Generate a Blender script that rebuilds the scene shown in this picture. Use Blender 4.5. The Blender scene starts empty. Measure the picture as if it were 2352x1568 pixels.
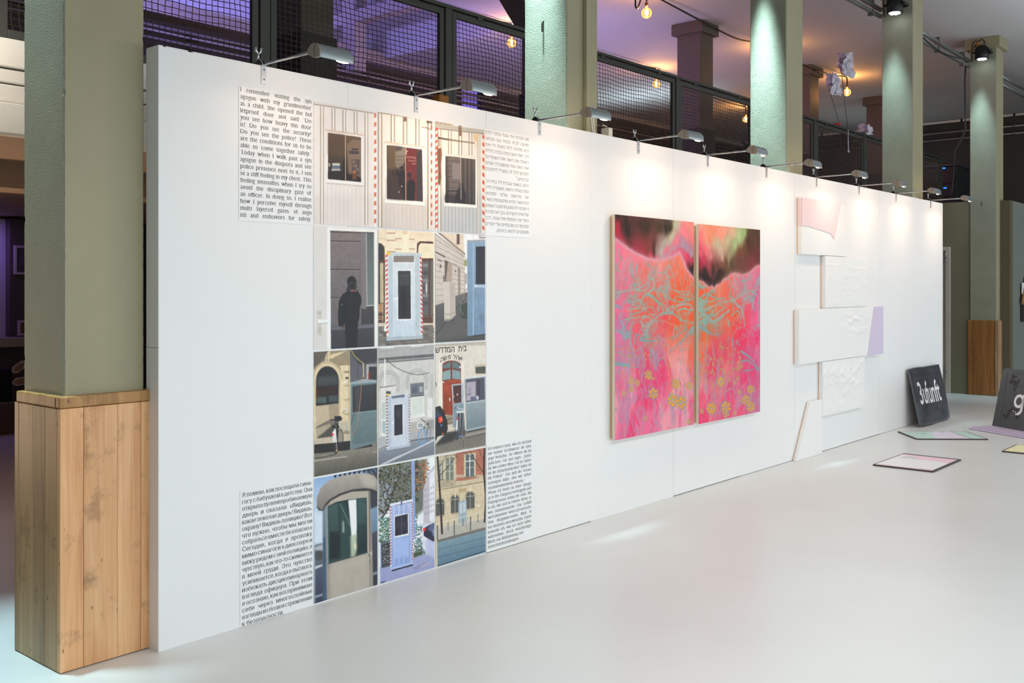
import bpy, bmesh, math, random
import numpy as np
from mathutils import Matrix, Vector, noise as mnoise
C = bpy.context
SC = C.scene
COL = SC.collection
rnd = random.Random(7)
rng = np.random.default_rng(5)

# ------------------------------------------------------------------ camera
# world frame: X along the white exhibition wall, Y away from the viewer through it, Z up, metres
CAM_H = 1.5
FPX = 2286.7            # focal length in pixels of the 2352 px wide frame (35 mm)
CX, HY = 1176.0, 662.0  # principal column and horizon row
SA, CA_ = math.sin(math.radians(49.5)), math.cos(math.radians(49.5))
cam = bpy.data.cameras.new('camera')
cam.sensor_width = 36.0
cam.lens = 35.0
cam.shift_y = -122.0 / 2352.0
cam.clip_start = 0.05
cam.clip_end = 100
camo = bpy.data.objects.new('camera', cam)
COL.objects.link(camo)
camo.location = (0, 0, CAM_H)
camo.rotation_euler = (math.radians(90), 0, math.radians(-49.5))
SC.camera = camo

# ------------------------------------------------------------------ view, world, large lights
SC.view_settings.view_transform = 'Standard'
SC.view_settings.look = 'None'
SC.view_settings.gamma = 1.0
SC.view_settings.use_curve_mapping = False
SC.view_settings.exposure = 0.0
SC.cycles.max_bounces = 8
SC.cycles.diffuse_bounces = 4
SC.cycles.glossy_bounces = 4
SC.cycles.transparent_max_bounces = 16
SC.cycles.caustics_reflective = False
SC.cycles.caustics_refractive = False
SC.cycles.sample_clamp_indirect = 4.0
SC.cycles.use_denoising = True

w = bpy.data.worlds.new('world')
SC.world = w
w.use_nodes = True
w.node_tree.nodes['Background'].inputs[0].default_value = (0.80, 0.90, 1.0, 1)
w.node_tree.nodes['Background'].inputs[1].default_value = 0.13


def area(name, loc, target, sx, sy, power, color, spread=180, parent=None):
    l = bpy.data.lights.new(name, 'AREA')
    l.shape = 'RECTANGLE'
    l.size, l.size_y = sx, sy
    l.energy = power
    l.color = color
    l.spread = math.radians(spread)
    o = bpy.data.objects.new(name, l)
    COL.objects.link(o)
    o.location = loc
    d = Vector(target) - Vector(loc)
    o.rotation_euler = d.to_track_quat('-Z', 'Y').to_euler()
    if parent:
        o.parent = parent
    return o


def point(name, loc, power, color, r=0.05):
    l = bpy.data.lights.new(name, 'POINT')
    l.energy = power
    l.color = color
    l.shadow_soft_size = r
    o = bpy.data.objects.new(name, l)
    COL.objects.link(o)
    o.location = loc
    return o


def spot(name, loc, target, power, color, size, blend, r=0.05):
    l = bpy.data.lights.new(name, 'SPOT')
    l.energy = power
    l.color = color
    l.spot_size = math.radians(size)
    l.spot_blend = blend
    l.shadow_soft_size = r
    o = bpy.data.objects.new(name, l)
    COL.objects.link(o)
    o.location = loc
    d = Vector(target) - Vector(loc)
    o.rotation_euler = d.to_track_quat('-Z', 'Y').to_euler()
    return o


# daylight from the window side of the hall (behind the photographer)
area('window_daylight', (3.5, -6.5, 1.4), (6.5, 3.0, 0.6), 12.0, 2.0, 265, (0.83, 0.95, 1.0))
area('window_daylight_far', (15.0, -6.0, 1.4), (12.0, 3.0, 0.6), 8.0, 2.0, 300, (0.85, 0.95, 1.0))
# unseen overhead fill, added so the wall brightens downwards
area('overhead_fill', (2.8, 0.6, 2.95), (2.8, 0.75, 0.0), 4.6, 0.4, 77, (0.93, 0.98, 1.0), 165)
area('overhead_fill_far', (9.0, 0.4, 2.95), (9.0, 0.55, 0.0), 7.0, 0.4, 62, (0.95, 0.98, 0.98), 165)
# lamp in the bay left of the nearest column, on the gallery edge
area('left_bay_light', (1.75, 4.5, 2.98), (1.78, 5.25, 2.45), 0.7, 0.2, 3.6, (1.0, 0.92, 0.80), 110)
area('soffit_fill', (0.6, 8.4, 0.5), (1.4, 7.0, 2.3), 1.0, 0.6, 44, (1.0, 0.74, 0.50), 110)  # added warm fill that brightens the gallery soffit
# added fill from below that lifts the ceiling tone
area('hall_ceiling_fill', (14.0, 1.0, 3.5), (14.0, 1.2, 5.0), 7.0, 2.0, 80, (0.80, 0.85, 1.0), 120)
# coloured lamps and added fill on the gallery and under it
area('purple_cove_light', (3.0, 11.78, 5.12), (3.4, 11.6, 6.0), 13.0, 0.12, 52, (0.30, 0.26, 1.0), 170).rotation_euler = (math.pi, 0, 0)
area('purple_recess_fill', (5.6, 10.3, 5.15), (10.3, 10.4, 5.7), 1.2, 0.4, 46, (0.30, 0.27, 1.0), 130)  # added to brighten the end wall of the recess
area('purple_uplight', (8.8, 8.2, 3.2), (10.6, 9.6, 5.0), 3.0, 0.5, 34, (0.36, 0.30, 1.0), 120)
area('purple_lamp_under_gallery', (4.2, 11.41, 2.22), (4.3, 11.47, 1.0), 0.9, 0.04, 8.0, (0.36, 0.22, 1.0))
area('mauve_uplight', (11.5, 8.0, 2.8), (11.7, 7.4, 5.0), 6.0, 1.2, 44, (0.66, 0.56, 1.0), 150)
area('cool_uplight', (15.4, 9.9, 3.9), (15.2, 9.9, 5.0), 1.6, 0.3, 16, (0.72, 0.92, 1.0), 140)
area('far_ceiling_fill', (19.5, 8.0, 3.2), (19.5, 7.6, 5.0), 3.0, 0.6, 5, (0.72, 0.95, 1.0), 150)  # added fill for the far end of the ceiling
LAMP_W = 1.15                                  # watts of each clamp lamp
SPOT_W = [900, 2000, 2100, 230, 220]          # watts of each column spotlight
BULB_W = 26.0                                  # watts of each globe bulb
GLOW_W = 1.5                                  # watts of the bulb end that peeps out of each lamp

# ------------------------------------------------------------------ helpers: materials
def lin(c):
    c = np.asarray(c, dtype=np.float64)
    return np.where(c <= 0.04045, c / 12.92, ((c + 0.055) / 1.055) ** 2.4)


def rgb(r, g, b):
    v = lin(np.array([r, g, b]) / 255.0)
    return (float(v[0]), float(v[1]), float(v[2]), 1.0)


class NT:
    def __init__(self, name):
        self.m = bpy.data.materials.new(name)
        self.m.use_nodes = True
        self.t = self.m.node_tree
        self.b = self.t.nodes['Principled BSDF']

    def n(self, typ, **kw):
        nd = self.t.nodes.new(typ)
        for k, v in kw.items():
            if k.startswith('i_'):
                nd.inputs[k[2:]].default_value = v
            else:
                setattr(nd, k, v)
        return nd

    def l(self, a, b):
        self.t.links.new(a, b)


def mat(name, base, rough=0.6, metal=0.0, var=0.0, var_scale=4.0, bump=0.0, bump_scale=60.0, bump_dist=0.004,
        spec=0.5, stretch=(1, 1, 1), detail=6, rough_var=0.0, emit=None, emit_s=0.0, sec=None, bump2=0.0, bump2_scale=8.0):
    """Principled material with optional procedural colour variation, roughness variation and bump (object coords)."""
    q = NT(name)
    b = q.b
    b.inputs['Base Color'].default_value = base
    b.inputs['Roughness'].default_value = rough
    b.inputs['Metallic'].default_value = metal
    b.inputs['Specular IOR Level'].default_value = spec
    if emit:
        b.inputs['Emission Color'].default_value = emit
        b.inputs['Emission Strength'].default_value = emit_s
    if var or bump or rough_var:
        tc = q.n('ShaderNodeTexCoord')
        mp = q.n('ShaderNodeMapping')
        mp.inputs['Scale'].default_value = stretch
        q.l(tc.outputs['Object'], mp.inputs['Vector'])
    if var:
        nz = q.n('ShaderNodeTexNoise', i_Scale=var_scale, i_Detail=float(detail), i_Roughness=0.62)
        q.l(mp.outputs[0], nz.inputs['Vector'])
        rp = q.n('ShaderNodeValToRGB')
        s = sec if sec else tuple(max(0.0, x * (1 - var)) for x in base[:3]) + (1,)
        hi = tuple(min(1.0, x * (1 + var * 0.5)) for x in base[:3]) + (1,)
        rp.color_ramp.elements[0].position = 0.30
        rp.color_ramp.elements[0].color = s
        rp.color_ramp.elements[1].position = 0.68
        rp.color_ramp.elements[1].color = hi
        q.l(nz.outputs['Fac'], rp.inputs[0])
        q.l(rp.outputs[0], b.inputs['Base Color'])
    if rough_var:
        nr = q.n('ShaderNodeTexNoise', i_Scale=var_scale * 1.7, i_Detail=5.0)
        q.l(mp.outputs[0], nr.inputs['Vector'])
        mr = q.n('ShaderNodeMapRange')
        mr.inputs['From Min'].default_value = 0.3
        mr.inputs['From Max'].default_value = 0.7
        mr.inputs['To Min'].default_value = max(0.02, rough - rough_var)
        mr.inputs['To Max'].default_value = min(1, rough + rough_var)
        q.l(nr.outputs['Fac'], mr.inputs['Value'])
        q.l(mr.outputs[0], b.inputs['Roughness'])
    if bump:
        nb = q.n('ShaderNodeTexNoise', i_Scale=bump_scale, i_Detail=4.0, i_Roughness=0.55)
        q.l(mp.outputs[0], nb.inputs['Vector'])
        bp = q.n('ShaderNodeBump', i_Strength=bump, i_Distance=bump_dist)
        q.l(nb.outputs['Fac'], bp.inputs['Height'])
        last = bp
        if bump2:
            n2 = q.n('ShaderNodeTexNoise', i_Scale=bump2_scale, i_Detail=6.0, i_Roughness=0.6)
            q.l(mp.outputs[0], n2.inputs['Vector'])
            b2 = q.n('ShaderNodeBump', i_Strength=bump2, i_Distance=bump_dist * 4)
            q.l(n2.outputs['Fac'], b2.inputs['Height'])
            q.l(bp.outputs[0], b2.inputs['Normal'])
            last = b2
        q.l(last.outputs[0], b.inputs['Normal'])
    return q.m


def wood_mat(name, light, mid, dark, stain, grain=1.0, seed=0.0, rough=0.5):
    """Board wood: long grain along Z, knots and dark dirt patches."""
    q = NT(name)
    tc = q.n('ShaderNodeTexCoord')
    oi = q.n('ShaderNodeObjectInfo')
    add = q.n('ShaderNodeVectorMath', operation='ADD')
    sc = q.n('ShaderNodeVectorMath', operation='SCALE')
    comb = q.n('ShaderNodeCombineXYZ')
    q.l(oi.outputs['Random'], comb.inputs[0])
    q.l(oi.outputs['Random'], comb.inputs[2])
    sc.inputs['Scale'].default_value = 23.0 + seed
    q.l(comb.outputs[0], sc.inputs[0])
    q.l(tc.outputs['Object'], add.inputs[0])
    q.l(sc.outputs[0], add.inputs[1])
    mp = q.n('ShaderNodeMapping')
    mp.inputs['Scale'].default_value = (9, 9, 0.55)
    q.l(add.outputs[0], mp.inputs['Vector'])
    n1 = q.n('ShaderNodeTexNoise', i_Scale=1.4, i_Detail=5.0, i_Roughness=0.6, i_Distortion=0.7)
    q.l(mp.outputs[0], n1.inputs['Vector'])
    mp2 = q.n('ShaderNodeMapping')
    mp2.inputs['Scale'].default_value = (90, 90, 1.6)
    q.l(add.outputs[0], mp2.inputs['Vector'])
    n2 = q.n('ShaderNodeTexNoise', i_Scale=1.0, i_Detail=4.0, i_Roughness=0.7, i_Distortion=0.4)
    q.l(mp2.outputs[0], n2.inputs['Vector'])
    mx0 = q.n('ShaderNodeMath', operation='MULTIPLY_ADD')
    mx0.inputs[1].default_value = 0.42 * grain
    q.l(n2.outputs['Fac'], mx0.inputs[0])
    q.l(n1.outputs['Fac'], mx0.inputs[2])
    r = q.n('ShaderNodeValToRGB')
    e = r.color_ramp.elements
    e[0].position, e[0].color = 0.42, dark
    e[1].position, e[1].color = 0.92, light
    k = e.new(0.66)
    k.color = mid
    q.l(mx0.outputs[0], r.inputs[0])
    # per-board tint
    hs = q.n('ShaderNodeHueSaturation')
    mr = q.n('ShaderNodeMapRange')
    mr.inputs['To Min'].default_value = 0.82
    mr.inputs['To Max'].default_value = 1.14
    q.l(oi.outputs['Random'], mr.inputs['Value'])
    q.l(mr.outputs[0], hs.inputs['Value'])
    q.l(r.outputs[0], hs.inputs['Color'])
    # dirt patches + small dents
    n3 = q.n('ShaderNodeTexNoise', i_Scale=5.0, i_Detail=8.0, i_Roughness=0.7)
    q.l(add.outputs[0], n3.inputs['Vector'])
    r3 = q.n('ShaderNodeValToRGB')
    r3.color_ramp.elements[0].position = 0.56
    r3.color_ramp.elements[1].position = 0.78
    q.l(n3.outputs['Fac'], r3.inputs[0])
    n4 = q.n('ShaderNodeTexVoronoi', i_Scale=19.0)
    n4.inputs['Randomness'].default_value = 1.0
    mp4 = q.n('ShaderNodeMapping')
    mp4.inputs['Scale'].default_value = (1, 1, 0.45)
    q.l(add.outputs[0], mp4.inputs['Vector'])
    q.l(mp4.outputs[0], n4.inputs['Vector'])
    r4 = q.n('ShaderNodeValToRGB')
    r4.color_ramp.elements[0].position = 0.045
    r4.color_ramp.elements[0].color = (1, 1, 1, 1)
    r4.color_ramp.elements[1].position = 0.10
    r4.color_ramp.elements[1].color = (0, 0, 0, 1)
    q.l(n4.outputs['Distance'], r4.inputs[0])
    mxm = q.n('ShaderNodeMath', operation='MAXIMUM')
    q.l(r3.outputs[0], mxm.inputs[0])
    q.l(r4.outputs[0], mxm.inputs[1])
    ml = q.n('ShaderNodeMath', operation='MULTIPLY')
    ml.inputs[1].default_value = 0.8
    q.l(mxm.outputs[0], ml.inputs[0])
    mix = q.n('ShaderNodeMix', data_type='RGBA')
    q.l(ml.outputs[0], mix.inputs[0])
    q.l(hs.outputs[0], mix.inputs[6])
    mix.inputs[7].default_value = stain
    q.l(mix.outputs[2], q.b.inputs['Base Color'])
    q.b.inputs['Roughness'].default_value = rough
    bp = q.n('ShaderNodeBump', i_Strength=0.25, i_Distance=0.002)
    q.l(mx0.outputs[0], bp.inputs['Height'])
    q.l(bp.outputs[0], q.b.inputs['Normal'])
    return q.m


def attr_mat(name, rough=0.5, spec=0.4, bump=0.0, bump_scale=300):
    """Printed or painted face: colour comes from the mesh's own colour attribute."""
    q = NT(name)
    a = q.n('ShaderNodeVertexColor', layer_name='print')
    q.l(a.outputs['Color'], q.b.inputs['Base Color'])
    q.b.inputs['Roughness'].default_value = rough
    q.b.inputs['Specular IOR Level'].default_value = spec
    if bump:
        tc = q.n('ShaderNodeTexCoord')
        nb = q.n('ShaderNodeTexNoise', i_Scale=float(bump_scale), i_Detail=3.0)
        q.l(tc.outputs['Object'], nb.inputs['Vector'])
        bp = q.n('ShaderNodeBump', i_Strength=bump, i_Distance=0.001)
        q.l(nb.outputs['Fac'], bp.inputs['Height'])
        q.l(bp.outputs[0], q.b.inputs['Normal'])
    return q.m


# ------------------------------------------------------------------ helpers: geometry
def add_box(bm, x0, x1, y0, y1, z0, z1, mi=0):
    r = bmesh.ops.create_cube(bm, size=1.0)
    for v in r['verts']:
        v.co = Vector(((x0 + x1) / 2 + v.co.x * (x1 - x0), (y0 + y1) / 2 + v.co.y * (y1 - y0),
                       (z0 + z1) / 2 + v.co.z * (z1 - z0)))
    fs = set()
    for v in r['verts']:
        fs.update(v.link_faces)
    for f in fs:
        f.material_index = mi
    return r['verts']


def add_tube(bm, pts, r, n=8, mi=0, caps=True, r_end=None):
    pts = [Vector(p) for p in pts]
    rings = []
    prev = None
    for i, p in enumerate(pts):
        if i == 0:
            d = pts[1] - p
        elif i == len(pts) - 1:
            d = p - pts[i - 1]
        else:
            d = pts[i + 1] - pts[i - 1]
        d.normalize()
        if prev is None:
            up = Vector((0, 0, 1)) if abs(d.z) < 0.9 else Vector((1, 0, 0))
            a = d.cross(up).normalized()
        else:
            a = (prev - d * prev.dot(d)).normalized()
        prev = a
        b = d.cross(a)
        rr = r if r_end is None else r + (r_end - r) * i / (len(pts) - 1)
        rings.append([bm.verts.new(p + (a * math.cos(t) + b * math.sin(t)) * rr)
                      for t in [2 * math.pi * k / n for k in range(n)]])
    for i in range(len(rings) - 1):
        for k in range(n):
            f = bm.faces.new((rings[i][k], rings[i][(k + 1) % n], rings[i + 1][(k + 1) % n], rings[i + 1][k]))
            f.material_index = mi
            f.smooth = n > 4
    if caps and n > 2:
        for rg in (rings[0][::-1], rings[-1]):
            f = bm.faces.new(rg)
            f.material_index = mi


def add_lathe(bm, prof, n=20, mi=0, center=(0, 0, 0), M=None):
    """prof: list of (r, z)."""
    rings = []
    for r, z in prof:
        ring = []
        for k in range(n):
            t = 2 * math.pi * k / n
            p = Vector((r * math.cos(t), r * math.sin(t), z))
            if M is not None:
                p = M @ p
            ring.append(bm.verts.new(p + Vector(center)))
        rings.append(ring)
    for i in range(len(rings) - 1):
        for k in range(n):
            f = bm.faces.new((rings[i][k], rings[i][(k + 1) % n], rings[i + 1][(k + 1) % n], rings[i + 1][k]))
            f.material_index = mi
            f.smooth = True
    for rg, rev in ((rings[0], True), (rings[-1], False)):
        f = bm.faces.new(rg[::-1] if rev else rg)
        f.material_index = mi


def add_prism(bm, poly, axis, a0, a1, mi=0):
    """Extrude 2-D polygon (p,q) along axis 'x','y' or 'z' from a0 to a1."""
    def mk(p, q, a):
        return {'x': (a, p, q), 'y': (p, a, q), 'z': (p, q, a)}[axis]
    A = [bm.verts.new(mk(p, q, a0)) for p, q in poly]
    B = [bm.verts.new(mk(p, q, a1)) for p, q in poly]
    n = len(poly)
    fs = [bm.faces.new(A[::-1]), bm.faces.new(B)]
    for k in range(n):
        fs.append(bm.faces.new((A[k], A[(k + 1) % n], B[(k + 1) % n], B[k])))
    for f in fs:
        f.material_index = mi
    return fs


def obj(name, bm, mats, parent=None, loc=None, bevel=0.0, fix=True, smooth=False):
    if fix:
        bmesh.ops.recalc_face_normals(bm, faces=bm.faces)
    me = bpy.data.meshes.new(name)
    bm.to_mesh(me)
    bm.free()
    if not isinstance(mats, (list, tuple)):
        mats = [mats]
    for m in mats:
        me.materials.append(m)
    o = bpy.data.objects.new(name, me)
    COL.objects.link(o)
    if parent:
        o.parent = parent
    if loc:
        o.location = loc
    if smooth:
        for p in me.polygons:
            p.use_smooth = True
    if bevel:
        md = o.modifiers.new('bevel', 'BEVEL')
        md.width = bevel
        md.segments = 2
        md.limit_method = 'ANGLE'
    return o


def box(name, x0, x1, y0, y1, z0, z1, m, parent=None, bevel=0.0):
    bm = bmesh.new()
    add_box(bm, x0, x1, y0, y1, z0, z1)
    return obj(name, bm, m, parent, bevel=bevel)


def thing(name, label, cat, loc=(0, 0, 0), rotz=0.0, group=None):
    o = bpy.data.objects.new(name, None)
    o.empty_display_size = 0.1
    COL.objects.link(o)
    o.location = loc
    o.rotation_euler = (0, 0, rotz)
    return tag(o, label, cat, group)


def tag(o, label, cat, group=None):
    o['label'] = label
    o['category'] = cat
    if group:
        o['group'] = group
    return o


def struct(o):
    o['kind'] = 'structure'
    return o


def dup(root, loc=None, rotz=None, label=None, group=None):
    r = root.copy()
    COL.objects.link(r)
    if loc is not None:
        r.location = loc
    if rotz is not None:
        r.rotation_euler = (0, 0, rotz)
    if label:
        r['label'] = label
    if group:
        r['group'] = group
    for ch in list(root.children):
        c = ch.copy()
        COL.objects.link(c)
        c.parent = r
        for g in ch.children:
            d = g.copy()
            COL.objects.link(d)
            d.parent = c
    return r


def grid_mesh(name, us, zs, fn, mats, parent=None, color=None, mi=0):
    """Rectangular grid of vertices fn(i,j)->xyz array; color: (nz,nu,3) linear colours."""
    nu, nz = len(us), len(zs)
    U, Z = np.meshgrid(us, zs)
    co = fn(U, Z).reshape(-1, 3).astype(np.float32)
    idx = np.arange(nu * nz).reshape(nz, nu)
    q = np.stack([idx[:-1, :-1], idx[1:, :-1], idx[1:, 1:], idx[:-1, 1:]], -1).reshape(-1, 4)
    me = bpy.data.meshes.new(name)
    me.vertices.add(len(co))
    me.vertices.foreach_set('co', co.ravel())
    me.loops.add(q.size)
    me.loops.foreach_set('vertex_index', q.ravel().astype(np.int32))
    me.polygons.add(len(q))
    me.polygons.foreach_set('loop_start', np.arange(0, q.size, 4, dtype=np.int32))
    me.polygons.foreach_set('loop_total', np.full(len(q), 4, dtype=np.int32))
    me.update(calc_edges=True)
    if color is not None:
        a = me.color_attributes.new('print', 'FLOAT_COLOR', 'POINT')
        c4 = np.ones((nu * nz, 4), dtype=np.float32)
        c4[:, :3] = color.reshape(-1, 3)
        a.data.foreach_set('color', c4.ravel())
    for m in (mats if isinstance(mats, (list, tuple)) else [mats]):
        me.materials.append(m)
    me.polygons.foreach_set('use_smooth', np.ones(len(q), dtype=bool))
    o = bpy.data.objects.new(name, me)
    COL.objects.link(o)
    if parent:
        o.parent = parent
    return o


def on_wall(px, py, V):
    """Measured photo pixel -> (x, z) metres on a plane Y = V."""
    t = (np.asarray(px, float) - CX) / FPX
    a = CA_ * t + SA
    b = -SA * t + CA_
    Zd = V / b
    return a * Zd, CAM_H - (np.asarray(py, float) - HY) / FPX * Zd


# ------------------------------------------------------------------ helpers: painted prints
def blur1(a, r):
    if r < 1:
        return a
    k = int(r) * 2 + 1
    for ax in (0, 1):
        for _ in range(2):
            p = np.pad(a, [(r, r) if i == ax else (0, 0) for i in range(a.ndim)], mode='edge')
            c = np.cumsum(p, axis=ax, dtype=np.float64)
            z = np.zeros_like(np.take(c, [0], axis=ax))
            c = np.concatenate([z, c], axis=ax)
            n = a.shape[ax]
            a = (np.take(c, range(k, k + n), axis=ax) - np.take(c, range(0, n), axis=ax)) / k
    return a


def vnoise(h, w, cells, seed, octaves=4, stretch=1.0):
    g = np.random.default_rng(seed)
    out = np.zeros((h, w))
    amp, tot = 1.0, 0.0
    for o in range(octaves):
        cy = max(2, int(cells * 2 ** o * stretch))
        cx = max(2, int(cells * 2 ** o))
        t = g.random((cy + 2, cx + 2))
        y = np.linspace(0, cy, h, endpoint=False)
        x = np.linspace(0, cx, w, endpoint=False)
        yi, xi = y.astype(int), x.astype(int)
        fy, fx = y - yi, x - xi
        fy = fy * fy * (3 - 2 * fy)
        fx = fx * fx * (3 - 2 * fx)
        a = t[yi][:, xi] * (1 - fx) + t[yi][:, xi + 1] * fx
        b = t[yi + 1][:, xi] * (1 - fx) + t[yi + 1][:, xi + 1] * fx
        out += amp * (a * (1 - fy[:, None]) + b * fy[:, None])
        tot += amp
        amp *= 0.5
    return out / tot


class Canvas:
    """A flat picture on the plane Y = V between x0..x1, z0..z1; painted in crop pixels of the reference."""

    def __init__(self, x0, x1, z0, z1, V, W, H, ss=3, base=(255, 255, 255)):
        self.x0, self.x1, self.z0, self.z1, self.V = x0, x1, z0, z1, V
        self.W, self.H, self.ss = W, H, ss
        self.w, self.h = W * ss, H * ss
        self.img = np.ones((self.h, self.w, 3), dtype=np.float32) * (np.array(base) / 255.0)
        self.o, self.s = (0, 0), 1.0
        self.lw = 1.0

    def crop(self, ox, oy, s):
        self.o, self.s = (ox, oy), s
        # canvas pixels per crop pixel, for line widths
        a = self.P([(0, 0), (100, 0), (0, 100)])
        self.lw = (abs(a[1][0] - a[0][0]) + abs(a[2][1] - a[0][1])) / 200.0

    def P(self, pts):
        p = np.asarray(pts, float)
        u, z = on_wall(self.o[0] + p[:, 0] * self.s, self.o[1] + p[:, 1] * self.s, self.V)
        return np.stack([(u - self.x0) / (self.x1 - self.x0) * self.w, (self.z1 - z) / (self.z1 - self.z0) * self.h], 1)

    def _bb(self, q, m):
        x0 = int(max(0, math.floor(q[:, 0].min() - m)))
        x1 = int(min(self.w, math.ceil(q[:, 0].max() + m)))
        y0 = int(max(0, math.floor(q[:, 1].min() - m)))
        y1 = int(min(self.h, math.ceil(q[:, 1].max() + m)))
        return x0, x1, y0, y1

    def _mix(self, bb, m, col, col2):
        x0, x1, y0, y1 = bb
        c = np.array(col, float) / 255.0
        if col2 is not None:
            t = np.linspace(0, 1, y1 - y0)[:, None, None]
            c = c * (1 - t) + np.array(col2, float) / 255.0 * t
        m = m[..., None]
        self.img[y0:y1, x0:x1] = self.img[y0:y1, x0:x1] * (1 - m) + c * m

    def mask(self, q, bb):
        x0, x1, y0, y1 = bb
        X = np.arange(x0, x1) + 0.5
        Y = np.arange(y0, y1) + 0.5
        m = np.zeros((len(Y), len(X)), dtype=bool)
        n = len(q)
        for i in range(n):
            ax, ay = q[i]
            bx, by = q[(i + 1) % n]
            if ay == by:
                continue
            sel = (ay > Y) != (by > Y)
            if not sel.any():
                continue
            xi = (bx - ax) * (Y[sel] - ay) / (by - ay) + ax
            m[sel] ^= X[None, :] < xi[:, None]
        return m.astype(np.float32)

    def poly(self, pts, col, a=1.0, blur=0, col2=None):
        q = self.P(pts)
        bb = self._bb(q, blur * 3)
        if bb[1] <= bb[0] or bb[3] <= bb[2]:
            return
        m = self.mask(q, bb)
        if blur:
            m = blur1(m, int(blur))
        self._mix(bb, m * a, col, col2)

    def rect(self, x0, y0, x1, y1, col, a=1.0, blur=0, col2=None):
        self.poly([(x0, y0), (x1, y0), (x1, y1), (x0, y1)], col, a, blur, col2)

    def ell(self, cx, cy, rx, ry, col, a=1.0, blur=0, rot=0.0, col2=None):
        t = np.linspace(0, 2 * math.pi, 22, endpoint=False)
        c, s = math.cos(rot), math.sin(rot)
        X, Y = rx * np.cos(t), ry * np.sin(t)
        self.poly(np.stack([cx + X * c - Y * s, cy + X * s + Y * c], 1), col, a, blur, col2)

    def line(self, pts, wd, col, a=1.0, blur=0, wd2=None):
        if 3 <= len(pts) <= 9:                   # round the corners of hand-set polylines
            p = np.asarray(pts, float)
            e = np.vstack([2 * p[0] - p[1], p, 2 * p[-1] - p[-2]])
            out = []
            for i in range(1, len(e) - 2):
                for t in np.arange(0, 1, 0.2):
                    out.append(0.5 * (2 * e[i] + (e[i + 1] - e[i - 1]) * t + (2 * e[i - 1] - 5 * e[i] + 4 * e[i + 1] - e[i + 2]) * t * t + (3 * e[i] - e[i - 1] - 3 * e[i + 1] + e[i + 2]) * t ** 3))
            pts = out + [p[-1]]
        q = self.P(pts)
        w0 = max(0.8, wd * self.lw * 0.5)
        w1 = w0 if wd2 is None else max(0.5, wd2 * self.lw * 0.5)
        bb = self._bb(q, max(w0, w1) + 2 + blur * 2)
        x0, x1, y0, y1 = bb
        if x1 <= x0 or y1 <= y0:
            return
        X, Y = np.meshgrid(np.arange(x0, x1) + 0.5, np.arange(y0, y1) + 0.5)
        m = np.zeros(X.shape, dtype=np.float32)
        L = np.r_[0, np.cumsum(np.hypot(*np.diff(q, axis=0).T))]
        for i in range(len(q) - 1):
            ax, ay = q[i]
            dx, dy = q[i + 1] - q[i]
            d2 = dx * dx + dy * dy + 1e-9
            t = np.clip(((X - ax) * dx + (Y - ay) * dy) / d2, 0, 1)
            d = np.hypot(X - ax - t * dx, Y - ay - t * dy)
            ww = w0 + (w1 - w0) * (L[i] + t * (L[i + 1] - L[i])) / (L[-1] + 1e-9)
            m = np.maximum(m, np.clip(ww - d + 0.5, 0, 1))
        if blur:
            m = blur1(m, int(blur))
        self._mix(bb, m * a, col, None)

    def ring(self, cx, cy, rx, ry, wd, col, a=1.0, rot=0.0, t0=0, t1=6.2832):
        t = np.linspace(t0, t1, 26)
        c, s = math.cos(rot), math.sin(rot)
        X, Y = rx * np.cos(t), ry * np.sin(t)
        self.line(np.stack([cx + X * c - Y * s, cy + X * s + Y * c], 1), wd, col, a)

    def grain(self, amt, cells, seed, pts=None, octaves=4, stretch=1.0):
        n = (vnoise(self.h, self.w, cells, seed, octaves, stretch) - 0.5) * 2 * amt
        if pts is not None:
            q = self.P(pts)
            bb = (0, self.w, 0, self.h)
            n = n * self.mask(q, bb)
        self.img = np.clip(self.img * (1 + n[..., None]), 0, 1)

    def spots(self, n, box_, rmin, rmax, cols, seed, a=0.9):
        g = random.Random(seed)
        for _ in range(n):
            x = g.uniform(box_[0], box_[2])
            y = g.uniform(box_[1], box_[3])
            r = g.uniform(rmin, rmax)
            self.ell(x, y, r, r * g.uniform(0.5, 1.2), g.choice(cols), a, 0, g.uniform(0, 3))

    def linear(self, wall):
        im = self.img.reshape(self.H, self.ss, self.W, self.ss, 3).mean((1, 3))
        return np.clip(lin(im) / lin(np.array(wall) / 255.0) * 0.84, 0.004, 0.92)

# ------------------------------------------------------------------ the setting
floor_mat = mat('floor_screed', rgb(220, 222, 221), 0.30, var=0.05, var_scale=0.7, rough_var=0.02, bump=0.03, bump_scale=26, spec=0.35, detail=8)
olive_smooth = mat('olive_paint_smooth', rgb(160, 152, 121), 0.5, var=0.10, var_scale=1.3, bump=0.12, bump_scale=9, bump_dist=0.006)
olive_stucco = mat('olive_paint_rough', rgb(150, 150, 130), 0.6, var=0.12, var_scale=2.0, bump=0.55, bump_scale=130, bump_dist=0.004, bump2=0.08, bump2_scale=12)
olive_shadow = mat('olive_side_shaded', rgb(98, 92, 72), 0.6, var=0.08, var_scale=1.0)  # darker olive: the shade on the box side is put into its colour
gallery_paint = mat('gallery_column_paint', rgb(92, 84, 76), 0.6, var=0.08, var_scale=1.5)
olive_dark = mat('olive_partition', rgb(120, 116, 94), 0.6, var=0.08, var_scale=1.0)
grey_green = mat('grey_green_partition', rgb(118, 124, 116), 0.6, var=0.06, var_scale=1.0)
ceil_mat = mat('ceiling_plaster', rgb(196, 194, 192), 0.8, var=0.07, var_scale=0.5, bump=0.1, bump_scale=5, bump_dist=0.02)
brown_wall = mat('brown_wall_paint', rgb(84, 72, 66), 0.7, var=0.1, var_scale=0.8)
dark_wall = mat('dark_wall_paint', rgb(66, 64, 58), 0.7, var=0.1, var_scale=0.8)
beige_trim = mat('beige_cornice', rgb(176, 162, 152), 0.6, var=0.05)
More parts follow.
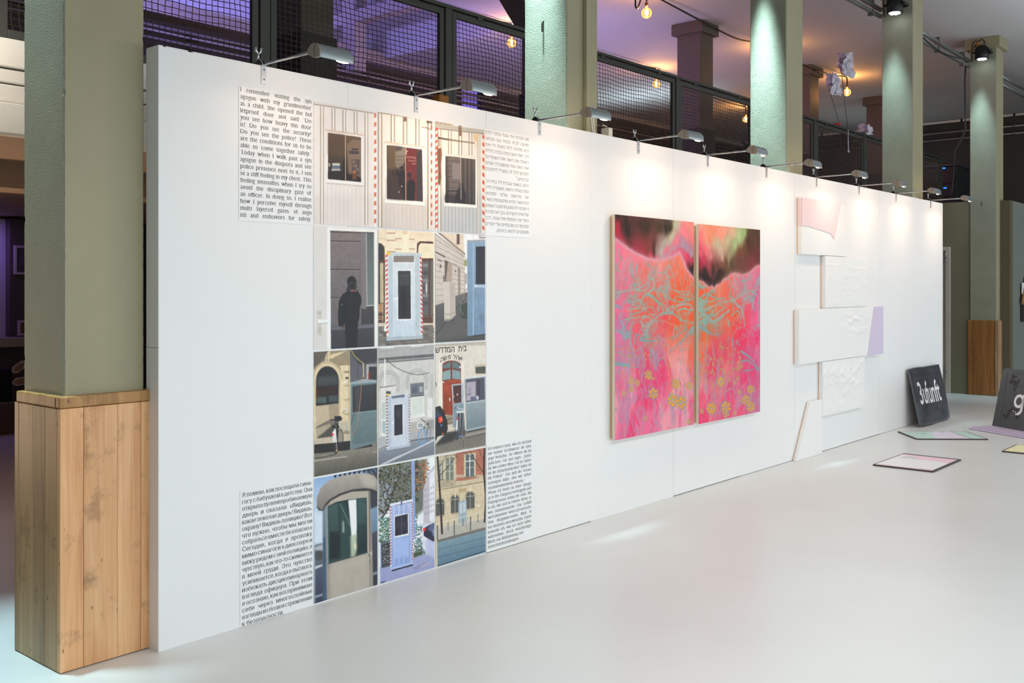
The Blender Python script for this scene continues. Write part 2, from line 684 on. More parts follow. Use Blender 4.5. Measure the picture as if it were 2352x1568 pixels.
fascia_white = mat('fascia_plaster', rgb(226, 220, 210), 0.6, var=0.10, var_scale=2.2, bump=0.2, bump_scale=6, bump_dist=0.01)
soffit_mat = mat('gallery_soffit', rgb(170, 142, 120), 0.7, var=0.05)
purple_wall = mat('pale_upper_wall', rgb(200, 196, 206), 0.8)
white_paint = mat('white_paint', rgb(216, 206, 196), 0.5)
steel = mat('galvanised_steel', rgb(170, 172, 172), 0.35, 0.9)

bm = bmesh.new()
add_box(bm, -6, 24, -9, 11.5, -0.12, 0.0)
struct(obj('floor', bm, floor_mat))
bm = bmesh.new()
add_box(bm, -6, 24, -9, 8.6, 5.01, 5.16)
add_box(bm, 10.3, 24, 8.6, 11.9, 5.01, 5.16)
add_box(bm, -6, 10.3, 8.5, 12.4, 6.1, 6.25)
add_box(bm, -6, 10.3, 8.5, 8.6, 5.16, 6.1)
add_box(bm, 10.3, 10.4, 8.5, 12.4, 5.16, 6.1)
struct(obj('ceiling', bm, ceil_mat))
# back wall of the gallery: brown below the cornice, pale recess above it
bm = bmesh.new()
add_box(bm, -6, 12.17, 11.5, 11.75, 2.3, 4.92)
add_box(bm, 12.75, 22, 11.5, 11.75, 2.3, 4.92)
add_box(bm, 12.17, 12.75, 11.5, 11.75, 2.3, 2.9)
add_box(bm, -6, 22, 11.5, 11.75, 0.0, 2.3)
struct(obj('wall_back', bm, brown_wall))
bm = bmesh.new()
add_box(bm, -6, 10.3, 12.2, 12.4, 4.9, 6.1)
up = struct(obj('wall_upper', bm, purple_wall))
bm = bmesh.new()
add_box(bm, 9.57, 9.79, 11.20, 11.48, 4.70, 6.1)
add_box(bm, 9.57, 9.79, 8.6, 11.20, 5.40, 5.57)
add_box(bm, 9.57, 9.79, 11.48, 12.2, 5.40, 5.57)
struct(obj('trim_1', bm, beige_trim))
bm = bmesh.new()
add_prism(bm, [(11.30, 4.90), (11.30, 4.97), (11.36, 5.0), (11.36, 5.09), (11.75, 5.09), (11.75, 4.90)], 'x', -6, 22)
struct(obj('trim_2', bm, beige_trim))
# window in the back wall lit purple
violet_glass = mat('violet_lit_pane', rgb(120, 110, 200), 0.2, emit=rgb(128, 112, 214), emit_s=0.75)
wn = struct(box('window_1', 12.17, 12.75, 11.66, 11.70, 2.9, 4.92, violet_glass))
bm = bmesh.new()
for a in ((12.17, 12.20, 2.9, 4.92), (12.72, 12.75, 2.9, 4.92)):
    add_box(bm, a[0], a[1], 11.60, 11.66, a[2], a[3])
add_box(bm, 12.20, 12.72, 11.60, 11.66, 2.9, 2.94)
obj('window_frame', bm, mat('dark_window_frame', rgb(60, 52, 56), 0.5), wn)

# gallery slab with its plastered edge
bm = bmesh.new()
add_box(bm, -6, 21.8, 5.24, 11.5, 2.30, 2.73)
struct(obj('floor_gallery', bm, soffit_mat))
bm = bmesh.new()
for (z0, z1, y0) in ((2.60, 2.745, 5.12), (2.525, 2.596, 5.14), (2.43, 2.521, 5.15), (2.27, 2.427, 5.13)):
    add_box(bm, -6, 14.9, y0, 5.24, z0, z1)
struct(obj('trim_3', bm, fascia_white, bevel=0.008))
bm = bmesh.new()
add_box(bm, -6, 14.9, 6.55, 6.90, 2.14, 2.30)
struct(obj('trim_4', bm, soffit_mat))
# end wall, partition with the door, box wall
bm = bmesh.new()
add_box(bm, 21.8, 22.0, -9, 11.5, 0, 5.01)
struct(obj('wall_end', bm, dark_wall))
bm = bmesh.new()
add_box(bm, 14.95, 15.05, 4.20, 4.52, 0, 2.73)
add_box(bm, 14.95, 15.05, 4.52, 5.35, 2.06, 2.73)
add_box(bm, 14.95, 15.05, 5.35, 6.5, 0, 2.73)
struct(obj('wall_partition', bm, olive_dark))
bm = bmesh.new()
add_box(bm, 15.24, 21.8, 3.74, 3.90, 0, 2.73)
add_box(bm, 15.24, 21.8, 3.90, 5.24, 2.63, 2.73)
struct(obj('wall_box', bm, grey_green))
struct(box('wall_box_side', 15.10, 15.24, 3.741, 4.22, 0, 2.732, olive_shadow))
# door in the partition
door_paint = mat('door_paint', rgb(196, 186, 172), 0.5, var=0.05)
dr = struct(box('door_1', 14.965, 15.02, 4.56, 5.32, 0.01, 2.04, door_paint))
bm = bmesh.new()
add_box(bm, 14.93, 15.06, 4.49, 4.56, 0, 2.09)
add_box(bm, 14.93, 15.06, 5.32, 5.39, 0, 2.09)
add_box(bm, 14.93, 15.06, 4.56, 5.32, 2.04, 2.09)
obj('door_frame', bm, door_paint, dr, bevel=0.006)
for z in (0.22, 1.86):
    bm = bmesh.new()
    add_tube(bm, [(14.918, 4.545, z), (14.918, 4.545, z + 0.06)], 0.013, 10)
    add_tube(bm, [(14.918, 4.545, z + 0.066), (14.918, 4.545, z + 0.14)], 0.013, 10)
    obj('hinge', bm, steel, dr)
# under the gallery: purple lit recess, brown pier, sill
bm = bmesh.new()
add_box(bm, 4.76, 5.6, 11.36, 11.5, 0.96, 2.27)
struct(obj('wall_pier', bm, brown_wall))
bm = bmesh.new()
add_box(bm, 2.8, 6.2, 11.22, 11.5, 0.86, 0.93)
add_box(bm, 2.8, 4.9, 11.2, 11.5, 0.93, 0.962)
struct(obj('trim_5', bm, beige_trim))
struct(box('wall_recess', 2.6, 4.76, 11.47, 11.5, 0.965, 2.27, purple_wall))

# ------------------------------------------------------------------ columns
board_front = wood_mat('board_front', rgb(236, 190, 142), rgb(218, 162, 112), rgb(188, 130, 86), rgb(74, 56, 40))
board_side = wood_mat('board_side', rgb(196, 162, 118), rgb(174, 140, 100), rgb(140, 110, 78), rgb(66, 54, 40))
board_old = wood_mat('board_old', rgb(178, 122, 62), rgb(150, 98, 46), rgb(112, 68, 30), rgb(60, 40, 22), 1.0, 5.0)
board_pale = wood_mat('board_pale', rgb(180, 148, 114), rgb(150, 116, 86), rgb(120, 90, 64), rgb(80, 62, 46), 1.2, 9.0)
rail_wood = wood_mat('rail_wood', rgb(208, 164, 104), rgb(188, 140, 84), rgb(150, 104, 56), rgb(84, 62, 40), 0.7, 3.0)
black_dark = mat('dark_cladding', rgb(46, 42, 38), 0.6, var=0.1, var_scale=1.0)
CWX, CWY = 0.340, 0.352


def shaft(name, z0, z1, x0, y0, wx, wy, mats, parent, seed, chips=0.004):
    """Plastered square shaft with slightly chipped corner edges: mats[0] on the y faces, mats[1] on the x faces."""
    g = random.Random(seed)
    n = max(4, int((z1 - z0) / 0.018))
    bm = bmesh.new()
    rows = []
    for i in range(n + 1):
        z = z0 + (z1 - z0) * i / n
        row = []
        for (cx, cy) in ((0, 0), (1, 0), (1, 1), (0, 1)):
            d = chips * g.random() ** 3 * 0.45 + (0.008 * g.random() if g.random() < 0.02 else 0)
            sx = d if cx == 0 else -d
            sy = d if cy == 0 else -d
            e = 0.006
            if cx == cy:
                pts = [(cx, cy, 0, e if cy == 0 else -e), (cx, cy, e if cx == 0 else -e, 0)]
            else:
                pts = [(cx, cy, e if cx == 0 else -e, 0), (cx, cy, 0, e if cy == 0 else -e)]
            for (a, b, ox, oy) in pts:
                row.append(bm.verts.new((x0 + a * wx + ox + (sx if ox else 0), y0 + b * wy + oy + (sy if oy else 0), z)))
        rows.append(row)
    m = len(rows[0])
    for i in range(n):
        for k in range(m):
            f = bm.faces.new((rows[i][k], rows[i][(k + 1) % m], rows[i + 1][(k + 1) % m], rows[i + 1][k]))
            d = rows[i][(k + 1) % m].co - rows[i][k].co
            f.material_index = 0 if abs(d.x) > abs(d.y) else 1
    bm.faces.new(rows[0][::-1])
    bm.faces.new(rows[-1])
    return obj(name, bm, mats, parent)


def capital(parent, x0, y0, wx, wy, z0, z1, m, over=0.055):
    bm = bmesh.new()
    add_box(bm, x0 - over, x0 + wx + over, y0 - over, y0 + wy + over, z0, z1)
    return obj('capital', bm, m, parent, bevel=0.006)


def pine_boards(parent, x0, y0, wx, wy, z0, z1, t, mfront, mside, splits_f, splits_s):
    def run(axis, a0, a1, c0, c1, cuts, m):
        ed = [a0] + [a0 + (a1 - a0) * q for q in cuts] + [a1]
        for i in range(len(ed) - 1):
            bm = bmesh.new()
            a, b = ed[i] + 0.0006, ed[i + 1] - 0.0006
            j = 0.0008 * (i % 2)
            if axis == 'x':
                add_box(bm, a, b, c0 - j, c1, z0, z1)
            else:
                add_box(bm, c0 - j, c1, a, b, z0, z1)
            obj('board', bm, m, parent, bevel=0.0016)
    run('x', x0 - t, x0 + wx + t, y0 - t, y0, splits_f, mfront)
    run('y', y0, y0 + wy + t, x0 - t, x0, splits_s, mside)
    run('x', x0 - t, x0 + wx + t, y0 + wy, y0 + wy + t, splits_f, mfront)
    run('y', y0, y0 + wy, x0 + wx, x0 + wx + t, splits_s, mside)


COLX = [1.826, 5.072, 8.268, 11.530, 14.925]
CY = 3.872
cols = []
for i, x in enumerate(COLX):
    t = thing('column', ('nearest green column with a pine clad foot at the left end of the wall',
                         'green column behind the wall, with a pipe and white cables on it',
                         'green column behind the wall, between the pipe column and the high spotlight column',
                         'green column with a black spotlight cut by the top of the picture',
                         'farthest green column, with a square capital and an old wooden foot')[i], 'column', (x, CY, 0), 0, 'row of green columns')
    z0 = 1.06 if i == 0 else (1.052 if i == 4 else 0.0)
    shaft('shaft', 0.0, 5.0 - 0.13, 0, 0, CWX, CWY, [olive_smooth, olive_stucco], t, 10 + i)
    capital(t, 0, 0, CWX, CWY, 4.86, 5.009, olive_smooth)
    cols.append(t)
t = cols[0]
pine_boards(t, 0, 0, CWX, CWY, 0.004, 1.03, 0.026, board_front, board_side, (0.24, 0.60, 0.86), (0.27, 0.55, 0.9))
for (nm, b) in (('ledge', (-0.032, CWX + 0.032, -0.032, 0.0)), ('ledge', (-0.032, 0.0, 0.0, CWY)), ('ledge', (CWX, CWX + 0.032, 0.0, CWY))):
    bm = bmesh.new()
    add_box(bm, b[0], b[1], b[2], b[3], 1.032, 1.078)
    obj(nm, bm, rail_wood, t, bevel=0.006)
t = cols[4]
for (b, m) in (((-0.016, 0.0, 0.012, CWY - 0.04), board_old), ((-0.030, 0.0, -0.03, 0.012), board_pale), ((-0.022, 0.0, CWY - 0.035, CWY + 0.02), board_old),
               ((0.0, 0.13, -0.026, 0.0), board_pale), ((0.131, 0.25, -0.026, 0.0), board_pale), ((0.251, CWX + 0.02, -0.026, 0.0), board_pale)):
    bm = bmesh.new()
    add_box(bm, b[0], b[1], b[2], b[3], 0.004, 1.052)
    obj('board', bm, m, t, bevel=0.003)
# second row, on the gallery
for i, x in enumerate((5.072, 8.3, 11.530, 14.93, 18.20)):
    t = thing('gallery_column', ('gallery column with a dark foot behind the first lamp', 'gallery column with a flared head behind the pipe column',
                                 'brown gallery column with a square capital, rising above the railing in the middle', 'gallery column half hidden behind the third green column',
                                 'farthest gallery column, half hidden behind the fourth green column')[i], 'column', (x, 6.60, 2.73), 0, 'gallery columns')
    shaft('shaft', 0.0, 2.15, 0, 0, CWX, CWY, [gallery_paint, gallery_paint], t, 40 + i)
    capital(t, 0, 0, CWX, CWY, 2.13, 2.278, gallery_paint)
    bm = bmesh.new()
    add_box(bm, -0.02, CWX + 0.02, -0.02, CWY + 0.02, 0.0, 0.875)
    obj('dark_foot', bm, black_dark, t, bevel=0.004)
    if i == 1:
        bm = bmesh.new()
        add_prism(bm, [(0.0, 1.50), (0.0, 2.13), (-0.62, 2.13), (-0.62, 2.0), (-0.08, 1.52)], 'y', 0.03, CWY - 0.03)
        obj('haunch', bm, gallery_paint, t)

# details on the columns
hook_steel = mat('dark_steel', rgb(90, 88, 84), 0.4, 0.8)
cream_pvc = mat('cream_plastic', rgb(224, 220, 206), 0.45)
x2 = COLX[1]
bm = bmesh.new()
add_box(bm, x2 + 0.176, x2 + 0.222, CY - 0.030, CY - 0.0005, 1.9, 4.85)
tag(obj('cable_duct', bm, olive_smooth, bevel=0.004), 'olive painted cable duct running up the front of the pipe column', 'duct')
t = thing('cable_pair', 'two white cables coming out of the painted duct above the wall', 'cable', (x2 + 0.22, CY - 0.02, 2.5))
for k, dx in enumerate((0.0, 0.022)):
    bm = bmesh.new()
    add_tube(bm, [(dx + 0.004, -0.012, 0.19), (dx + 0.004, -0.012, 0.11), (dx + 0.012, -0.014, 0.04), (dx + 0.04, -0.014, -0.02), (dx + 0.09, -0.012, -0.06), (dx + 0.12, -0.01, -0.10)], 0.006, 8)
    obj('cable', bm, cream_pvc, t)
bm = bmesh.new()
add_box(bm, 0, 0.044, -0.03, 0.03, 0.0, 0.065)
add_tube(bm, [(0.02, 0, 0.065), (0.02, 0, 0.078), (-0.03, 0, 0.082)], 0.003, 6)
tag(obj('junction_box', bm, cream_pvc, loc=(x2 + CWX + 0.025, 3.83, 2.501), bevel=0.003), 'small white box on top of the wall beside the pipe column', 'box')
for (i, z, yy, L) in ((1, 3.24, 0.19, 0.07), (4, 2.72, 0.19, 0.06)):
    bm = bmesh.new()
    add_tube(bm, [(0.01, 0, 0), (-0.010, 0, 0.004), (-0.014, 0, -0.006), (-0.014, 0, -L)], 0.005, 8)
    tag(obj('hook', bm, hook_steel, loc=(COLX[i], CY + yy, z)), ('bent steel hook high on the lit face of the pipe column' if i == 1 else 'bent steel hook on the lit face of the farthest green column'), 'hook')
VW = 3.774                                   # front face of the white wall

# ------------------------------------------------------------------ the white exhibition wall
wall_white = mat('wall_white', (0.86, 0.86, 0.855, 1), 0.55, var=0.015, var_scale=1.0, spec=0.4)
wall_core = mat('wall_core', (0.80, 0.80, 0.79, 1), 0.6)
EW = thing('exhibition_wall', 'long free standing white exhibition wall made of ten tall panels', 'exhibition wall', (2.176, VW, 0))
PW = 1.0085
for k in range(10):
    g = 0.0007
    z0 = (0.0, 0.0, 0.004, 0.0, 0.006, 0.003, 0.005, 0.006, 0.002, 0.0)[k]
    dy = (0.0, 0.0008, 0.0, 0.0012, 0.0, 0.001, 0.0, 0.0012, 0.0004, 0.0)[k]
    bm = bmesh.new()
    add_box(bm, k * PW + g, (k + 1) * PW - g, dy, 0.018, z0, 2.5)
    obj('panel', bm, wall_white, EW, bevel=0.0012)
bm = bmesh.new()
add_box(bm, 0.004, 10 * PW - 0.004, 0.0185, 0.095, 0.0, 2.492)
obj('core', bm, wall_core, EW)
for (a, b) in ((-0.0022, 0.0), (10 * PW, 10 * PW + 0.0022)):
    bm = bmesh.new()
    add_box(bm, a, b, 0.0, 0.095, 1.2555, 2.5)
    obj('end_strip', bm, wall_white, EW)
    bm = bmesh.new()
    add_box(bm, a, b, 0.0, 0.095, 0.0, 1.2535)
    obj('end_strip', bm, wall_white, EW)
# cap strip with two small notches near the left end
bm = bmesh.new()
x = 0.0
for (a, b) in ((0.0, 0.02), (0.032, 0.135), (0.158, 10 * PW)):
    add_box(bm, a, b, 0.001, 0.095, 2.4995, 2.5045)
obj('cap_strip', bm, wall_white, EW)

# ------------------------------------------------------------------ ten clamp lamps on the top edge
bright_zinc = mat('bright_zinc', rgb(206, 214, 222), 0.3, 0.85)
alu = mat('brushed_aluminium', rgb(150, 158, 160), 0.42, 0.75, var=0.06, var_scale=20, stretch=(1, 30, 30))
cap_grey = mat('grey_lamp_cap', rgb(150, 140, 130), 0.5, 0.2)
black_plastic = mat('black_plastic', rgb(24, 24, 26), 0.45)
hole_black = mat('hole_black', rgb(14, 14, 16), 0.8)
tube_glow = mat('lamp_tube', (1, 0.9, 0.75, 1), 0.4, emit=(1.0, 0.80, 0.58, 1), emit_s=6.0)
inner_white = mat('lamp_reflector', (0.85, 0.83, 0.8, 1), 0.3, 0.3)
chrome = mat('chrome_rod', rgb(196, 194, 190), 0.2, 0.9)


def make_lamp(label):
    """Origin: top front edge of the wall, X along the wall, -Y towards the room."""
    t = thing('clamp_lamp', label, 'lamp', (0, 0, 0), 0, 'clamp lamps along the top of the wall')
    bm = bmesh.new()
    add_box(bm, -0.012, 0.012, -0.0035, -0.0008, -0.078, 0.004)
    add_box(bm, -0.012, 0.012, -0.0035, 0.03, 0.0055, 0.008)
    add_tube(bm, [(0, 0.004, 0.0055), (0, 0.004, 0.0056)], 0.002, 6)
    p = obj('clamp_plate', bm, bright_zinc, t, bevel=0.0015)
    for z in (-0.014, -0.058):
        bm = bmesh.new()
        add_tube(bm, [(0.001, -0.0037, z), (0.001, -0.0040, z)], 0.0036, 12)
        obj('screw_hole', bm, hole_black, p)
    # black jaw reaching over the top of the wall
    bm = bmesh.new()
    add_prism(bm, [(-0.002, 0.008), (0.012, 0.030), (0.030, 0.036), (0.050, 0.024), (0.062, 0.0058), (0.04, 0.0058), (0.03, 0.014), (0.018, 0.0085)], 'x', -0.011, 0.011)
    add_tube(bm, [(0, 0.005, 0.0065), (0, 0.03, 0.0065)], 0.006, 8)
    obj('clamp_jaw', bm, black_plastic, t, bevel=0.002)
    # bent wire over the jaw and wing nut
    bm = bmesh.new()
    add_tube(bm, [(-0.002, -0.002, 0.006), (-0.006, 0.010, 0.026), (-0.008, 0.024, 0.042), (-0.008, 0.040, 0.034), (-0.006, 0.058, 0.007)], 0.0022, 6)
    obj('clamp_wire', bm, bright_zinc, t)
    bm = bmesh.new()
    add_tube(bm, [(-0.010, 0.024, 0.036), (-0.010, 0.024, 0.066)], 0.0045, 8)
    for s in (-1, 1):
        add_tube(bm, [(-0.010 + 0.003 * s, 0.024, 0.060), (-0.010 + 0.012 * s, 0.024, 0.072), (-0.010 + 0.015 * s, 0.024, 0.088)], 0.0042, 8, r_end=0.0055)
    obj('wing_nut', bm, bright_zinc, t)
    # arm: flat bar on edge towards the room
    bm = bmesh.new()
    a0, a1 = Vector((0.004, 0.006, 0.0125)), Vector((0.004, -0.325, 0.0135))
    add_tube(bm, [a0, a0.lerp(a1, 0.5), a1], 0.0062, 10)
    obj('arm', bm, chrome, t)
    # half round hood, opening turned down and towards the wall
    piv = Vector((0.0, -0.318, 0.012))
    R = Matrix.Rotation(math.radians(18), 3, 'X')
    prof = []
    N = 16
    for k in range(N + 1):
        a = math.pi * k / N
        prof.append((-0.046 + 0.046 * math.cos(a), -0.006 + 0.052 * math.sin(a)))

    def place(x, q, s=1.0):
        c = Vector((0, -0.046, -0.006))
        v = Vector((0, q[0], q[1]))
        v = c + (v - c) * s
        v = R @ v
        return Vector((x, piv.y + v.y, piv.z + v.z + 0.006))
    X0, X1 = 0.0, 0.185
    bm = bmesh.new()
    rows = []
    for (x, s) in ((X0 + 0.003, 1.0), (X1 - 0.02, 1.0), (X1 - 0.006, 0.985), (X1, 0.94)):
        rows.append([bm.verts.new(place(x, q, s)) for q in prof])
    inner = [[bm.verts.new(place(x, q, 0.93)) for q in prof] for x in (X1 - 0.006, X0 + 0.003)]
    rows += inner
    for i in range(len(rows) - 1):
        for k in range(N):
            f = bm.faces.new((rows[i][k], rows[i][k + 1], rows[i + 1][k + 1], rows[i + 1][k]))
            f.smooth = i < 2
            f.material_index = 1 if i >= 4 else 0
    f = bm.faces.new([v for v in rows[3]])
    obj('hood', bm, [alu, inner_white], t, fix=False)
    hood = t.children[-1]
    # end cap with its belly and seam
    bm = bmesh.new()
    cap = prof + [(-0.07, -0.013), (-0.046, -0.016), (-0.02, -0.012)]
    A = [bm.verts.new(place(X0 - 0.004, q, 0.985)) for q in cap]
    B = [bm.verts.new(place(X0 + 0.004, q, 1.0)) for q in cap]
    bm.faces.new(A)
    bm.faces.new(B[::-1])
    for k in range(len(cap)):
        bm.faces.new((A[k], A[(k + 1) % len(cap)], B[(k + 1) % len(cap)], B[k]))
    ec = obj('end_cap', bm, cap_grey, t)
    bm = bmesh.new()
    add_tube(bm, [place(X0 - 0.0045, q) for q in ((-0.044, 0.046), (-0.050, 0.034), (-0.044, 0.020), (-0.052, 0.004), (-0.060, -0.012))], 0.0012, 5)
    obj('seam', bm, mat_seam, ec)
    # glass of the bulb peeping out of the hood at its far end
    bm = bmesh.new()
    rb = bmesh.ops.create_uvsphere(bm, u_segments=16, v_segments=10, radius=1.0)
    cc = place(0.138, (-0.072, -0.006))
    for v in rb['verts']:
        v.co = Vector((v.co.x * 0.036, v.co.y * 0.011, v.co.z * 0.007)) + cc
    obj('lamp_bulb', bm, tube_glow, hood, smooth=True)
    return t


mat_seam = mat('cap_seam', rgb(80, 74, 70), 0.6)
LX = [2.69, 3.643, 4.672, 5.752, 6.702, 7.682, 8.682, 9.69, 10.712, 11.828]
LL = ['nearest clamp lamp on the wall top, above the English text',
      'second clamp lamp from the left, above the couple and banner print',
      'third clamp lamp from the left, in front of the pipe column',
      'fourth clamp lamp from the left, above the painting on its left side',
      'fifth clamp lamp from the left, above the right canvas, left of the middle column',
      'sixth clamp lamp from the left, its hood just right of the third column',
      'seventh clamp lamp from the left, above the pink relief panel',
      'eighth clamp lamp from the left, its hood crossing the fourth column',
      'ninth clamp lamp from the left, last but one on the wall top',
      'farthest clamp lamp, at the right end of the wall, in front of the last column']
first = make_lamp(LL[0])
rots = [0.0, 0.0, -0.05, -0.03, 0.02, 0.03, 0.0, 0.02, 0.0, 0.02]
for i, x in enumerate(LX):
    o = first if i == 0 else dup(first, None, None, LL[i])
    o.location = (x, VW, 2.5005)
    o.rotation_euler = (0, 0, rots[i])
    l = area('lamp_light', (0, 0, 0), (0, 1, -1), 0.15, 0.02, LAMP_W, (1.0, 0.75, 0.55), 160)
    l.parent = o
    l.location = (0.09, -0.366, 0.030)
    d = Vector((0.0, 0.0, -1.0))
    l.rotation_euler = (math.atan2(d.y, -d.z), 0, 0)
    p = point('lamp_bulb_light', (0, 0, 0), GLOW_W, (1.0, 0.66, 0.44), 0.02)
    p.parent = o
    p.location = (0.138, -0.392, -0.040)

# ------------------------------------------------------------------ the twelve photo prints on the wall
VW = 3.774                                   # front face of the white wall
CA = (715, 230, 410 / 2074)
CB = (715, 510, 410 / 2143)
CC = (715, 780, 410 / 2009)
CD = (715, 1020, 410 / 1692)
CG = (720, 800, 150 / 784)
CH = (865, 780, 255 / 1379)
CI = (720, 1070, 285 / 1354)
RED = (228, 84, 60)
UC = [(2.972, 3.372), (3.379, 3.777), (3.785, 4.186)]
ZR = [(1.807, 2.381), (1.208, 1.798), (0.608, 1.199), (0.008, 0.599)]
ZTOP = [2.385, 2.389, 2.394]
ROWWALL = [(238, 230, 222), (226, 225, 222), (222, 224, 226), (222, 225, 228)]


def stripes(c, x0, x1, y0, y1, n, slant, col=RED, base=(245, 230, 220), xt=0.0, duty=0.5):
    c.poly([(x0, y0), (x1, y0), (x1 + xt, y1), (x0 + xt, y1)], base)
    st = (y1 - y0) / n
    for k in range(n):
        a = y0 + k * st
        t = (a - y0) / (y1 - y0) * xt
        c.poly([(x0 + t, a), (x1 + t, a - slant), (x1 + t, a - slant + st * duty), (x0 + t, a + st * duty)], col)


def ribs(c, xs, ytop, ybot, w, dark, light, a=0.8):
    for i, x in enumerate(xs):
        yt = ytop(x) if callable(ytop) else ytop
        yb = ybot(x) if callable(ybot) else ybot
        c.poly([(x - w, yt), (x - w * 0.45, yt), (x - w * 0.45, yb), (x - w, yb)], dark, a, 1)
        c.poly([(x - w * 0.4, yt), (x + w * 0.4, yt), (x + w * 0.4, yb), (x - w * 0.4, yb)], light, a, 1)
        c.poly([(x + w * 0.45, yt), (x + w, yt), (x + w, yb), (x + w * 0.45, yb)], dark, a * 0.8, 1)


def print_window_van(c):
    c.crop(*CA)
    c.img[:] = np.array((240, 226, 214)) / 255
    c.rect(0, 1100, 760, 1500, (226, 208, 196), 0.6, 20)
    c.poly([(5, 20), (745, 110), (745, 160), (5, 55)], (228, 214, 202))
    c.line([(5, 45), (745, 160)], 9, (150, 128, 108), 0.9)
    ribs(c, [125, 257, 383, 513, 638], lambda x: 55 + x * 0.155, lambda x: 1450 if x in (125, 638) else 375 + x * 0.12, 22, (158, 134, 112), (246, 234, 222))
    c.poly([(165, 340), (600, 402), (600, 425), (165, 362)], (236, 206, 182))
    c.line([(165, 345), (600, 405)], 5, (190, 150, 124))
    c.poly([(180, 362), (598, 420), (598, 965), (180, 930)], (252, 240, 228))
    c.poly([(195, 380), (575, 432), (575, 950), (195, 914)], (112, 84, 62), col2=(44, 33, 30))
    c.poly([(195, 380), (390, 408), (390, 640), (195, 640)], (92, 68, 52), 0.7, 8)
    for x in range(205, 380, 22):
        c.line([(x, 400), (x - 4, 700)], 3, (70, 52, 42), 0.5)
    c.poly([(410, 500), (470, 446), (575, 462), (575, 900), (430, 860)], (138, 108, 84), 0.9, 3)
    c.poly([(420, 440), (575, 440), (575, 468), (480, 456), (415, 520)], (100, 76, 58), 0.9, 2)
    c.rect(468, 562, 545, 580, (52, 44, 48))
    c.poly([(440, 588), (540, 592), (556, 612), (540, 628), (440, 622)], (70, 60, 66))
    c.rect(440, 640, 552, 668, (150, 126, 104))
    c.ring(465, 655, 13, 12, 4, (70, 55, 48))
    c.line([(490, 655), (545, 658)], 9, (95, 78, 66))
    c.rect(470, 690, 560, 870, (92, 74, 66))
    for k in range(10):
        c.rect(480 + (k % 3) * 26, 700 + (k // 3) * 44, 500 + (k % 3) * 26, 734 + (k // 3) * 44, ((150, 128, 110), (110, 84, 80), (80, 66, 84), (130, 100, 80))[k % 4], 0.8)
    c.rect(245, 732, 332, 760, (214, 204, 190), 1, 1)
    c.poly([(240, 760), (334, 760), (330, 800), (240, 800)], (100, 110, 120))
    c.rect(236, 798, 336, 822, (190, 184, 178), 1, 1)
    c.rect(200, 730, 222, 770, (180, 165, 150), 0.9)
    c.poly([(195, 830), (300, 820), (390, 840), (470, 860), (575, 900), (575, 950), (195, 914)], (38, 30, 30), 0.92, 4)
    c.ell(385, 790, 22, 120, (36, 28, 28), 0.8, 4)
    c.ell(497, 832, 16, 14, (196, 120, 70))
    c.rect(478, 850, 520, 920, (120, 66, 46), 1, 2)
    c.line([(395, 405), (397, 935)], 9, (214, 184, 152))
    c.poly([(175, 918), (605, 955), (605, 990), (175, 955)], (252, 238, 224))
    c.line([(175, 958), (605, 995)], 4, (170, 150, 136))
    for k in range(9):
        x = 190 + k * 47
        c.line([(x, 965 + k * 4), (x, 1460)], 3.5, (192, 174, 162), 0.8)
        c.line([(x + 6, 968 + k * 4), (x + 30, 970 + k * 4)], 7, (206, 186, 172), 0.9)
    c.line([(110, 400), (110, 1440)], 4, (190, 170, 156), 0.8)
    stripes(c, 8, 30, 40, 1450, 14, 8, (232, 92, 66), (248, 232, 220))
    stripes(c, 728, 752, 160, 1480, 13, 10, (236, 104, 74), (248, 232, 220))
    c.grain(0.03, 6, 1)


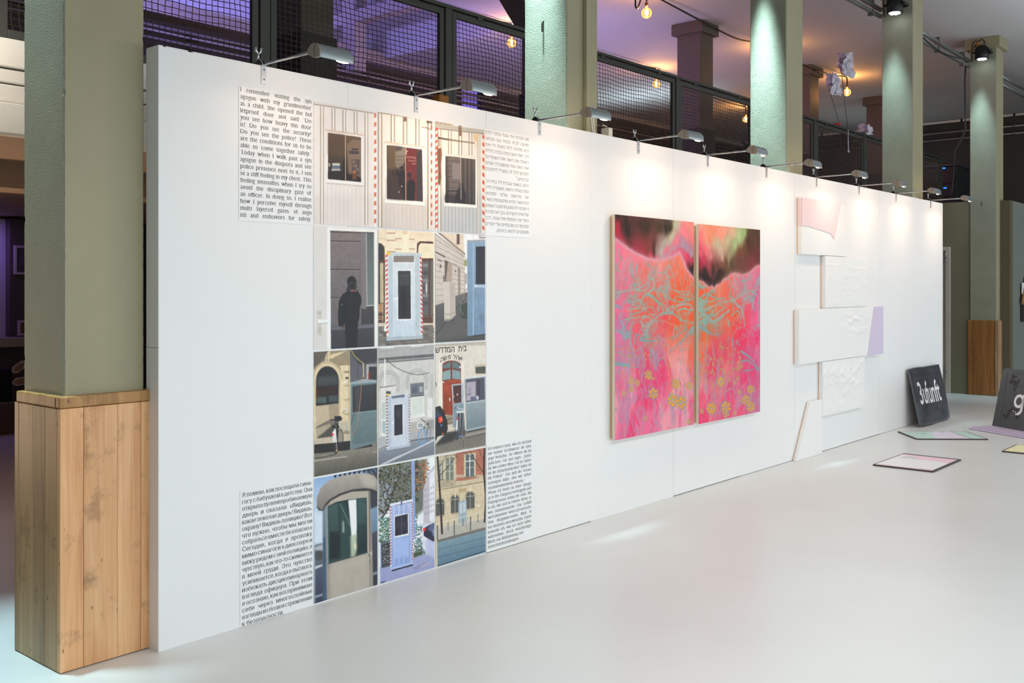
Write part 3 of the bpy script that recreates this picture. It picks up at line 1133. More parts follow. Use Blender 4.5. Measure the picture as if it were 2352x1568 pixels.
def print_window_couple(c):
    c.crop(*CA)
    c.img[:] = np.array((246, 230, 212)) / 255
    c.rect(755, 1150, 1400, 1520, (214, 196, 182), 0.8, 30)
    c.poly([(755, 110), (1402, 205), (1402, 235), (755, 145)], (196, 172, 146))
    c.line([(755, 145), (1402, 240)], 9, (140, 112, 86))
    c.rect(765, 150, 825, 1480, (206, 184, 160), 0.7, 6)
    ribs(c, [800, 948, 1090, 1232, 1372], lambda x: 150 + (x - 755) * 0.14, lambda x: 1500 if x in (800, 1372) else 490 + (x - 755) * 0.12, 26, (150, 122, 94), (250, 236, 220))
    c.rect(1068, 180, 1104, 250, (128, 98, 76))
    c.ring(1086, 188, 13, 16, 7, (190, 170, 150))
    c.rect(1335, 215, 1402, 270, (80, 60, 48), 0.8, 4)
    c.rect(1280, 240, 1335, 318, (250, 228, 204))
    c.line([(1280, 318), (1330, 322)], 10, (190, 140, 100))
    c.line([(1328, 318), (1395, 350)], 8, (58, 48, 44))
    c.poly([(850, 480), (1318, 540), (1318, 562), (850, 500)], (238, 200, 170))
    c.poly([(862, 500), (1312, 556), (1312, 1222), (862, 1180)], (252, 238, 224))
    c.poly([(876, 522), (1285, 574), (1295, 1176), (880, 1144)], (96, 74, 60), col2=(46, 34, 32))
    c.poly([(970, 535), (1085, 548), (1090, 700), (1060, 760), (1000, 800), (970, 760)], (150, 132, 112), 0.9, 4)
    c.poly([(975, 530), (1060, 545), (1050, 580), (975, 600)], (80, 70, 66), 0.9, 3)
    c.rect(890, 530, 975, 800, (112, 86, 56), 0.75, 5)
    for k in range(16):
        c.rect(985 + (k % 4) * 26, 640 + (k // 4) * 44, 999 + (k % 4) * 26, 668 + (k // 4) * 44, (84, 72, 64), 0.7, 1)
    c.poly([(884, 900), (1100, 880), (1100, 1160), (884, 1144)], (66, 48, 44), 0.9, 10)
    c.ell(1000, 850, 20, 50, (40, 30, 32), 0.9, 4)
    c.ell(950, 850, 8, 40, (44, 34, 34), 0.8, 3)
    c.poly([(1098, 552), (1222, 566), (1222, 1170), (1098, 1160)], (112, 42, 42))
    c.poly([(1222, 600), (1285, 580), (1292, 1170), (1222, 1170)], (66, 56, 54))
    c.poly([(1100, 556), (1108, 585), (1128, 592), (1108, 606), (1112, 640), (1098, 622)], (206, 150, 140))
    c.ell(1048, 785, 17, 22, (40, 30, 30))
    c.poly([(1022, 830), (1072, 805), (1092, 860), (1092, 1150), (1060, 1100), (1020, 980), (1008, 960)], (42, 31, 32), 1, 2)
    c.ell(1138, 836, 23, 24, (152, 52, 62))
    c.ell(1140, 866, 23, 40, (58, 38, 38))
    c.ell(1158, 1010, 50, 96, (38, 29, 32), 1, 2)
    c.poly([(1112, 960), (1205, 960), (1196, 1168), (1110, 1162)], (38, 29, 32), 1, 2)
    c.ell(1050, 1000, 7, 7, (235, 215, 190))
    c.ell(1018, 1066, 7, 7, (225, 205, 180))
    c.line([(1093, 548), (1098, 1165)], 9, (222, 178, 150))
    c.poly([(855, 1158), (1318, 1190), (1318, 1225), (855, 1190)], (252, 238, 222))
    c.line([(855, 1192), (1318, 1228)], 4, (176, 150, 134))
    for k in range(10):
        x = 870 + k * 47
        c.line([(x, 1200 + k * 4), (x, 1510)], 4, (186, 166, 152), 0.85)
    stripes(c, 756, 774, 160, 1500, 15, 10, (226, 86, 62), (244, 226, 210))
    stripes(c, 1388, 1403, 300, 1500, 12, 10, (216, 88, 64), (240, 220, 206))
    c.grain(0.03, 6, 2)


def print_window_broom(c):
    c.crop(*CA)
    c.img[:] = np.array((238, 222, 204)) / 255
    c.rect(1410, 1100, 2010, 1560, (188, 184, 180), 0.8, 40)
    c.poly([(1410, 225), (1640, 250), (1640, 300), (1410, 290)], (206, 184, 150))
    for k in range(5):
        c.poly([(1440 + k * 40, 225), (1456 + k * 40, 225), (1490 + k * 40, 292), (1470 + k * 40, 292)], (150, 128, 100), 0.6, 2)
    c.poly([(1665, 255), (2005, 300), (2005, 350), (1665, 300)], (250, 240, 226))
    c.poly([(1440, 272), (2005, 348), (2005, 392), (1440, 330)], (196, 182, 164))
    c.line([(1430, 330), (2005, 395)], 8, (122, 100, 82))
    ribs(c, [1490, 1610, 1730, 1848], lambda x: 335 + (x - 1430) * 0.11, lambda x: 1540 if x == 1490 else 640, 22, (146, 124, 102), (246, 232, 214))
    ribs(c, [1945], 395, 1540, 16, (160, 142, 122), (236, 222, 204))
    c.rect(1710, 290, 1745, 420, (136, 108, 84))
    c.ring(1727, 300, 14, 16, 7, (170, 150, 130))
    c.poly([(1880, 400), (1940, 400), (1925, 490), (1890, 480)], (232, 190, 140), 1, 3)
    c.line([(1890, 480), (1910, 560), (1930, 480)], 8, (226, 190, 146))
    c.line([(1425, 424), (1520, 448), (1660, 470), (1890, 500)], 22, (88, 68, 52), 1, 0, 14)
    c.line([(1600, 462), (1880, 498)], 8, (206, 172, 138), 0.8)
    c.line([(1486, 430), (1486, 540)], 10, (70, 56, 48))
    stripes(c, 1436, 1468, 340, 1530, 17, 26, (226, 82, 58), (246, 226, 208))
    c.poly([(1460, 560), (1515, 560), (1520, 640), (1506, 760), (1512, 900), (1496, 990), (1474, 980), (1478, 800), (1465, 700)], (136, 92, 72), 1, 2)
    c.line([(1490, 560), (1492, 980)], 8, (96, 62, 50), 0.7)
    c.line([(1478, 980), (1480, 1530)], 14, (196, 206, 210), 0.9)
    c.poly([(1530, 620), (1920, 668), (1920, 1250), (1545, 1220)], (250, 236, 220))
    c.line([(1530, 622), (1920, 668)], 8, (234, 200, 168))
    c.poly([(1558, 648), (1905, 688), (1905, 1214), (1560, 1188)], (92, 78, 70), col2=(56, 46, 46))
    c.poly([(1590, 652), (1735, 668), (1735, 1100), (1600, 1090)], (116, 100, 90), 0.9, 5)
    for k in range(7):
        c.line([(1562, 700 + k * 62), (1740, 712 + k * 62)], 6, (68, 56, 52), 0.9)
    c.poly([(1640, 730), (1726, 742), (1726, 920), (1640, 912)], (140, 124, 118))
    for k in range(8):
        c.line([(1650, 750 + k * 19), (1715, 756 + k * 19)], 4, (112, 98, 94), 0.8)
    for k in range(6):
        c.rect(1760 + k * 24, 690, 1770 + k * 24, 1190, (120, 104, 88) if k % 2 else (66, 54, 50), 0.8, 2)
    c.rect(1588, 1046, 1740, 1062, (40, 34, 40))
    c.ell(1740, 990, 22, 28, (46, 36, 40))
    c.poly([(1718, 1010), (1765, 1010), (1796, 1090), (1790, 1190), (1660, 1190), (1690, 1060)], (42, 34, 38), 1, 2)
    c.ell(1574, 1140, 24, 70, (44, 36, 38), 1, 3)
    c.line([(1734, 672), (1740, 1150)], 9, (218, 190, 158))
    c.poly([(1545, 1190), (1922, 1216), (1922, 1250), (1545, 1224)], (250, 236, 220))
    for k in range(10):
        x = 1556 + k * 40
        c.line([(x, 1235 + k * 2), (x, 1545)], 9, (150, 148, 144), 0.85)
        c.line([(x + 14, 1235 + k * 2), (x + 14, 1545)], 8, (206, 202, 196), 0.8)
    stripes(c, 1985, 2008, 400, 1540, 13, -14, (222, 84, 62), (242, 222, 204))
    c.grain(0.03, 6, 3)


def print_mirror_selfie(c):
    c.crop(*CB)
    c.img[:] = np.array((222, 218, 212)) / 255
    c.rect(20, 40, 200, 1540, (216, 210, 203), 0.8, 10)
    c.poly([(190, 65), (785, 100), (785, 1500), (770, 1500), (760, 120), (190, 90)], (238, 232, 224))
    c.rect(190, 80, 232, 1540, (240, 235, 228))
    c.poly([(228, 105), (748, 128), (752, 1505), (238, 1530)], (116, 106, 104), col2=(40, 40, 44))
    c.poly([(232, 110), (590, 125), (600, 1250), (236, 1250)], (126, 114, 110), 0.95, 2, (104, 98, 100))
    c.line([(230, 118), (745, 132)], 14, (70, 62, 62))
    for y in (222, 560, 898):
        c.line([(234, y + 6), (586, y + 12)], 11, (66, 54, 52))
        c.line([(234, y + 18), (586, y + 24)], 5, (150, 138, 132), 0.6)
    c.grain(0.10, 30, 11, [(232, 110), (590, 125), (600, 1250), (236, 1250)], 4, 2.0)
    c.poly([(590, 130), (655, 134), (660, 1040), (600, 1040)], (120, 112, 112))
    c.poly([(655, 134), (745, 140), (748, 1000), (664, 1000)], (88, 96, 94), 1, 1, (108, 122, 118))
    c.poly([(650, 134), (664, 134), (674, 1000), (660, 1004)], (160, 156, 156))
    c.line([(660, 1004), (750, 998)], 10, (196, 192, 192))
    c.poly([(236, 1250), (752, 1215), (752, 1505), (238, 1530)], (62, 62, 68), 1, 2, (50, 50, 56))
    c.poly([(236, 1255), (600, 1232), (752, 1220), (752, 1262), (400, 1290), (236, 1290)], (112, 112, 118), 0.8, 3)
    D = (22, 23, 28)
    c.ell(482, 700, 50, 52, D)
    c.ell(484, 762, 40, 48, (74, 58, 56))
    c.poly([(430, 690), (434, 800), (470, 830), (520, 830), (545, 790), (538, 690)], (30, 26, 30), 0.75, 1)
    c.ell(486, 748, 30, 16, (120, 96, 90))
    c.rect(462, 738, 512, 775, (22, 22, 26))
    c.ell(495, 832, 28, 22, (140, 84, 84))
    c.poly([(424, 780), (470, 835), (545, 830), (552, 800), (560, 830), (595, 890), (602, 960), (580, 1020), (575, 1150), (560, 1200), (550, 1505), (415, 1512), (400, 1200), (390, 1250), (330, 1250), (318, 1150), (330, 950), (370, 870), (425, 830)], D)
    c.poly([(345, 1245), (392, 1245), (390, 1280), (370, 1288)], (90, 70, 66))
    c.line([(480, 860), (470, 1180)], 6, (44, 46, 54), 0.8)
    c.line([(380, 980), (560, 960)], 5, (40, 42, 50), 0.6)
    c.ell(365, 990, 9, 9, (90, 96, 120))
    c.rect(72, 1060, 126, 1360, (204, 198, 188))
    c.ell(100, 1090, 26, 20, (188, 182, 172))
    c.poly([(80, 1165), (205, 1172), (205, 1205), (80, 1210)], (246, 244, 240))
    c.line([(82, 1212), (200, 1208)], 6, (170, 164, 158))
    c.ell(102, 1290, 20, 40, (190, 184, 172), 1, 2)
    c.grain(0.03, 8, 4)


def print_booth_facade(c):
    c.crop(*CB)
    c.img[:] = np.array((238, 220, 192)) / 255
    c.rect(790, 90, 1460, 240, (232, 212, 182))
    for x, y, w_, h_ in ((910, 95, 100, 40), (912, 150, 98, 70), (1010, 130, 75, 70), (1175, 180, 60, 26), (1010, 300, 72, 26), (1175, 300, 62, 24), (915, 330, 90, 26)):
        c.rect(x, y, x + w_, y + h_, (242, 222, 194))
        c.line([(x, y + h_), (x + w_, y + h_)], 12, (176, 142, 112))
    c.rect(1085, 110, 1172, 370, (246, 226, 196), 1, 4)
    c.poly([(1090, 100), (1165, 100), (1150, 150), (1100, 150)], (222, 196, 164))
    for y in (200, 290):
        c.line([(790, y), (905, y + 4)], 6, (190, 160, 130), 0.7)
        c.line([(1240, y - 50), (1460, y - 44)], 5, (196, 168, 138), 0.7)
    c.poly([(790, 250), (840, 256), (880, 300), (886, 470), (886, 1210), (790, 1210)], (86, 58, 46))
    c.poly([(790, 268), (840, 275), (866, 310), (870, 450), (790, 448)], (44, 44, 46))
    for k in range(4):
        c.line([(800 + k * 20, 270), (802 + k * 20, 448)], 4, (96, 90, 84), 0.8)
    c.line([(790, 360), (870, 366)], 4, (96, 90, 84), 0.8)
    c.rect(800, 486, 872, 978, (58, 48, 44))
    c.poly([(826, 490), (866, 490), (870, 970), (828, 975)], (204, 188, 150), 1, 3)
    c.poly([(846, 490), (850, 490), (852, 970), (842, 970)], (150, 132, 100), 0.7)
    c.poly([(1265, 370), (1268, 260), (1300, 232), (1460, 236), (1460, 262), (1310, 255), (1285, 290), (1280, 372)], (74, 42, 34))
    c.poly([(1282, 370), (1290, 280), (1315, 258), (1460, 262), (1460, 430), (1330, 430), (1330, 370)], (240, 222, 188))
    for x in (1355, 1395, 1430):
        c.ring(x, 330, 15, 24, 4, (216, 198, 160), 0.9)
    c.rect(1325, 435, 1460, 1210, (92, 60, 48))
    c.rect(1330, 470, 1405, 1140, (92, 92, 90), 1, 2)
    c.rect(1425, 470, 1460, 1140, (96, 96, 92), 1, 2)
    for k in range(6):
        c.rect(1335, 500 + k * 90, 1400, 540 + k * 90, (62, 64, 66) if k % 2 else (150, 148, 142), 0.7, 3)
    c.ell(1380, 790, 10, 70, (214, 220, 222), 0.9, 3)
    c.line([(1415, 440), (1420, 1200)], 12, (84, 46, 36))
    c.line([(1330, 1120), (1460, 1115)], 14, (110, 72, 54))
    c.rect(790, 1215, 1460, 1260, (214, 196, 176))
    c.poly([(790, 1250), (1460, 1230), (1460, 1470), (790, 1490)], (112, 106, 98))
    for k in range(60):
        x = 800 + (k % 10) * 68 + (k // 10 % 2) * 30
        y = 1262 + (k // 10) * 38
        g = rnd.uniform(0.75, 1.25)
        c.rect(x, y, x + 58, y + 30, (118 * g, 110 * g, 102 * g), 0.9)
    c.poly([(794, 985), (868, 982), (866, 1080), (794, 1085)], (190, 140, 92))
    for k in range(3):
        c.line([(794, 1010 + k * 30), (868, 1006 + k * 30)], 6, (120, 82, 52))
    c.line([(860, 980), (856, 1300)], 9, (176, 172, 166))
    c.line([(794, 1140), (858, 1136), (858, 1160), (794, 1166)], 9, (200, 160, 112))
    c.poly([(876, 1250), (905, 1230), (905, 1310), (872, 1305)], (236, 232, 226))
    c.poly([(920, 360), (1320, 375), (1325, 410), (905, 400)], (196, 202, 202))
    c.rect(905, 358, 950, 400, (240, 186, 70))
    c.poly([(915, 400), (1310, 410), (1330, 1360), (925, 1375)], (196, 206, 210))
    for x in (935, 950, 966, 1255, 1272, 1288):
        c.line([(x, 405), (x + 4, 1370)], 6, (156, 170, 178), 0.9)
    c.poly([(978, 400), (1238, 406), (1250, 1365), (985, 1370)], (214, 220, 222), 1, 1, (196, 208, 216))
    c.rect(988, 405, 1232, 482, (134, 124, 114))
    c.line([(985, 486), (1240, 486)], 8, (236, 236, 234))
    c.poly([(1025, 568), (1205, 570), (1212, 1178), (1030, 1180)], (226, 228, 228))
    c.poly([(1040, 586), (1190, 586), (1194, 1158), (1044, 1162)], (46, 46, 50), 1, 0, (34, 34, 38))
    c.rect(1050, 600, 1185, 760, (66, 66, 68), 0.7, 5)
    c.rect(1070, 640, 1180, 650, (90, 90, 92), 0.7, 1)
    c.ell(1104, 800, 22, 26, (26, 26, 30))
    c.poly([(1070, 840), (1140, 832), (1144, 1110), (1090, 1120), (1070, 980)], (24, 24, 28), 1, 2)
    c.rect(992, 905, 1030, 928, (240, 240, 238))
    c.line([(998, 928), (996, 1000)], 5, (176, 184, 190), 0.7)
    c.line([(1256, 1210), (1258, 1240)], 7, (120, 130, 138))
    stripes(c, 890, 914, 405, 1370, 17, 22, (212, 58, 66), (244, 234, 230), 12)
    stripes(c, 1302, 1322, 410, 1345, 17, -20, (212, 58, 66), (244, 234, 230), 14)
    c.poly([(900, 1376), (1340, 1358), (1338, 1400), (904, 1428)], (172, 182, 188))
    c.line([(904, 1428), (1336, 1402)], 8, (70, 66, 66))
    c.grain(0.05, 26, 5)


def print_stone_street(c):
    c.crop(*CB)
    c.img[:] = np.array((236, 232, 228)) / 255
    c.poly([(1472, 120), (1830, 380), (1860, 900), (1480, 1010)], (204, 192, 180))
    for k in range(11):
        y0 = 200 + k * 76
        c.line([(1474, y0), (1850, 430 + k * 46)], 5, (128, 114, 106), 0.85)
    c.poly([(1530, 122), (1830, 122), (1832, 360), (1700, 250)], (222, 204, 180))
    for k in range(4):
        c.line([(1745 + k * 22, 130), (1745 + k * 22, 270)], 6, (120, 96, 80) if k == 1 else (188, 166, 146), 0.9)
    c.rect(1745, 130, 1780, 270, (84, 64, 58), 0.9)
    c.poly([(1500, 120), (1545, 120), (1845, 370), (1845, 405)], (176, 158, 142))
    c.line([(1520, 120), (1845, 392)], 7, (96, 82, 76))
    c.line([(1480, 136), (1840, 420)], 5, (120, 104, 96))
    c.poly([(1602, 452), (1690, 500), (1690, 716), (1604, 716)], (98, 84, 74))
    c.poly([(1640, 480), (1690, 506), (1690, 716), (1615, 716)], (172, 152, 136))
    c.poly([(1758, 536), (1790, 556), (1790, 870), (1762, 872)], (150, 132, 118))
    c.rect(1586, 640, 1598, 718, (60, 54, 52))
    c.line([(1478, 350), (1605, 420)], 17, (66, 58, 56), 0.75)
    c.line([(1520, 455), (1570, 470)], 13, (76, 66, 64), 0.8)
    c.ell(1553, 530, 10, 22, (86, 76, 72))
    c.line([(1700, 500), (1745, 520)], 9, (96, 84, 80), 0.7)
    c.ell(1730, 590, 8, 16, (110, 98, 92))
    c.poly([(1480, 1000), (1600, 960), (1740, 880), (1870, 840), (2085, 1300), (2085, 1420), (1480, 1440)], (108, 104, 102), 1, 2, (66, 64, 64))
    c.poly([(1480, 1240), (1660, 1190), (1870, 1140), (1880, 1370), (1480, 1440)], (92, 88, 86), 0.9, 14)
    c.line([(1490, 1350), (1600, 1220), (1640, 1180)], 12, (48, 46, 46), 0.9)
    c.poly([(1592, 715), (1725, 720), (1735, 1110), (1660, 1190), (1598, 1190)], (202, 192, 180))
    c.poly([(1662, 725), (1725, 722), (1735, 1108), (1664, 1185)], (184, 172, 160))
    c.line([(1596, 1100), (1664, 1104), (1735, 1070)], 5, (120, 110, 102))
    c.ell(1650, 1180, 60, 14, (70, 62, 52), 0.7, 4)
    c.poly([(1780, 1000), (1872, 960), (1872, 1160), (1800, 1150)], (44, 56, 46))
    for k in range(8):
        c.line([(1785 + k * 11, 1000 - k * 4), (1795 + k * 10, 1150)], 3, (92, 112, 90), 0.7)
    c.line([(1730, 1050), (1830, 930), (1870, 850)], 8, (40, 38, 40))
    c.ring(1860, 1010, 70, 110, 6, (170, 168, 166), 0.9, 0, 2, 4.5)
    c.line([(1840, 830), (1872, 800)], 6, (36, 34, 36))
    c.ell(1862, 856, 8, 12, (160, 40, 44))
    c.ell(1852, 490, 20, 46, (136, 140, 84), 0.9, 4)
    c.rect(1836, 620, 1868, 740, (170, 160, 154), 1, 2)
    c.rect(2010, 140, 2085, 215, (220, 216, 214))
    c.line([(2015, 160), (2085, 150)], 20, (38, 36, 38))
    c.line([(2015, 188), (2085, 190)], 10, (60, 58, 60))
    c.poly([(1870, 220), (2085, 215), (2085, 1350), (1935, 1360), (1872, 1365)], (134, 158, 180), 1, 0, (112, 138, 162))
    c.poly([(1870, 220), (2085, 212), (2085, 236), (1870, 246)], (150, 156, 160))
    c.rect(1935, 250, 1950, 1350, (158, 180, 198), 0.8, 1)
    c.poly([(1972, 296), (2085, 292), (2085, 752), (1972, 752)], (38, 36, 48))
    c.rect(1955, 748, 2085, 784, (168, 188, 204))
    c.line([(1955, 766), (1996, 766)], 12, (214, 220, 224))
    c.ell(1960, 820, 7, 14, (110, 130, 150))
    c.grain(0.05, 14, 9, [(1870, 800), (2085, 800), (2085, 1360), (1870, 1360)])
    c.ell(2040, 1150, 30, 60, (92, 112, 128), 0.5, 10)
    c.line([(1940, 1362), (2085, 1345)], 12, (36, 34, 36))
    c.grain(0.05, 30, 6)


def print_arch_bike(c):
    c.crop(*CG)
    c.img[:] = np.array((206, 190, 158)) / 255
    c.poly([(0, 20), (440, 10), (440, 260), (0, 260)], (150, 136, 112))
    c.poly([(185, 80), (400, 30), (230, 120), (185, 130)], (214, 196, 158))
    c.poly([(0, 40), (180, 20), (160, 110), (0, 240)], (92, 84, 76), 0.9, 4)
    c.poly([(160, 60), (195, 30), (190, 170), (150, 185), (140, 110)], (214, 200, 166))
    c.line([(170, 70), (160, 120), (175, 165)], 8, (110, 96, 74))
    c.line([(200, 14), (184, 150)], 9, (206, 190, 140))
    t = np.linspace(math.pi, 2 * math.pi, 16)
    arch = lambda r, ry: [(168 + r * math.cos(a), 380 + ry * math.sin(a)) for a in t]
    c.poly([(-30, 1080)] + [(-30, 380)] + arch(180, 220) + [(348, 820), (-30, 900)], (222, 206, 172))
    c.poly(arch(156, 190) + [(324, 800), (20, 800)], (196, 178, 144))
    c.line(arch(170, 206), 9, (148, 130, 102), 0.8)
    c.line(arch(150, 182), 7, (236, 222, 190), 0.8)
    c.poly([(32, 690)] + arch(134, 164) + [(302, 660)], (38, 40, 44))
    c.poly([(44, 455), (50, 340), (290, 330), (296, 430)], (66, 72, 74), 0.9, 8)
    c.rect(34, 455, 302, 570, (46, 30, 28))
    c.line([(34, 480), (302, 445)], 10, (34, 26, 26))
    c.rect(46, 582, 156, 656, (74, 88, 88), 1, 1)
    c.rect(188, 565, 296, 640, (62, 74, 78), 1, 1)
    c.rect(32, 500, 52, 600, (96, 44, 32), 0.8, 3)
    c.poly([(30, 692), (302, 660), (302, 820), (192, 860), (30, 940)], (190, 174, 148))
    c.poly([(185, 676), (302, 660), (302, 818), (192, 850)], (158, 144, 122), 0.9, 2)
    c.poly([(30, 940), (190, 855), (300, 840), (300, 900), (40, 990)], (118, 108, 96), 1, 2)
    c.poly([(30, 960), (200, 900), (215, 1050), (40, 1080)], (168, 156, 136), 1, 2)
    c.poly([(40, 1070), (110, 1020), (250, 900), (300, 880), (300, 1050), (60, 1076)], (64, 62, 60), 0.9, 3)
    c.poly([(310, 210), (436, 200), (440, 290), (340, 280)], (220, 204, 170))
    for y in (280, 440, 610, 780):
        c.poly([(356, y), (436, y - 12), (432, y + 14), (390, y + 26)], (132, 112, 84), 0.9, 1)
    c.rect(345, 290, 438, 860, (228, 212, 178), 0.5, 3)
    c.poly([(345, 420), (372, 396), (402, 390), (400, 405)], (236, 236, 232))
    c.ell(402, 356, 22, 14, (78, 70, 60))
    c.rect(376, 722, 400, 764, (226, 222, 212))
    c.line([(345, 775), (392, 740)], 6, (60, 56, 54))
    c.poly([(436, 20), (760, 0), (760, 420), (440, 420)], (86, 86, 94), 1, 0, (96, 98, 106))
    c.poly([(436, 20), (760, 0), (760, 160), (620, 190), (540, 200)], (54, 52, 58), 0.85, 6)
    c.rect(418, 30, 430, 1000, (160, 146, 120), 0.7, 1)
    c.rect(632, 190, 756, 220, (150, 150, 154))
    c.rect(632, 200, 662, 370, (168, 168, 170))
    c.rect(664, 222, 756, 380, (36, 36, 40))
    for k in range(5):
        c.line([(678 + k * 17, 230), (678 + k * 17, 375)], 4, (98, 98, 102))
    c.rect(655, 290, 676, 370, (122, 60, 40))
    c.line([(448, 16), (500, 100), (580, 170), (596, 180)], 9, (190, 172, 96))
    c.line([(596, 180), (598, 340)], 15, (200, 184, 150))
    c.line([(535, 200), (532, 360)], 9, (64, 66, 74))
    c.poly([(500, 400), (600, 345), (610, 360), (560, 396)], (124, 86, 56))
    c.line([(520, 315), (600, 270)], 5, (70, 66, 66))
    c.poly([(445, 410), (600, 368), (756, 380), (756, 408), (445, 440)], (150, 164, 172))
    c.poly([(445, 432), (756, 405), (760, 1130), (445, 1215)], (104, 124, 130))
    c.poly([(466, 455), (756, 425), (756, 745), (470, 770)], (54, 56, 62), 1, 0, (40, 42, 48))
    c.poly([(490, 470), (560, 460), (560, 760), (500, 765)], (74, 72, 78), 0.7, 8)
    c.rect(478, 740, 510, 765, (110, 66, 66), 0.8, 3)
    c.line([(462, 778), (756, 745)], 16, (122, 144, 150))
    c.poly([(466, 800), (750, 766), (754, 1112), (468, 1146)], (104, 126, 130), 1, 0, (92, 112, 116))
    c.line([(448, 440), (448, 1212)], 16, (118, 140, 148))
    c.line([(445, 920), (490, 770)], 6, (42, 44, 48))
    c.line([(574, 400), (566, 560), (540, 780), (520, 900), (470, 1050)], 8, (170, 126, 100))
    c.poly([(280, 886), (430, 880), (436, 1026), (300, 1040)], (186, 178, 160))
    c.poly([(350, 1020), (380, 980), (434, 990), (434, 1030)], (138, 128, 112), 0.9, 3)
    c.poly([(10, 1090), (440, 1034), (440, 1110), (10, 1150)], (190, 180, 160))
    c.poly([(10, 1150), (240, 1130), (440, 1105), (440, 1215), (10, 1266)], (36, 34, 36))
    c.poly([(445, 1216), (760, 1130), (760, 1172), (470, 1212)], (34, 32, 34))
    c.poly([(695, 1150), (755, 1135), (755, 1165), (705, 1170)], (140, 132, 122))
    c.poly([(10, 1262), (440, 1215), (770, 1165), (770, 1430), (10, 1560)], (138, 134, 122), 1, 0, (84, 82, 76))
    c.poly([(10, 1340), (250, 1304), (410, 1284), (400, 1300), (10, 1356)], (172, 168, 156), 0.9, 1)
    c.poly([(700, 1240), (760, 1228), (760, 1240), (700, 1250)], (170, 166, 156), 0.8, 1)
    c.line([(14, 1310), (120, 1300), (270, 1268)], 8, (44, 42, 44))
    c.line([(20, 1280), (110, 1262), (250, 1254)], 6, (60, 56, 56), 0.7)
    K = (26, 28, 32)
    c.ell(324, 1070, 34, 104, (60, 58, 58), 0.35, 0)
    c.ring(322, 1072, 34, 104, 8, K)
    c.line([(290, 900), (286, 1040), (276, 1150)], 22, K)
    c.line([(205, 858), (250, 850), (300, 845), (340, 838)], 12, K)
    c.poly([(250, 815), (330, 808), (340, 860), (290, 880), (255, 870)], (30, 32, 40))
    c.line([(262, 870), (258, 930)], 14, (60, 66, 92))
    c.ell(238, 940, 22, 14, K)
    c.ell(298, 944, 14, 14, K)
    c.poly([(245, 965), (266, 965), (286, 1160), (268, 1160)], (226, 226, 228))
    c.poly([(226, 1000), (250, 985), (256, 1130), (234, 1120)], (220, 220, 224))
    c.ell(230, 1030, 16, 13, (220, 56, 40))
    c.poly([(240, 1130), (292, 1130), (290, 1230), (270, 1270), (252, 1210)], (56, 54, 54))
    c.ring(268, 1195, 24, 66, 7, (34, 32, 34))
    c.ell(276, 1225, 9, 9, (214, 150, 60))
    c.line([(276, 1140), (285, 1235)], 6, (200, 196, 190))
    c.grain(0.06, 30, 7)


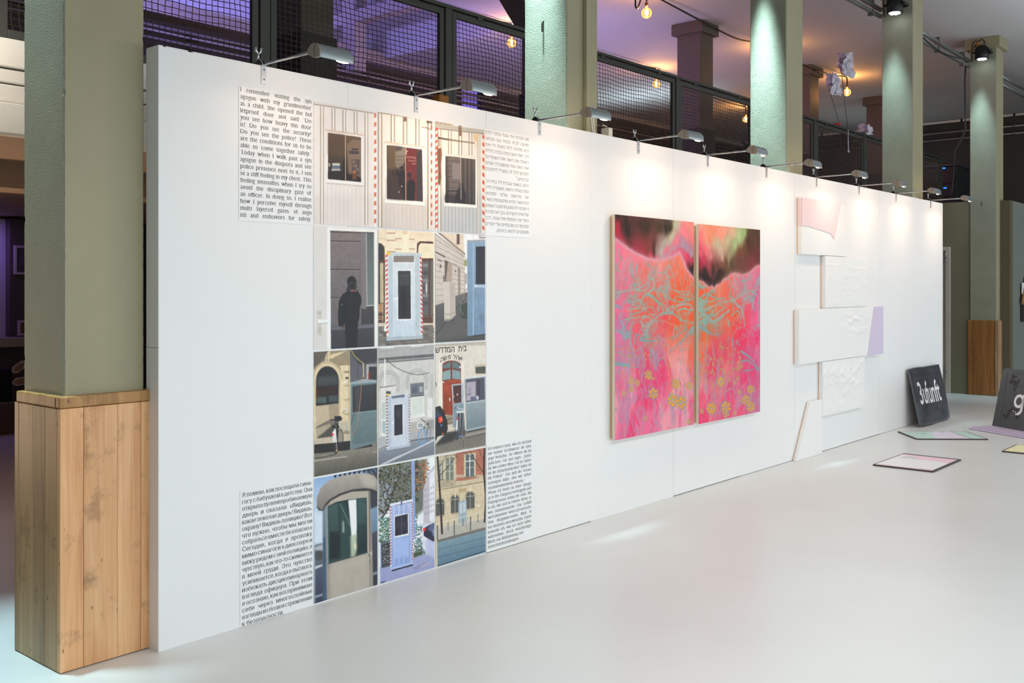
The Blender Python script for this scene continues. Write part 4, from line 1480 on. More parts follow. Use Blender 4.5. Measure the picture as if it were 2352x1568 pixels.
def print_grey_booth_bike(c):
    c.crop(*CH)
    c.img[:] = np.array((200, 199, 196)) / 255
    c.poly([(10, 100), (705, 55), (705, 180), (12, 240)], (170, 170, 170))
    c.poly([(55, 90), (215, 88), (215, 106), (60, 112)], (236, 236, 236))
    c.poly([(425, 74), (580, 66), (580, 80), (430, 92)], (236, 236, 236))
    c.line([(20, 152), (240, 132)], 4, (136, 136, 136))
    c.line([(400, 122), (605, 104)], 4, (136, 136, 136))
    c.poly([(12, 232), (705, 178), (705, 212), (12, 262)], (96, 96, 100))
    c.poly([(12, 262), (705, 212), (705, 232), (12, 284)], (150, 150, 152))
    c.line([(12, 290), (705, 236)], 10, (84, 84, 86))
    c.grain(0.05, 20, 21)
    for cx, cy in ((150, 520), (500, 500)):
        c.ring(cx, cy, 118, 118, 42, (184, 183, 180), 1, 0, math.pi, 2 * math.pi)
        c.ring(cx, cy, 96, 96, 5, (156, 155, 152), 1, 0, math.pi, 2 * math.pi)
        c.ring(cx, cy, 138, 138, 4, (166, 165, 162), 0.9, 0, math.pi, 2 * math.pi)
        c.poly([(cx - 138, cy), (cx - 96, cy), (cx - 96, cy + 120), (cx - 138, cy + 120)], (184, 183, 180))
        c.poly([(cx + 96, cy), (cx + 138, cy), (cx + 138, cy + 120), (cx + 96, cy + 120)], (184, 183, 180))
    c.rect(660, 420, 705, 720, (180, 180, 178), 0.8, 5)
    c.rect(98, 240, 112, 640, (232, 232, 232))
    c.line([(112, 240), (240, 345), (400, 415), (520, 435), (655, 410)], 6, (52, 54, 58))
    c.line([(42, 595), (235, 568)], 9, (96, 94, 94))
    c.poly([(48, 600), (235, 572), (235, 660), (110, 670), (120, 1180), (60, 1190)], (216, 214, 212))
    c.rect(68, 780, 108, 985, (186, 196, 194))
    c.rect(74, 1010, 112, 1160, (160, 184, 188))
    c.rect(58, 1160, 120, 1190, (222, 222, 222))
    c.poly([(415, 545), (585, 528), (585, 690), (420, 708)], (120, 122, 124))
    c.poly([(428, 562), (572, 548), (572, 670), (430, 688)], (104, 110, 124))
    c.rect(528, 580, 570, 650, (170, 176, 178), 0.9, 2)
    c.rect(440, 600, 500, 660, (76, 84, 104), 0.7, 4)
    c.line([(418, 708), (588, 690)], 10, (70, 72, 74))
    c.poly([(425, 715), (585, 696), (590, 930), (425, 950)], (226, 228, 224))
    c.poly([(432, 722), (576, 705), (580, 918), (432, 938)], (206, 214, 208))
    c.line([(420, 965), (600, 940)], 14, (230, 230, 230))
    for y, h_ in ((724, 66), (792, 56), (852, 112)):
        c.rect(628, y, 686, y + h_, (224, 224, 224))
        c.ring(656, y + h_ / 2, 16, 12, 3, (196, 196, 198), 0.8)
    c.poly([(412, 1030), (710, 985), (710, 1110), (412, 1150)], (178, 174, 170))
    c.poly([(600, 1010), (712, 985), (712, 1120), (620, 1100)], (150, 148, 144), 0.9, 6)
    c.poly([(412, 1150), (712, 1108), (712, 1200), (412, 1250)], (170, 172, 178))
    c.rect(500, 1024, 586, 1098, (220, 222, 224))
    c.rect(512, 1036, 576, 1088, (150, 160, 168))
    c.poly([(10, 1215), (120, 1200), (125, 1330), (10, 1350)], (176, 178, 184))
    c.line([(20, 1360), (120, 1322)], 7, (60, 62, 66))
    c.poly([(20, 1370), (130, 1330), (420, 1262), (715, 1200), (718, 1420), (20, 1568)], (140, 148, 162), 1, 0, (108, 114, 124))
    c.line([(412, 1254), (520, 1236), (712, 1212)], 12, (74, 76, 82))
    c.poly([(20, 1560), (200, 1470), (480, 1345), (715, 1228), (715, 1252), (480, 1366), (220, 1490), (100, 1545)], (192, 198, 208), 1, 1)
    c.poly([(125, 690), (410, 665), (414, 1325), (130, 1378)], (186, 196, 212))
    c.rect(118, 640, 176, 672, (78, 76, 84))
    c.rect(118, 676, 160, 700, (240, 206, 84))
    c.poly([(160, 680), (400, 668), (400, 690), (160, 704)], (206, 212, 220))
    c.poly([(180, 700), (385, 690), (390, 1320), (186, 1350)], (196, 204, 218))
    c.poly([(186, 700), (348, 678), (348, 712), (188, 732)], (108, 112, 128))
    for x in (145, 160, 172):
        c.line([(x, 700), (x + 2, 1360)], 4, (160, 172, 192), 0.9)
    c.poly([(206, 805), (336, 790), (340, 1178), (210, 1200)], (210, 216, 226))
    c.poly([(218, 812), (320, 798), (322, 1172), (220, 1190)], (40, 38, 48))
    c.rect(240, 860, 300, 960, (58, 56, 66), 0.8, 5)
    c.rect(190, 1024, 216, 1038, (226, 230, 236))
    c.line([(365, 1208), (367, 1228)], 6, (120, 128, 140))
    c.line([(365, 790), (367, 815)], 6, (140, 148, 160))
    stripes(c, 118, 140, 700, 1350, 17, 12, (118, 98, 104), (224, 222, 224), 6)
    stripes(c, 396, 412, 670, 1290, 18, -12, (124, 100, 106), (226, 224, 226), 4)
    c.poly([(130, 1345), (414, 1296), (414, 1322), (130, 1376)], (170, 182, 200))
    c.line([(132, 1378), (414, 1328)], 6, (84, 88, 96))
    B = (74, 132, 196)
    c.ring(560, 1205, 44, 98, 11, B, 1, 0.12)
    c.ring(560, 1205, 36, 86, 4, (180, 190, 200), 0.8, 0.12)
    for k in range(8):
        a = k * 0.785
        c.line([(560, 1205), (560 + 38 * math.cos(a), 1205 + 86 * math.sin(a))], 2, (150, 160, 170), 0.7)
    c.ring(645, 1165, 20, 84, 7, (60, 70, 82), 1, 0.1)
    c.ring(645, 1165, 15, 76, 4, (190, 196, 204), 0.8, 0.1)
    c.line([(560, 1205), (590, 1080), (600, 1020)], 8, (150, 170, 190))
    c.line([(600, 1090), (640, 1165)], 6, (120, 140, 164))
    c.line([(612, 1160), (640, 1060)], 6, (90, 100, 114))
    c.line([(548, 978), (575, 1000), (600, 1020)], 8, (40, 42, 46))
    c.ell(634, 1046, 16, 9, (36, 36, 40))
    c.ell(588, 1090, 10, 16, (60, 66, 78))
    c.grain(0.04, 26, 8)


def print_prayer_house(c):
    c.crop(*CH)
    c.img[:] = np.array((216, 208, 198)) / 255
    c.poly([(722, 50), (1350, 20), (1350, 70), (722, 90)], (182, 172, 160), 0.9, 2)
    c.line([(722, 66), (1350, 34)], 5, (140, 132, 122), 0.7)
    c.rect(770, 280, 816, 850, (230, 224, 214), 0.9, 3)
    c.rect(1050, 260, 1085, 500, (228, 220, 210), 0.9, 3)
    t = np.linspace(math.pi, 2 * math.pi, 14)
    c.poly([(818, 540)] + [(932 + 114 * math.cos(a), 320 + 60 * math.sin(a)) for a in t] + [(1048, 540)], (112, 48, 34))
    c.poly([(824, 360), (828, 318), (920, 272), (920, 352)], (96, 116, 120))
    c.poly([(938, 270), (1000, 285), (1038, 318), (1038, 370), (938, 352)], (92, 112, 118))
    c.poly([(824, 505), (822, 400), (920, 370), (920, 488)], (136, 160, 162))
    c.poly([(938, 370), (1038, 390), (1044, 498), (938, 484)], (128, 152, 158))
    c.poly([(820, 560), (835, 528), (900, 500), (1000, 498), (1050, 520), (1050, 900), (935, 935), (825, 930)], (150, 62, 34))
    c.line([(824, 545), (900, 512), (1000, 508), (1048, 528)], 14, (176, 78, 44))
    c.rect(838, 560, 925, 640, (164, 72, 40), 0.9, 2)
    c.rect(838, 670, 885, 780, (134, 54, 32), 0.9, 2)
    c.rect(838, 800, 890, 900, (132, 52, 32), 0.9, 2)
    c.line([(930, 540), (932, 935)], 7, (104, 40, 26))
    c.rect(902, 722, 914, 760, (226, 222, 212))
    c.ell(1036, 342, 9, 12, (250, 248, 244))
    c.ell(828, 526, 12, 8, (244, 240, 234))
    c.line([(724, 478), (732, 560)], 12, (36, 34, 36))
    c.ring(734, 556, 14, 22, 6, (44, 42, 44))
    c.poly([(1212, 312), (1350, 300), (1350, 432), (1220, 430)], (196, 182, 162))
    c.poly([(1226, 340), (1350, 330), (1350, 420), (1228, 420)], (74, 76, 70))
    c.grain(0.18, 40, 31, [(1226, 340), (1350, 330), (1350, 420), (1228, 420)])
    c.poly([(850, 940), (960, 930), (960, 1040), (860, 1090)], (150, 136, 118))
    c.line([(870, 990), (950, 975)], 10, (84, 76, 70))
    c.line([(880, 1040), (960, 1020)], 8, (96, 88, 80))
    c.poly([(860, 1060), (980, 1040), (980, 1130), (870, 1150)], (206, 196, 184))
    c.poly([(728, 1300), (870, 1150), (1100, 1120), (1358, 1090), (1360, 1310), (728, 1420)], (108, 104, 98), 1, 2, (120, 116, 108))
    c.poly([(870, 1150), (1000, 1130), (960, 1250), (760, 1310), (735, 1300)], (44, 42, 44), 0.9, 6)
    c.poly([(1080, 1170), (1355, 1115), (1355, 1150), (1110, 1210)], (146, 142, 134))
    c.line([(1110, 1212), (1356, 1158)], 10, (66, 64, 62))
    c.line([(1078, 1240), (1078, 1340)], 4, (40, 38, 38))
    c.poly([(930, 555), (1078, 540), (1082, 780), (945, 800)], (170, 182, 194))
    c.poly([(950, 572), (1050, 560), (1052, 776), (955, 795)], (74, 36, 34))
    c.ell(1002, 680, 8, 14, (214, 200, 196))
    c.rect(952, 684, 962, 722, (196, 180, 90), 0.9)
    c.ell(966, 778, 8, 12, (206, 92, 44))
    c.poly([(945, 800), (1082, 780), (1090, 1070), (948, 1092)], (140, 158, 170))
    c.poly([(958, 815), (1075, 795), (1080, 1050), (960, 1075)], (126, 146, 160))
    c.poly([(1085, 480), (1350, 440), (1350, 460), (1088, 494)], (212, 218, 220))
    c.poly([(1090, 490), (1350, 455), (1358, 1095), (1110, 1140)], (150, 164, 172))
    c.poly([(1108, 495), (1336, 470), (1342, 742), (1112, 772)], (76, 74, 92))
    c.poly([(1114, 530), (1228, 516), (1230, 740), (1116, 760)], (176, 168, 182), 0.95, 2)
    c.rect(1140, 600, 1168, 680, (146, 140, 160), 0.9, 1)
    c.rect(1250, 490, 1280, 740, (52, 50, 66), 0.9, 2)
    c.line([(1112, 690), (1170, 672)], 6, (50, 48, 56))
    c.rect(1166, 706, 1228, 758, (98, 96, 122))
    c.ell(1250, 720, 18, 26, (188, 190, 202))
    c.line([(1108, 790), (1348, 752)], 12, (172, 184, 190))
    c.poly([(1112, 802), (1345, 766), (1352, 1060), (1116, 1110)], (142, 156, 162), 1, 0, (112, 128, 136))
    c.line([(1120, 1142), (1355, 1092)], 12, (40, 38, 38))
    c.poly([(722, 836), (790, 822), (850, 900), (850, 930), (880, 1010), (884, 1110), (860, 1170), (760, 1200), (728, 1270), (724, 1280)], (28, 28, 32))
    c.poly([(724, 856), (760, 860), (800, 930), (724, 945)], (52, 62, 74))
    c.line([(724, 958), (800, 935)], 10, (72, 110, 190), 0.8)
    c.poly([(765, 962), (812, 948), (825, 1010), (790, 1035), (772, 1020)], (226, 62, 44))
    c.ell(806, 985, 10, 24, (250, 150, 120), 0.9, 1)
    c.ell(806, 1060, 8, 18, (96, 140, 200))
    c.ell(822, 1162, 12, 9, (232, 96, 60))
    c.poly([(760, 826), (795, 820), (780, 836)], (20, 20, 24))
    c.line([(980, 850), (996, 832), (1030, 858), (1078, 862)], 8, (224, 226, 230))
    c.line([(972, 852), (990, 836)], 10, (34, 34, 36))
    c.poly([(990, 885), (1090, 882), (1086, 910), (1000, 916)], (226, 226, 228))
    c.poly([(1000, 910), (1085, 905), (1092, 1050), (1100, 1180), (1050, 1210), (985, 1240), (975, 1140)], (58, 60, 66), 0.85, 2)
    for k in range(7):
        c.line([(1005 + k * 13, 900), (990 + k * 15, 1080 + (k % 3) * 40)], 6, ((190, 196, 204), (30, 30, 34), (130, 138, 150))[k % 3], 0.9)
    c.poly([(992, 1000), (1010, 990), (1005, 1130), (980, 1140)], (224, 226, 230))
    c.ell(1010, 975, 12, 12, (196, 44, 44))
    c.line([(1022, 1200), (1075, 1190)], 12, (86, 150, 214))
    c.line([(1062, 1150), (1078, 1240)], 6, (206, 120, 90))
    c.ring(990, 1180, 16, 60, 9, (28, 28, 32))
    c.grain(0.05, 28, 9)


def print_round_booth(c):
    c.crop(*CI)
    c.img[:] = np.array((176, 200, 228)) / 255
    c.poly([(10, 130), (715, 0), (715, 500), (10, 500)], (140, 172, 214), 1, 0, (206, 222, 240))
    c.rect(10, 500, 150, 840, (206, 222, 238), 1, 10)
    c.poly([(220, 100), (715, 0), (715, 500), (600, 480), (560, 60)], (92, 116, 148), 1, 2)
    for k in range(8):
        c.poly([(225 + k * 52, 90 - k * 8), (262 + k * 52, 85 - k * 8), (246 + k * 52, 125 - k * 8), (222 + k * 52, 130 - k * 8)], (36, 42, 52))
    for k in range(3):
        c.poly([(560 + k * 50, 20), (590 + k * 50, 14), (660 + k * 50, 120), (630 + k * 50, 140)], (44, 54, 68), 0.9, 1)
    c.poly([(600, 130), (715, 40), (715, 430), (620, 470), (600, 300)], (52, 58, 66), 1, 3)
    c.poly([(622, 470), (715, 430), (715, 830), (625, 800)], (122, 152, 182), 1, 4, (92, 124, 152))
    for k in range(4):
        c.line([(635 + k * 22, 600), (635 + k * 22, 780)], 4, (66, 84, 104), 0.8)
    c.poly([(625, 740), (715, 690), (715, 1300), (640, 1330)], (70, 76, 90), 1, 6, (48, 52, 62))
    c.poly([(645, 1160), (715, 1140), (715, 1170), (650, 1190)], (140, 148, 164), 0.9, 3)
    c.poly([(15, 860), (150, 830), (160, 1060), (15, 1090)], (96, 102, 112), 1, 4)
    c.poly([(18, 880), (110, 850), (110, 930), (18, 930)], (186, 196, 208), 0.9, 4)
    c.rect(20, 920, 105, 1020, (70, 72, 76), 0.9, 5)
    c.poly([(15, 1080), (160, 1040), (160, 1470), (15, 1520)], (84, 90, 108), 1, 6, (56, 62, 82))
    c.poly([(18, 1090), (100, 1068), (100, 1088), (18, 1125)], (206, 214, 226), 0.9, 2)
    c.poly([(18, 1412), (104, 1384), (104, 1410), (18, 1438)], (150, 160, 178), 0.9, 2)
    c.poly([(100, 470), (150, 430), (160, 1480), (104, 1490)], (112, 140, 160), 1, 3, (60, 84, 110))
    c.rect(108, 780, 134, 1470, (58, 84, 112), 0.9, 3)
    c.poly([(132, 400), (210, 340), (400, 285), (600, 265), (612, 960), (640, 930), (645, 1340), (480, 1390), (150, 1485)], (176, 168, 156), 1, 0, (162, 158, 152))
    c.poly([(132, 400), (180, 360), (185, 1470), (150, 1482)], (136, 130, 124), 0.8, 6)
    c.poly([(590, 270), (616, 290), (640, 930), (648, 1330), (612, 1345), (606, 960)], (150, 144, 136), 1, 2)
    c.line([(608, 300), (616, 940)], 8, (84, 80, 78))
    c.line([(612, 960), (616, 1340)], 5, (110, 106, 102))
    c.poly([(150, 445), (240, 395), (380, 365), (578, 345), (585, 945), (380, 1005), (160, 1068)], (28, 48, 52))
    c.poly([(160, 450), (240, 405), (270, 400), (290, 1020), (165, 1060)], (66, 92, 92), 0.9, 6, (40, 62, 62))
    c.rect(180, 715, 285, 1010, (22, 34, 40), 0.9, 5)
    c.poly([(290, 415), (335, 390), (400, 600), (390, 990), (300, 1010)], (44, 72, 72), 0.9, 4)
    c.line([(285, 410), (350, 540), (395, 650)], 6, (150, 170, 160), 0.8)
    c.poly([(316, 600), (332, 600), (336, 720), (316, 730)], (190, 206, 190), 0.8, 4)
    c.poly([(378, 372), (466, 362), (474, 620), (470, 760), (440, 840), (412, 760), (400, 620)], (236, 242, 240), 1, 3)
    c.poly([(400, 760), (475, 740), (470, 930), (450, 985), (405, 995)], (176, 190, 168), 0.95, 6)
    c.ell(458, 870, 16, 40, (230, 226, 196), 0.9, 6)
    c.line([(470, 830), (478, 970)], 10, (60, 70, 62), 0.8)
    c.poly([(470, 355), (578, 348), (582, 940), (500, 960), (474, 760)], (52, 80, 82), 0.95, 3, (24, 42, 46))
    for k in range(5):
        c.poly([(490 + k * 18, 380 + k * 10), (500 + k * 18, 378 + k * 10), (498 + k * 16, 620), (490 + k * 16, 640)], (84, 112, 112), 0.6, 3)
    c.line([(154, 445), (162, 1062)], 8, (140, 190, 210), 0.7)
    c.line([(160, 1068), (380, 1006), (588, 946)], 8, (96, 100, 98))
    # round roof
    c.poly([(35, 455), (40, 330), (80, 240), (170, 160), (300, 110), (480, 82), (600, 88), (660, 110), (690, 150), (692, 280), (640, 255), (560, 242), (420, 258), (280, 300), (170, 362), (110, 430), (100, 488)], (168, 162, 154), 1, 0, (122, 118, 116))
    c.poly([(500, 85), (620, 92), (680, 140), (685, 240), (560, 238)], (184, 178, 168), 0.8, 14)
    c.poly([(35, 440), (100, 486), (112, 432), (175, 362), (285, 300), (420, 258), (560, 242), (640, 255), (692, 280), (690, 320), (600, 270), (420, 280), (300, 320), (190, 380), (130, 440), (110, 490), (60, 485)], (54, 50, 50), 1, 2)
    c.ell(608, 288, 12, 18, (120, 112, 104))
    c.ell(608, 970, 8, 12, (70, 66, 64))
    c.rect(618, 930, 634, 975, (190, 186, 180))
    c.ell(612, 1040, 5, 18, (74, 70, 68))
    c.poly([(170, 1080), (600, 960), (606, 1340), (160, 1480)], (188, 180, 168), 0.5, 20)
    c.grain(0.04, 12, 10)


def print_park_booth(c):
    c.crop(*CI)
    c.img[:] = np.array((226, 234, 244)) / 255
    c.poly([(715, 0), (1240, -80), (1200, 480), (1100, 560), (860, 420), (715, 560)], (90, 98, 88), 0.9, 10)
    c.poly([(780, 180), (850, 170), (860, 420), (740, 560), (720, 400)], (150, 160, 176), 0.8, 12)
    g = random.Random(44)
    LV = [(44, 46, 38), (64, 66, 48), (92, 88, 60), (34, 34, 32), (120, 108, 66), (70, 60, 44), (140, 148, 160)]
    for _ in range(620):
        x, y = g.uniform(715, 1140), g.uniform(-60, 520)
        if x > 1070 and y > 320 + (x - 1070) * 1.2:
            continue
        if y > 430 and x > 850:
            continue
        c.ell(x, y, g.uniform(6, 15), g.uniform(5, 12), g.choice(LV), 0.85, 0, g.uniform(0, 3))
    for _ in range(130):
        x, y = g.uniform(1110, 1260), g.uniform(-60, 260)
        c.ell(x, y, g.uniform(5, 12), g.uniform(5, 10), g.choice([(70, 58, 40), (150, 100, 60), (200, 120, 62), (60, 56, 44), (226, 130, 60)]), 0.85, 0, g.uniform(0, 3))
    c.line([(720, 590), (780, 520), (830, 420), (880, 260), (960, 80)], 20, (48, 42, 38), 1, 0, 10)
    c.line([(840, 400), (790, 260), (760, 120)], 9, (50, 44, 40))
    c.poly([(1250, 80), (1345, -40), (1345, 620), (1200, 640), (1195, 260)], (188, 184, 196), 1, 2)
    c.poly([(1262, 90), (1345, 0), (1345, 620), (1265, 600)], (222, 224, 234), 1, 2)
    for k in range(30):
        x = 1205 + (k % 6) * 24
        y = 250 + (k // 6) * 64 - (k % 6) * 8
        c.rect(x, y, x + 9, y + 26, (150, 146, 160), 0.8, 1)
    c.poly([(1150, 640), (1225, 612), (1225, 660), (1150, 690)], (196, 206, 222))
    for _ in range(260):
        x, y = g.uniform(720, 836), g.uniform(560, 830)
        c.ell(x, y, g.uniform(5, 13), g.uniform(5, 10), g.choice([(70, 104, 96), (96, 150, 140), (50, 66, 52), (90, 110, 70), (130, 176, 170)]), 0.85, 0, g.uniform(0, 3))
    for _ in range(240):
        x, y = g.uniform(1084, 1180), g.uniform(540, 990)
        if x > 1130 and y < 660:
            continue
        c.ell(x, y, g.uniform(5, 12), g.uniform(5, 10), g.choice([(70, 104, 110), (90, 140, 150), (56, 74, 66), (96, 110, 80), (140, 176, 196)]), 0.85, 0, g.uniform(0, 3))
    c.poly([(725, 1100), (850, 1090), (1090, 1000), (1220, 950), (1240, 790), (1345, 850), (1345, 1120), (728, 1310)], (164, 170, 208), 1, 2, (150, 158, 200))
    c.poly([(1200, 800), (1345, 840), (1345, 1000), (1220, 960)], (190, 196, 224), 0.9, 8)
    c.poly([(1070, 1110), (1250, 1032), (1280, 1050), (1110, 1136)], (142, 146, 182), 0.9, 1)
    c.poly([(1160, 1090), (1260, 1040), (1278, 1052), (1180, 1104)], (176, 170, 196), 0.9, 1)
    c.poly([(735, 1262), (782, 1245), (782, 1262), (735, 1282)], (96, 100, 130))
    c.poly([(735, 830), (840, 810), (850, 1085), (740, 1110)], (44, 50, 54), 0.9, 3)
    for k in range(40):
        c.ell(g.uniform(760, 836), g.uniform(870, 1060), g.uniform(4, 12), g.uniform(4, 10), g.choice([(186, 190, 206), (52, 52, 48), (90, 84, 70)]), 0.8, 1)
    for y in (845, 920, 990, 1060):
        c.line([(728, y + 6), (846, y - 24)], 4, (164, 182, 206))
    c.line([(733, 840), (736, 1105)], 12, (146, 172, 206))
    c.poly([(1090, 940), (1190, 890), (1220, 950), (1090, 1000)], (62, 84, 60), 1, 4)
    for y in (745, 800, 850, 900, 950):
        c.line([(1085, y), (1195, y - 34)], 4, (176, 194, 220))
    c.line([(1190, 712), (1194, 968)], 9, (176, 194, 220))
    c.poly([(1066, -60), (1104, -60), (1112, 800), (1082, 800)], (140, 160, 206))
    c.line([(1072, 0), (1080, 800)], 6, (166, 184, 224))
    c.poly([(1200, 680), (1260, 640), (1345, 610), (1345, 830), (1300, 820), (1230, 780), (1200, 760)], (40, 44, 66))
    c.poly([(1270, 640), (1340, 620), (1340, 690), (1290, 720), (1240, 690)], (88, 100, 132), 1, 2)
    c.poly([(1290, 700), (1340, 690), (1340, 740), (1300, 770)], (150, 160, 190), 0.8, 4)
    c.ell(1208, 692, 17, 18, (226, 50, 54))
    c.line([(1205, 650), (1290, 622)], 6, (206, 214, 230))
    P_ = (178, 194, 236)
    c.poly([(845, 440), (1070, 396), (1085, 1030), (1085, 1060), (846, 1110)], P_, 1, 0, (146, 170, 222))
    c.poly([(832, 412), (1082, 360), (1084, 386), (836, 438)], (216, 224, 244))
    for x in (905, 960, 1012):
        c.line([(x - 8, 424), (x - 8, 520)], 5, (108, 118, 160))
        c.line([(x + 8, 420), (x + 8, 520)], 5, (108, 118, 160))
        c.line([(x - 6, 1000), (x - 6, 1060)], 4, (96, 122, 180))
        c.line([(x + 6, 996), (x + 6, 1056)], 4, (96, 122, 180))
    for x in (866, 1046):
        c.line([(x, 440), (x + 4, 1070)], 5, (124, 142, 194))
        c.line([(x + 10, 440), (x + 14, 1070)], 4, (206, 218, 246))
    c.ring(960, 374, 7, 9, 4, (150, 160, 190))
    c.rect(952, 380, 968, 424, (80, 92, 136))
    c.poly([(880, 545), (1036, 512), (1040, 748), (884, 782)], (226, 234, 250))
    c.poly([(888, 552), (1028, 520), (1030, 734), (890, 764)], (42, 40, 56))
    c.rect(900, 600, 1020, 680, (60, 58, 76), 0.7, 6)
    c.line([(960, 532), (962, 750)], 4, (120, 124, 160))
    c.poly([(884, 790), (1040, 756), (1040, 970), (888, 1010)], (160, 184, 234), 0.9, 1)
    for k in range(10):
        c.line([(890 + k * 16, 792 - k * 3.4), (892 + k * 16, 806 - k * 3.4)], 4, (110, 126, 176))
    stripes(c, 832, 850, 450, 1095, 20, 16, (176, 88, 104), (222, 220, 236), 4)
    stripes(c, 1066, 1082, 400, 1030, 20, -16, (160, 92, 116), (222, 220, 236), 8)
    c.poly([(836, 1108), (1085, 1046), (1088, 1070), (845, 1130)], (170, 190, 234))
    c.poly([(850, 1132), (1086, 1066), (1080, 1084), (860, 1146)], (40, 40, 54))
    c.grain(0.04, 28, 12)


def print_brick_school(c):
    c.crop(*CD)
    c.img[:] = np.array((206, 194, 172)) / 255
    BR = (172, 110, 90)
    c.poly([(1370, 60), (1665, 20), (1665, 330), (1370, 350)], BR)
    c.grain(0.12, 34, 41, [(1370, 60), (1665, 20), (1665, 330), (1370, 350)], 4, 2.5)
    c.poly([(1180, 100), (1370, 70), (1375, 350), (1180, 400)], (192, 182, 160))
    c.rect(1370, 290, 1665, 316, (196, 180, 156), 0.9, 1)
    for x0, x1, y0, y1 in ((1215, 1250, 180, 330), (1275, 1348, 130, 340), (1462, 1540, 105, 300)):
        c.poly([(x0 - 16, y0 - 8), (x1 + 16, y0 - 22), (x1 + 16, y1 + 4), (x0 - 16, y1 + 16)], (202, 190, 164))
        c.line([(x0 - 18, y0 - 12), (x1 + 18, y0 - 26)], 9, (144, 130, 108))
        c.poly([(x0, y0), (x1, y0 - 10), (x1, y1), (x0, y1 + 8)], (92, 100, 104) if x0 > 1400 else (120, 126, 112))
        xm = (x0 + x1) / 2
        c.line([(xm, y0), (xm, y1)], 12 if x0 > 1400 else 8, (226, 228, 230))
        for f in (0.3, 0.62):
            c.line([(x0, y0 + (y1 - y0) * f), (x1, y0 + (y1 - y0) * f - 6)], 9 if (f == 0.3 and x0 > 1400) else 4, (220, 222, 222))
        c.line([(x0 - 16, y1 + 16), (x1 + 20, y1 + 4)], 12, (122, 112, 96))
    c.poly([(1180, 395), (1665, 305), (1665, 370), (1180, 440)], (200, 188, 162))
    c.poly([(1215, 360), (1368, 335), (1368, 395), (1215, 420)], (178, 166, 142))
    c.ring(1290, 376, 50, 14, 4, (140, 128, 108))
    c.line([(1180, 440), (1500, 378), (1665, 352)], 9, (140, 126, 104))
    c.poly([(1180, 440), (1665, 362), (1665, 720), (1200, 800)], (206, 192, 164))
    for k in range(5):
        c.line([(1180, 500 + k * 58), (1665, 420 + k * 54)], 3, (172, 158, 134), 0.8)
    for cx, cy, w_, h_ in ((1222, 560, 40, 120), (1362, 525, 40, 130), (1505, 495, 42, 120)):
        t = np.linspace(math.pi, 2 * math.pi, 10)
        c.poly([(cx - w_, cy + h_)] + [(cx + w_ * math.cos(a), cy + 46 * math.sin(a)) for a in t] + [(cx + w_, cy + h_ - 12)], (84, 86, 84))
        c.ring(cx, cy, w_ + 6, 52, 8, (164, 150, 124), 0.9, 0, math.pi, 2 * math.pi)
        c.line([(cx, cy - 44), (cx, cy + h_)], 6, (190, 186, 172))
        c.line([(cx - w_, cy), (cx + w_, cy - 6)], 6, (186, 182, 168))
        c.poly([(cx - w_, cy + h_), (cx + w_, cy + h_ - 12), (cx + w_, cy + h_ + 8), (cx - w_, cy + h_ + 20)], (188, 174, 148))
    c.poly([(1352, 440), (1372, 436), (1372, 500), (1354, 500)], (216, 202, 172))
    c.poly([(1494, 400), (1514, 396), (1514, 450), (1496, 450)], (216, 202, 172))
    for k in range(7):
        c.line([(1402 + k * 10, 436 - k * 1.5), (1406 + k * 10, 456 - k * 1.5)], 6, (150, 122, 62))
    c.line([(1400, 432), (1470, 422)], 5, (150, 122, 62))
    c.poly([(1572, 572), (1594, 568), (1594, 596), (1572, 598)], (226, 220, 206))
    c.poly([(1395, 545), (1470, 520), (1478, 760), (1390, 790)], (156, 172, 180))
    c.poly([(1404, 560), (1462, 540), (1466, 640), (1406, 660)], (186, 200, 208))
    c.line([(1434, 540), (1436, 770)], 4, (116, 132, 142))
    c.poly([(1195, 790), (1665, 700), (1665, 800), (1195, 920)], (178, 176, 168), 1, 3)
    c.poly([(1195, 905), (1665, 780), (1665, 806), (1195, 935)], (112, 110, 106))
    c.poly([(1195, 930), (1665, 806), (1668, 1030), (1198, 1165)], (120, 148, 164), 1, 0, (92, 124, 146))
    for y in (1000, 1070):
        c.line([(1197, y), (1667, y - 126)], 4, (70, 88, 104))
    c.line([(1199, 1148), (1667, 1002)], 7, (44, 54, 66))
    c.spots(60, (1200, 880, 1660, 1120), 1.5, 3, [(176, 196, 206)], 3, 0.7)
    for k in range(24):
        x = 1215 + k * 19
        c.line([(x, 752 - k * 5), (x, 820 - k * 4.6)], 2.5, (206, 208, 206), 0.8)
    c.line([(1200, 748), (1660, 630)], 5, (226, 228, 226))
    c.line([(1200, 800), (1660, 690)], 4, (214, 216, 214))
    T = (48, 42, 40)
    c.line([(1240, 840), (1228, 600), (1212, 340), (1196, 100)], 26, T, 1, 0, 24)
    c.line([(1214, 300), (1300, 210), (1390, 90)], 9, T, 1, 0, 4)
    c.line([(1206, 220), (1250, 170), (1300, 80)], 6, T, 1, 0, 3)
    c.line([(1640, 730), (1650, 500), (1634, 250), (1640, 40)], 26, T, 1, 0, 26)
    c.line([(1636, 280), (1570, 180), (1500, 60)], 8, T, 1, 0, 4)
    c.line([(1600, 230), (1540, 140), (1420, 70)], 5, T, 1, 0, 2)
    c.line([(1640, 160), (1600, 90), (1590, 40)], 6, T)
    for k in range(26):
        a = rnd.uniform(1190, 1650)
        b = rnd.uniform(60, 200)
        c.line([(a, b), (a + rnd.uniform(-60, 60), b - rnd.uniform(20, 70))], 2.5, (70, 58, 52), 0.8)
    for x, y0, y1 in ((1196, 770, 900), (1355, 730, 855), (1508, 690, 810), (1658, 640, 760), (1297, 745, 805), (1437, 710, 770), (1578, 670, 740)):
        c.line([(x, y0), (x, y1)], 14 if y1 - y0 > 90 else 9, (74, 84, 86))
    c.grain(0.07, 36, 13)


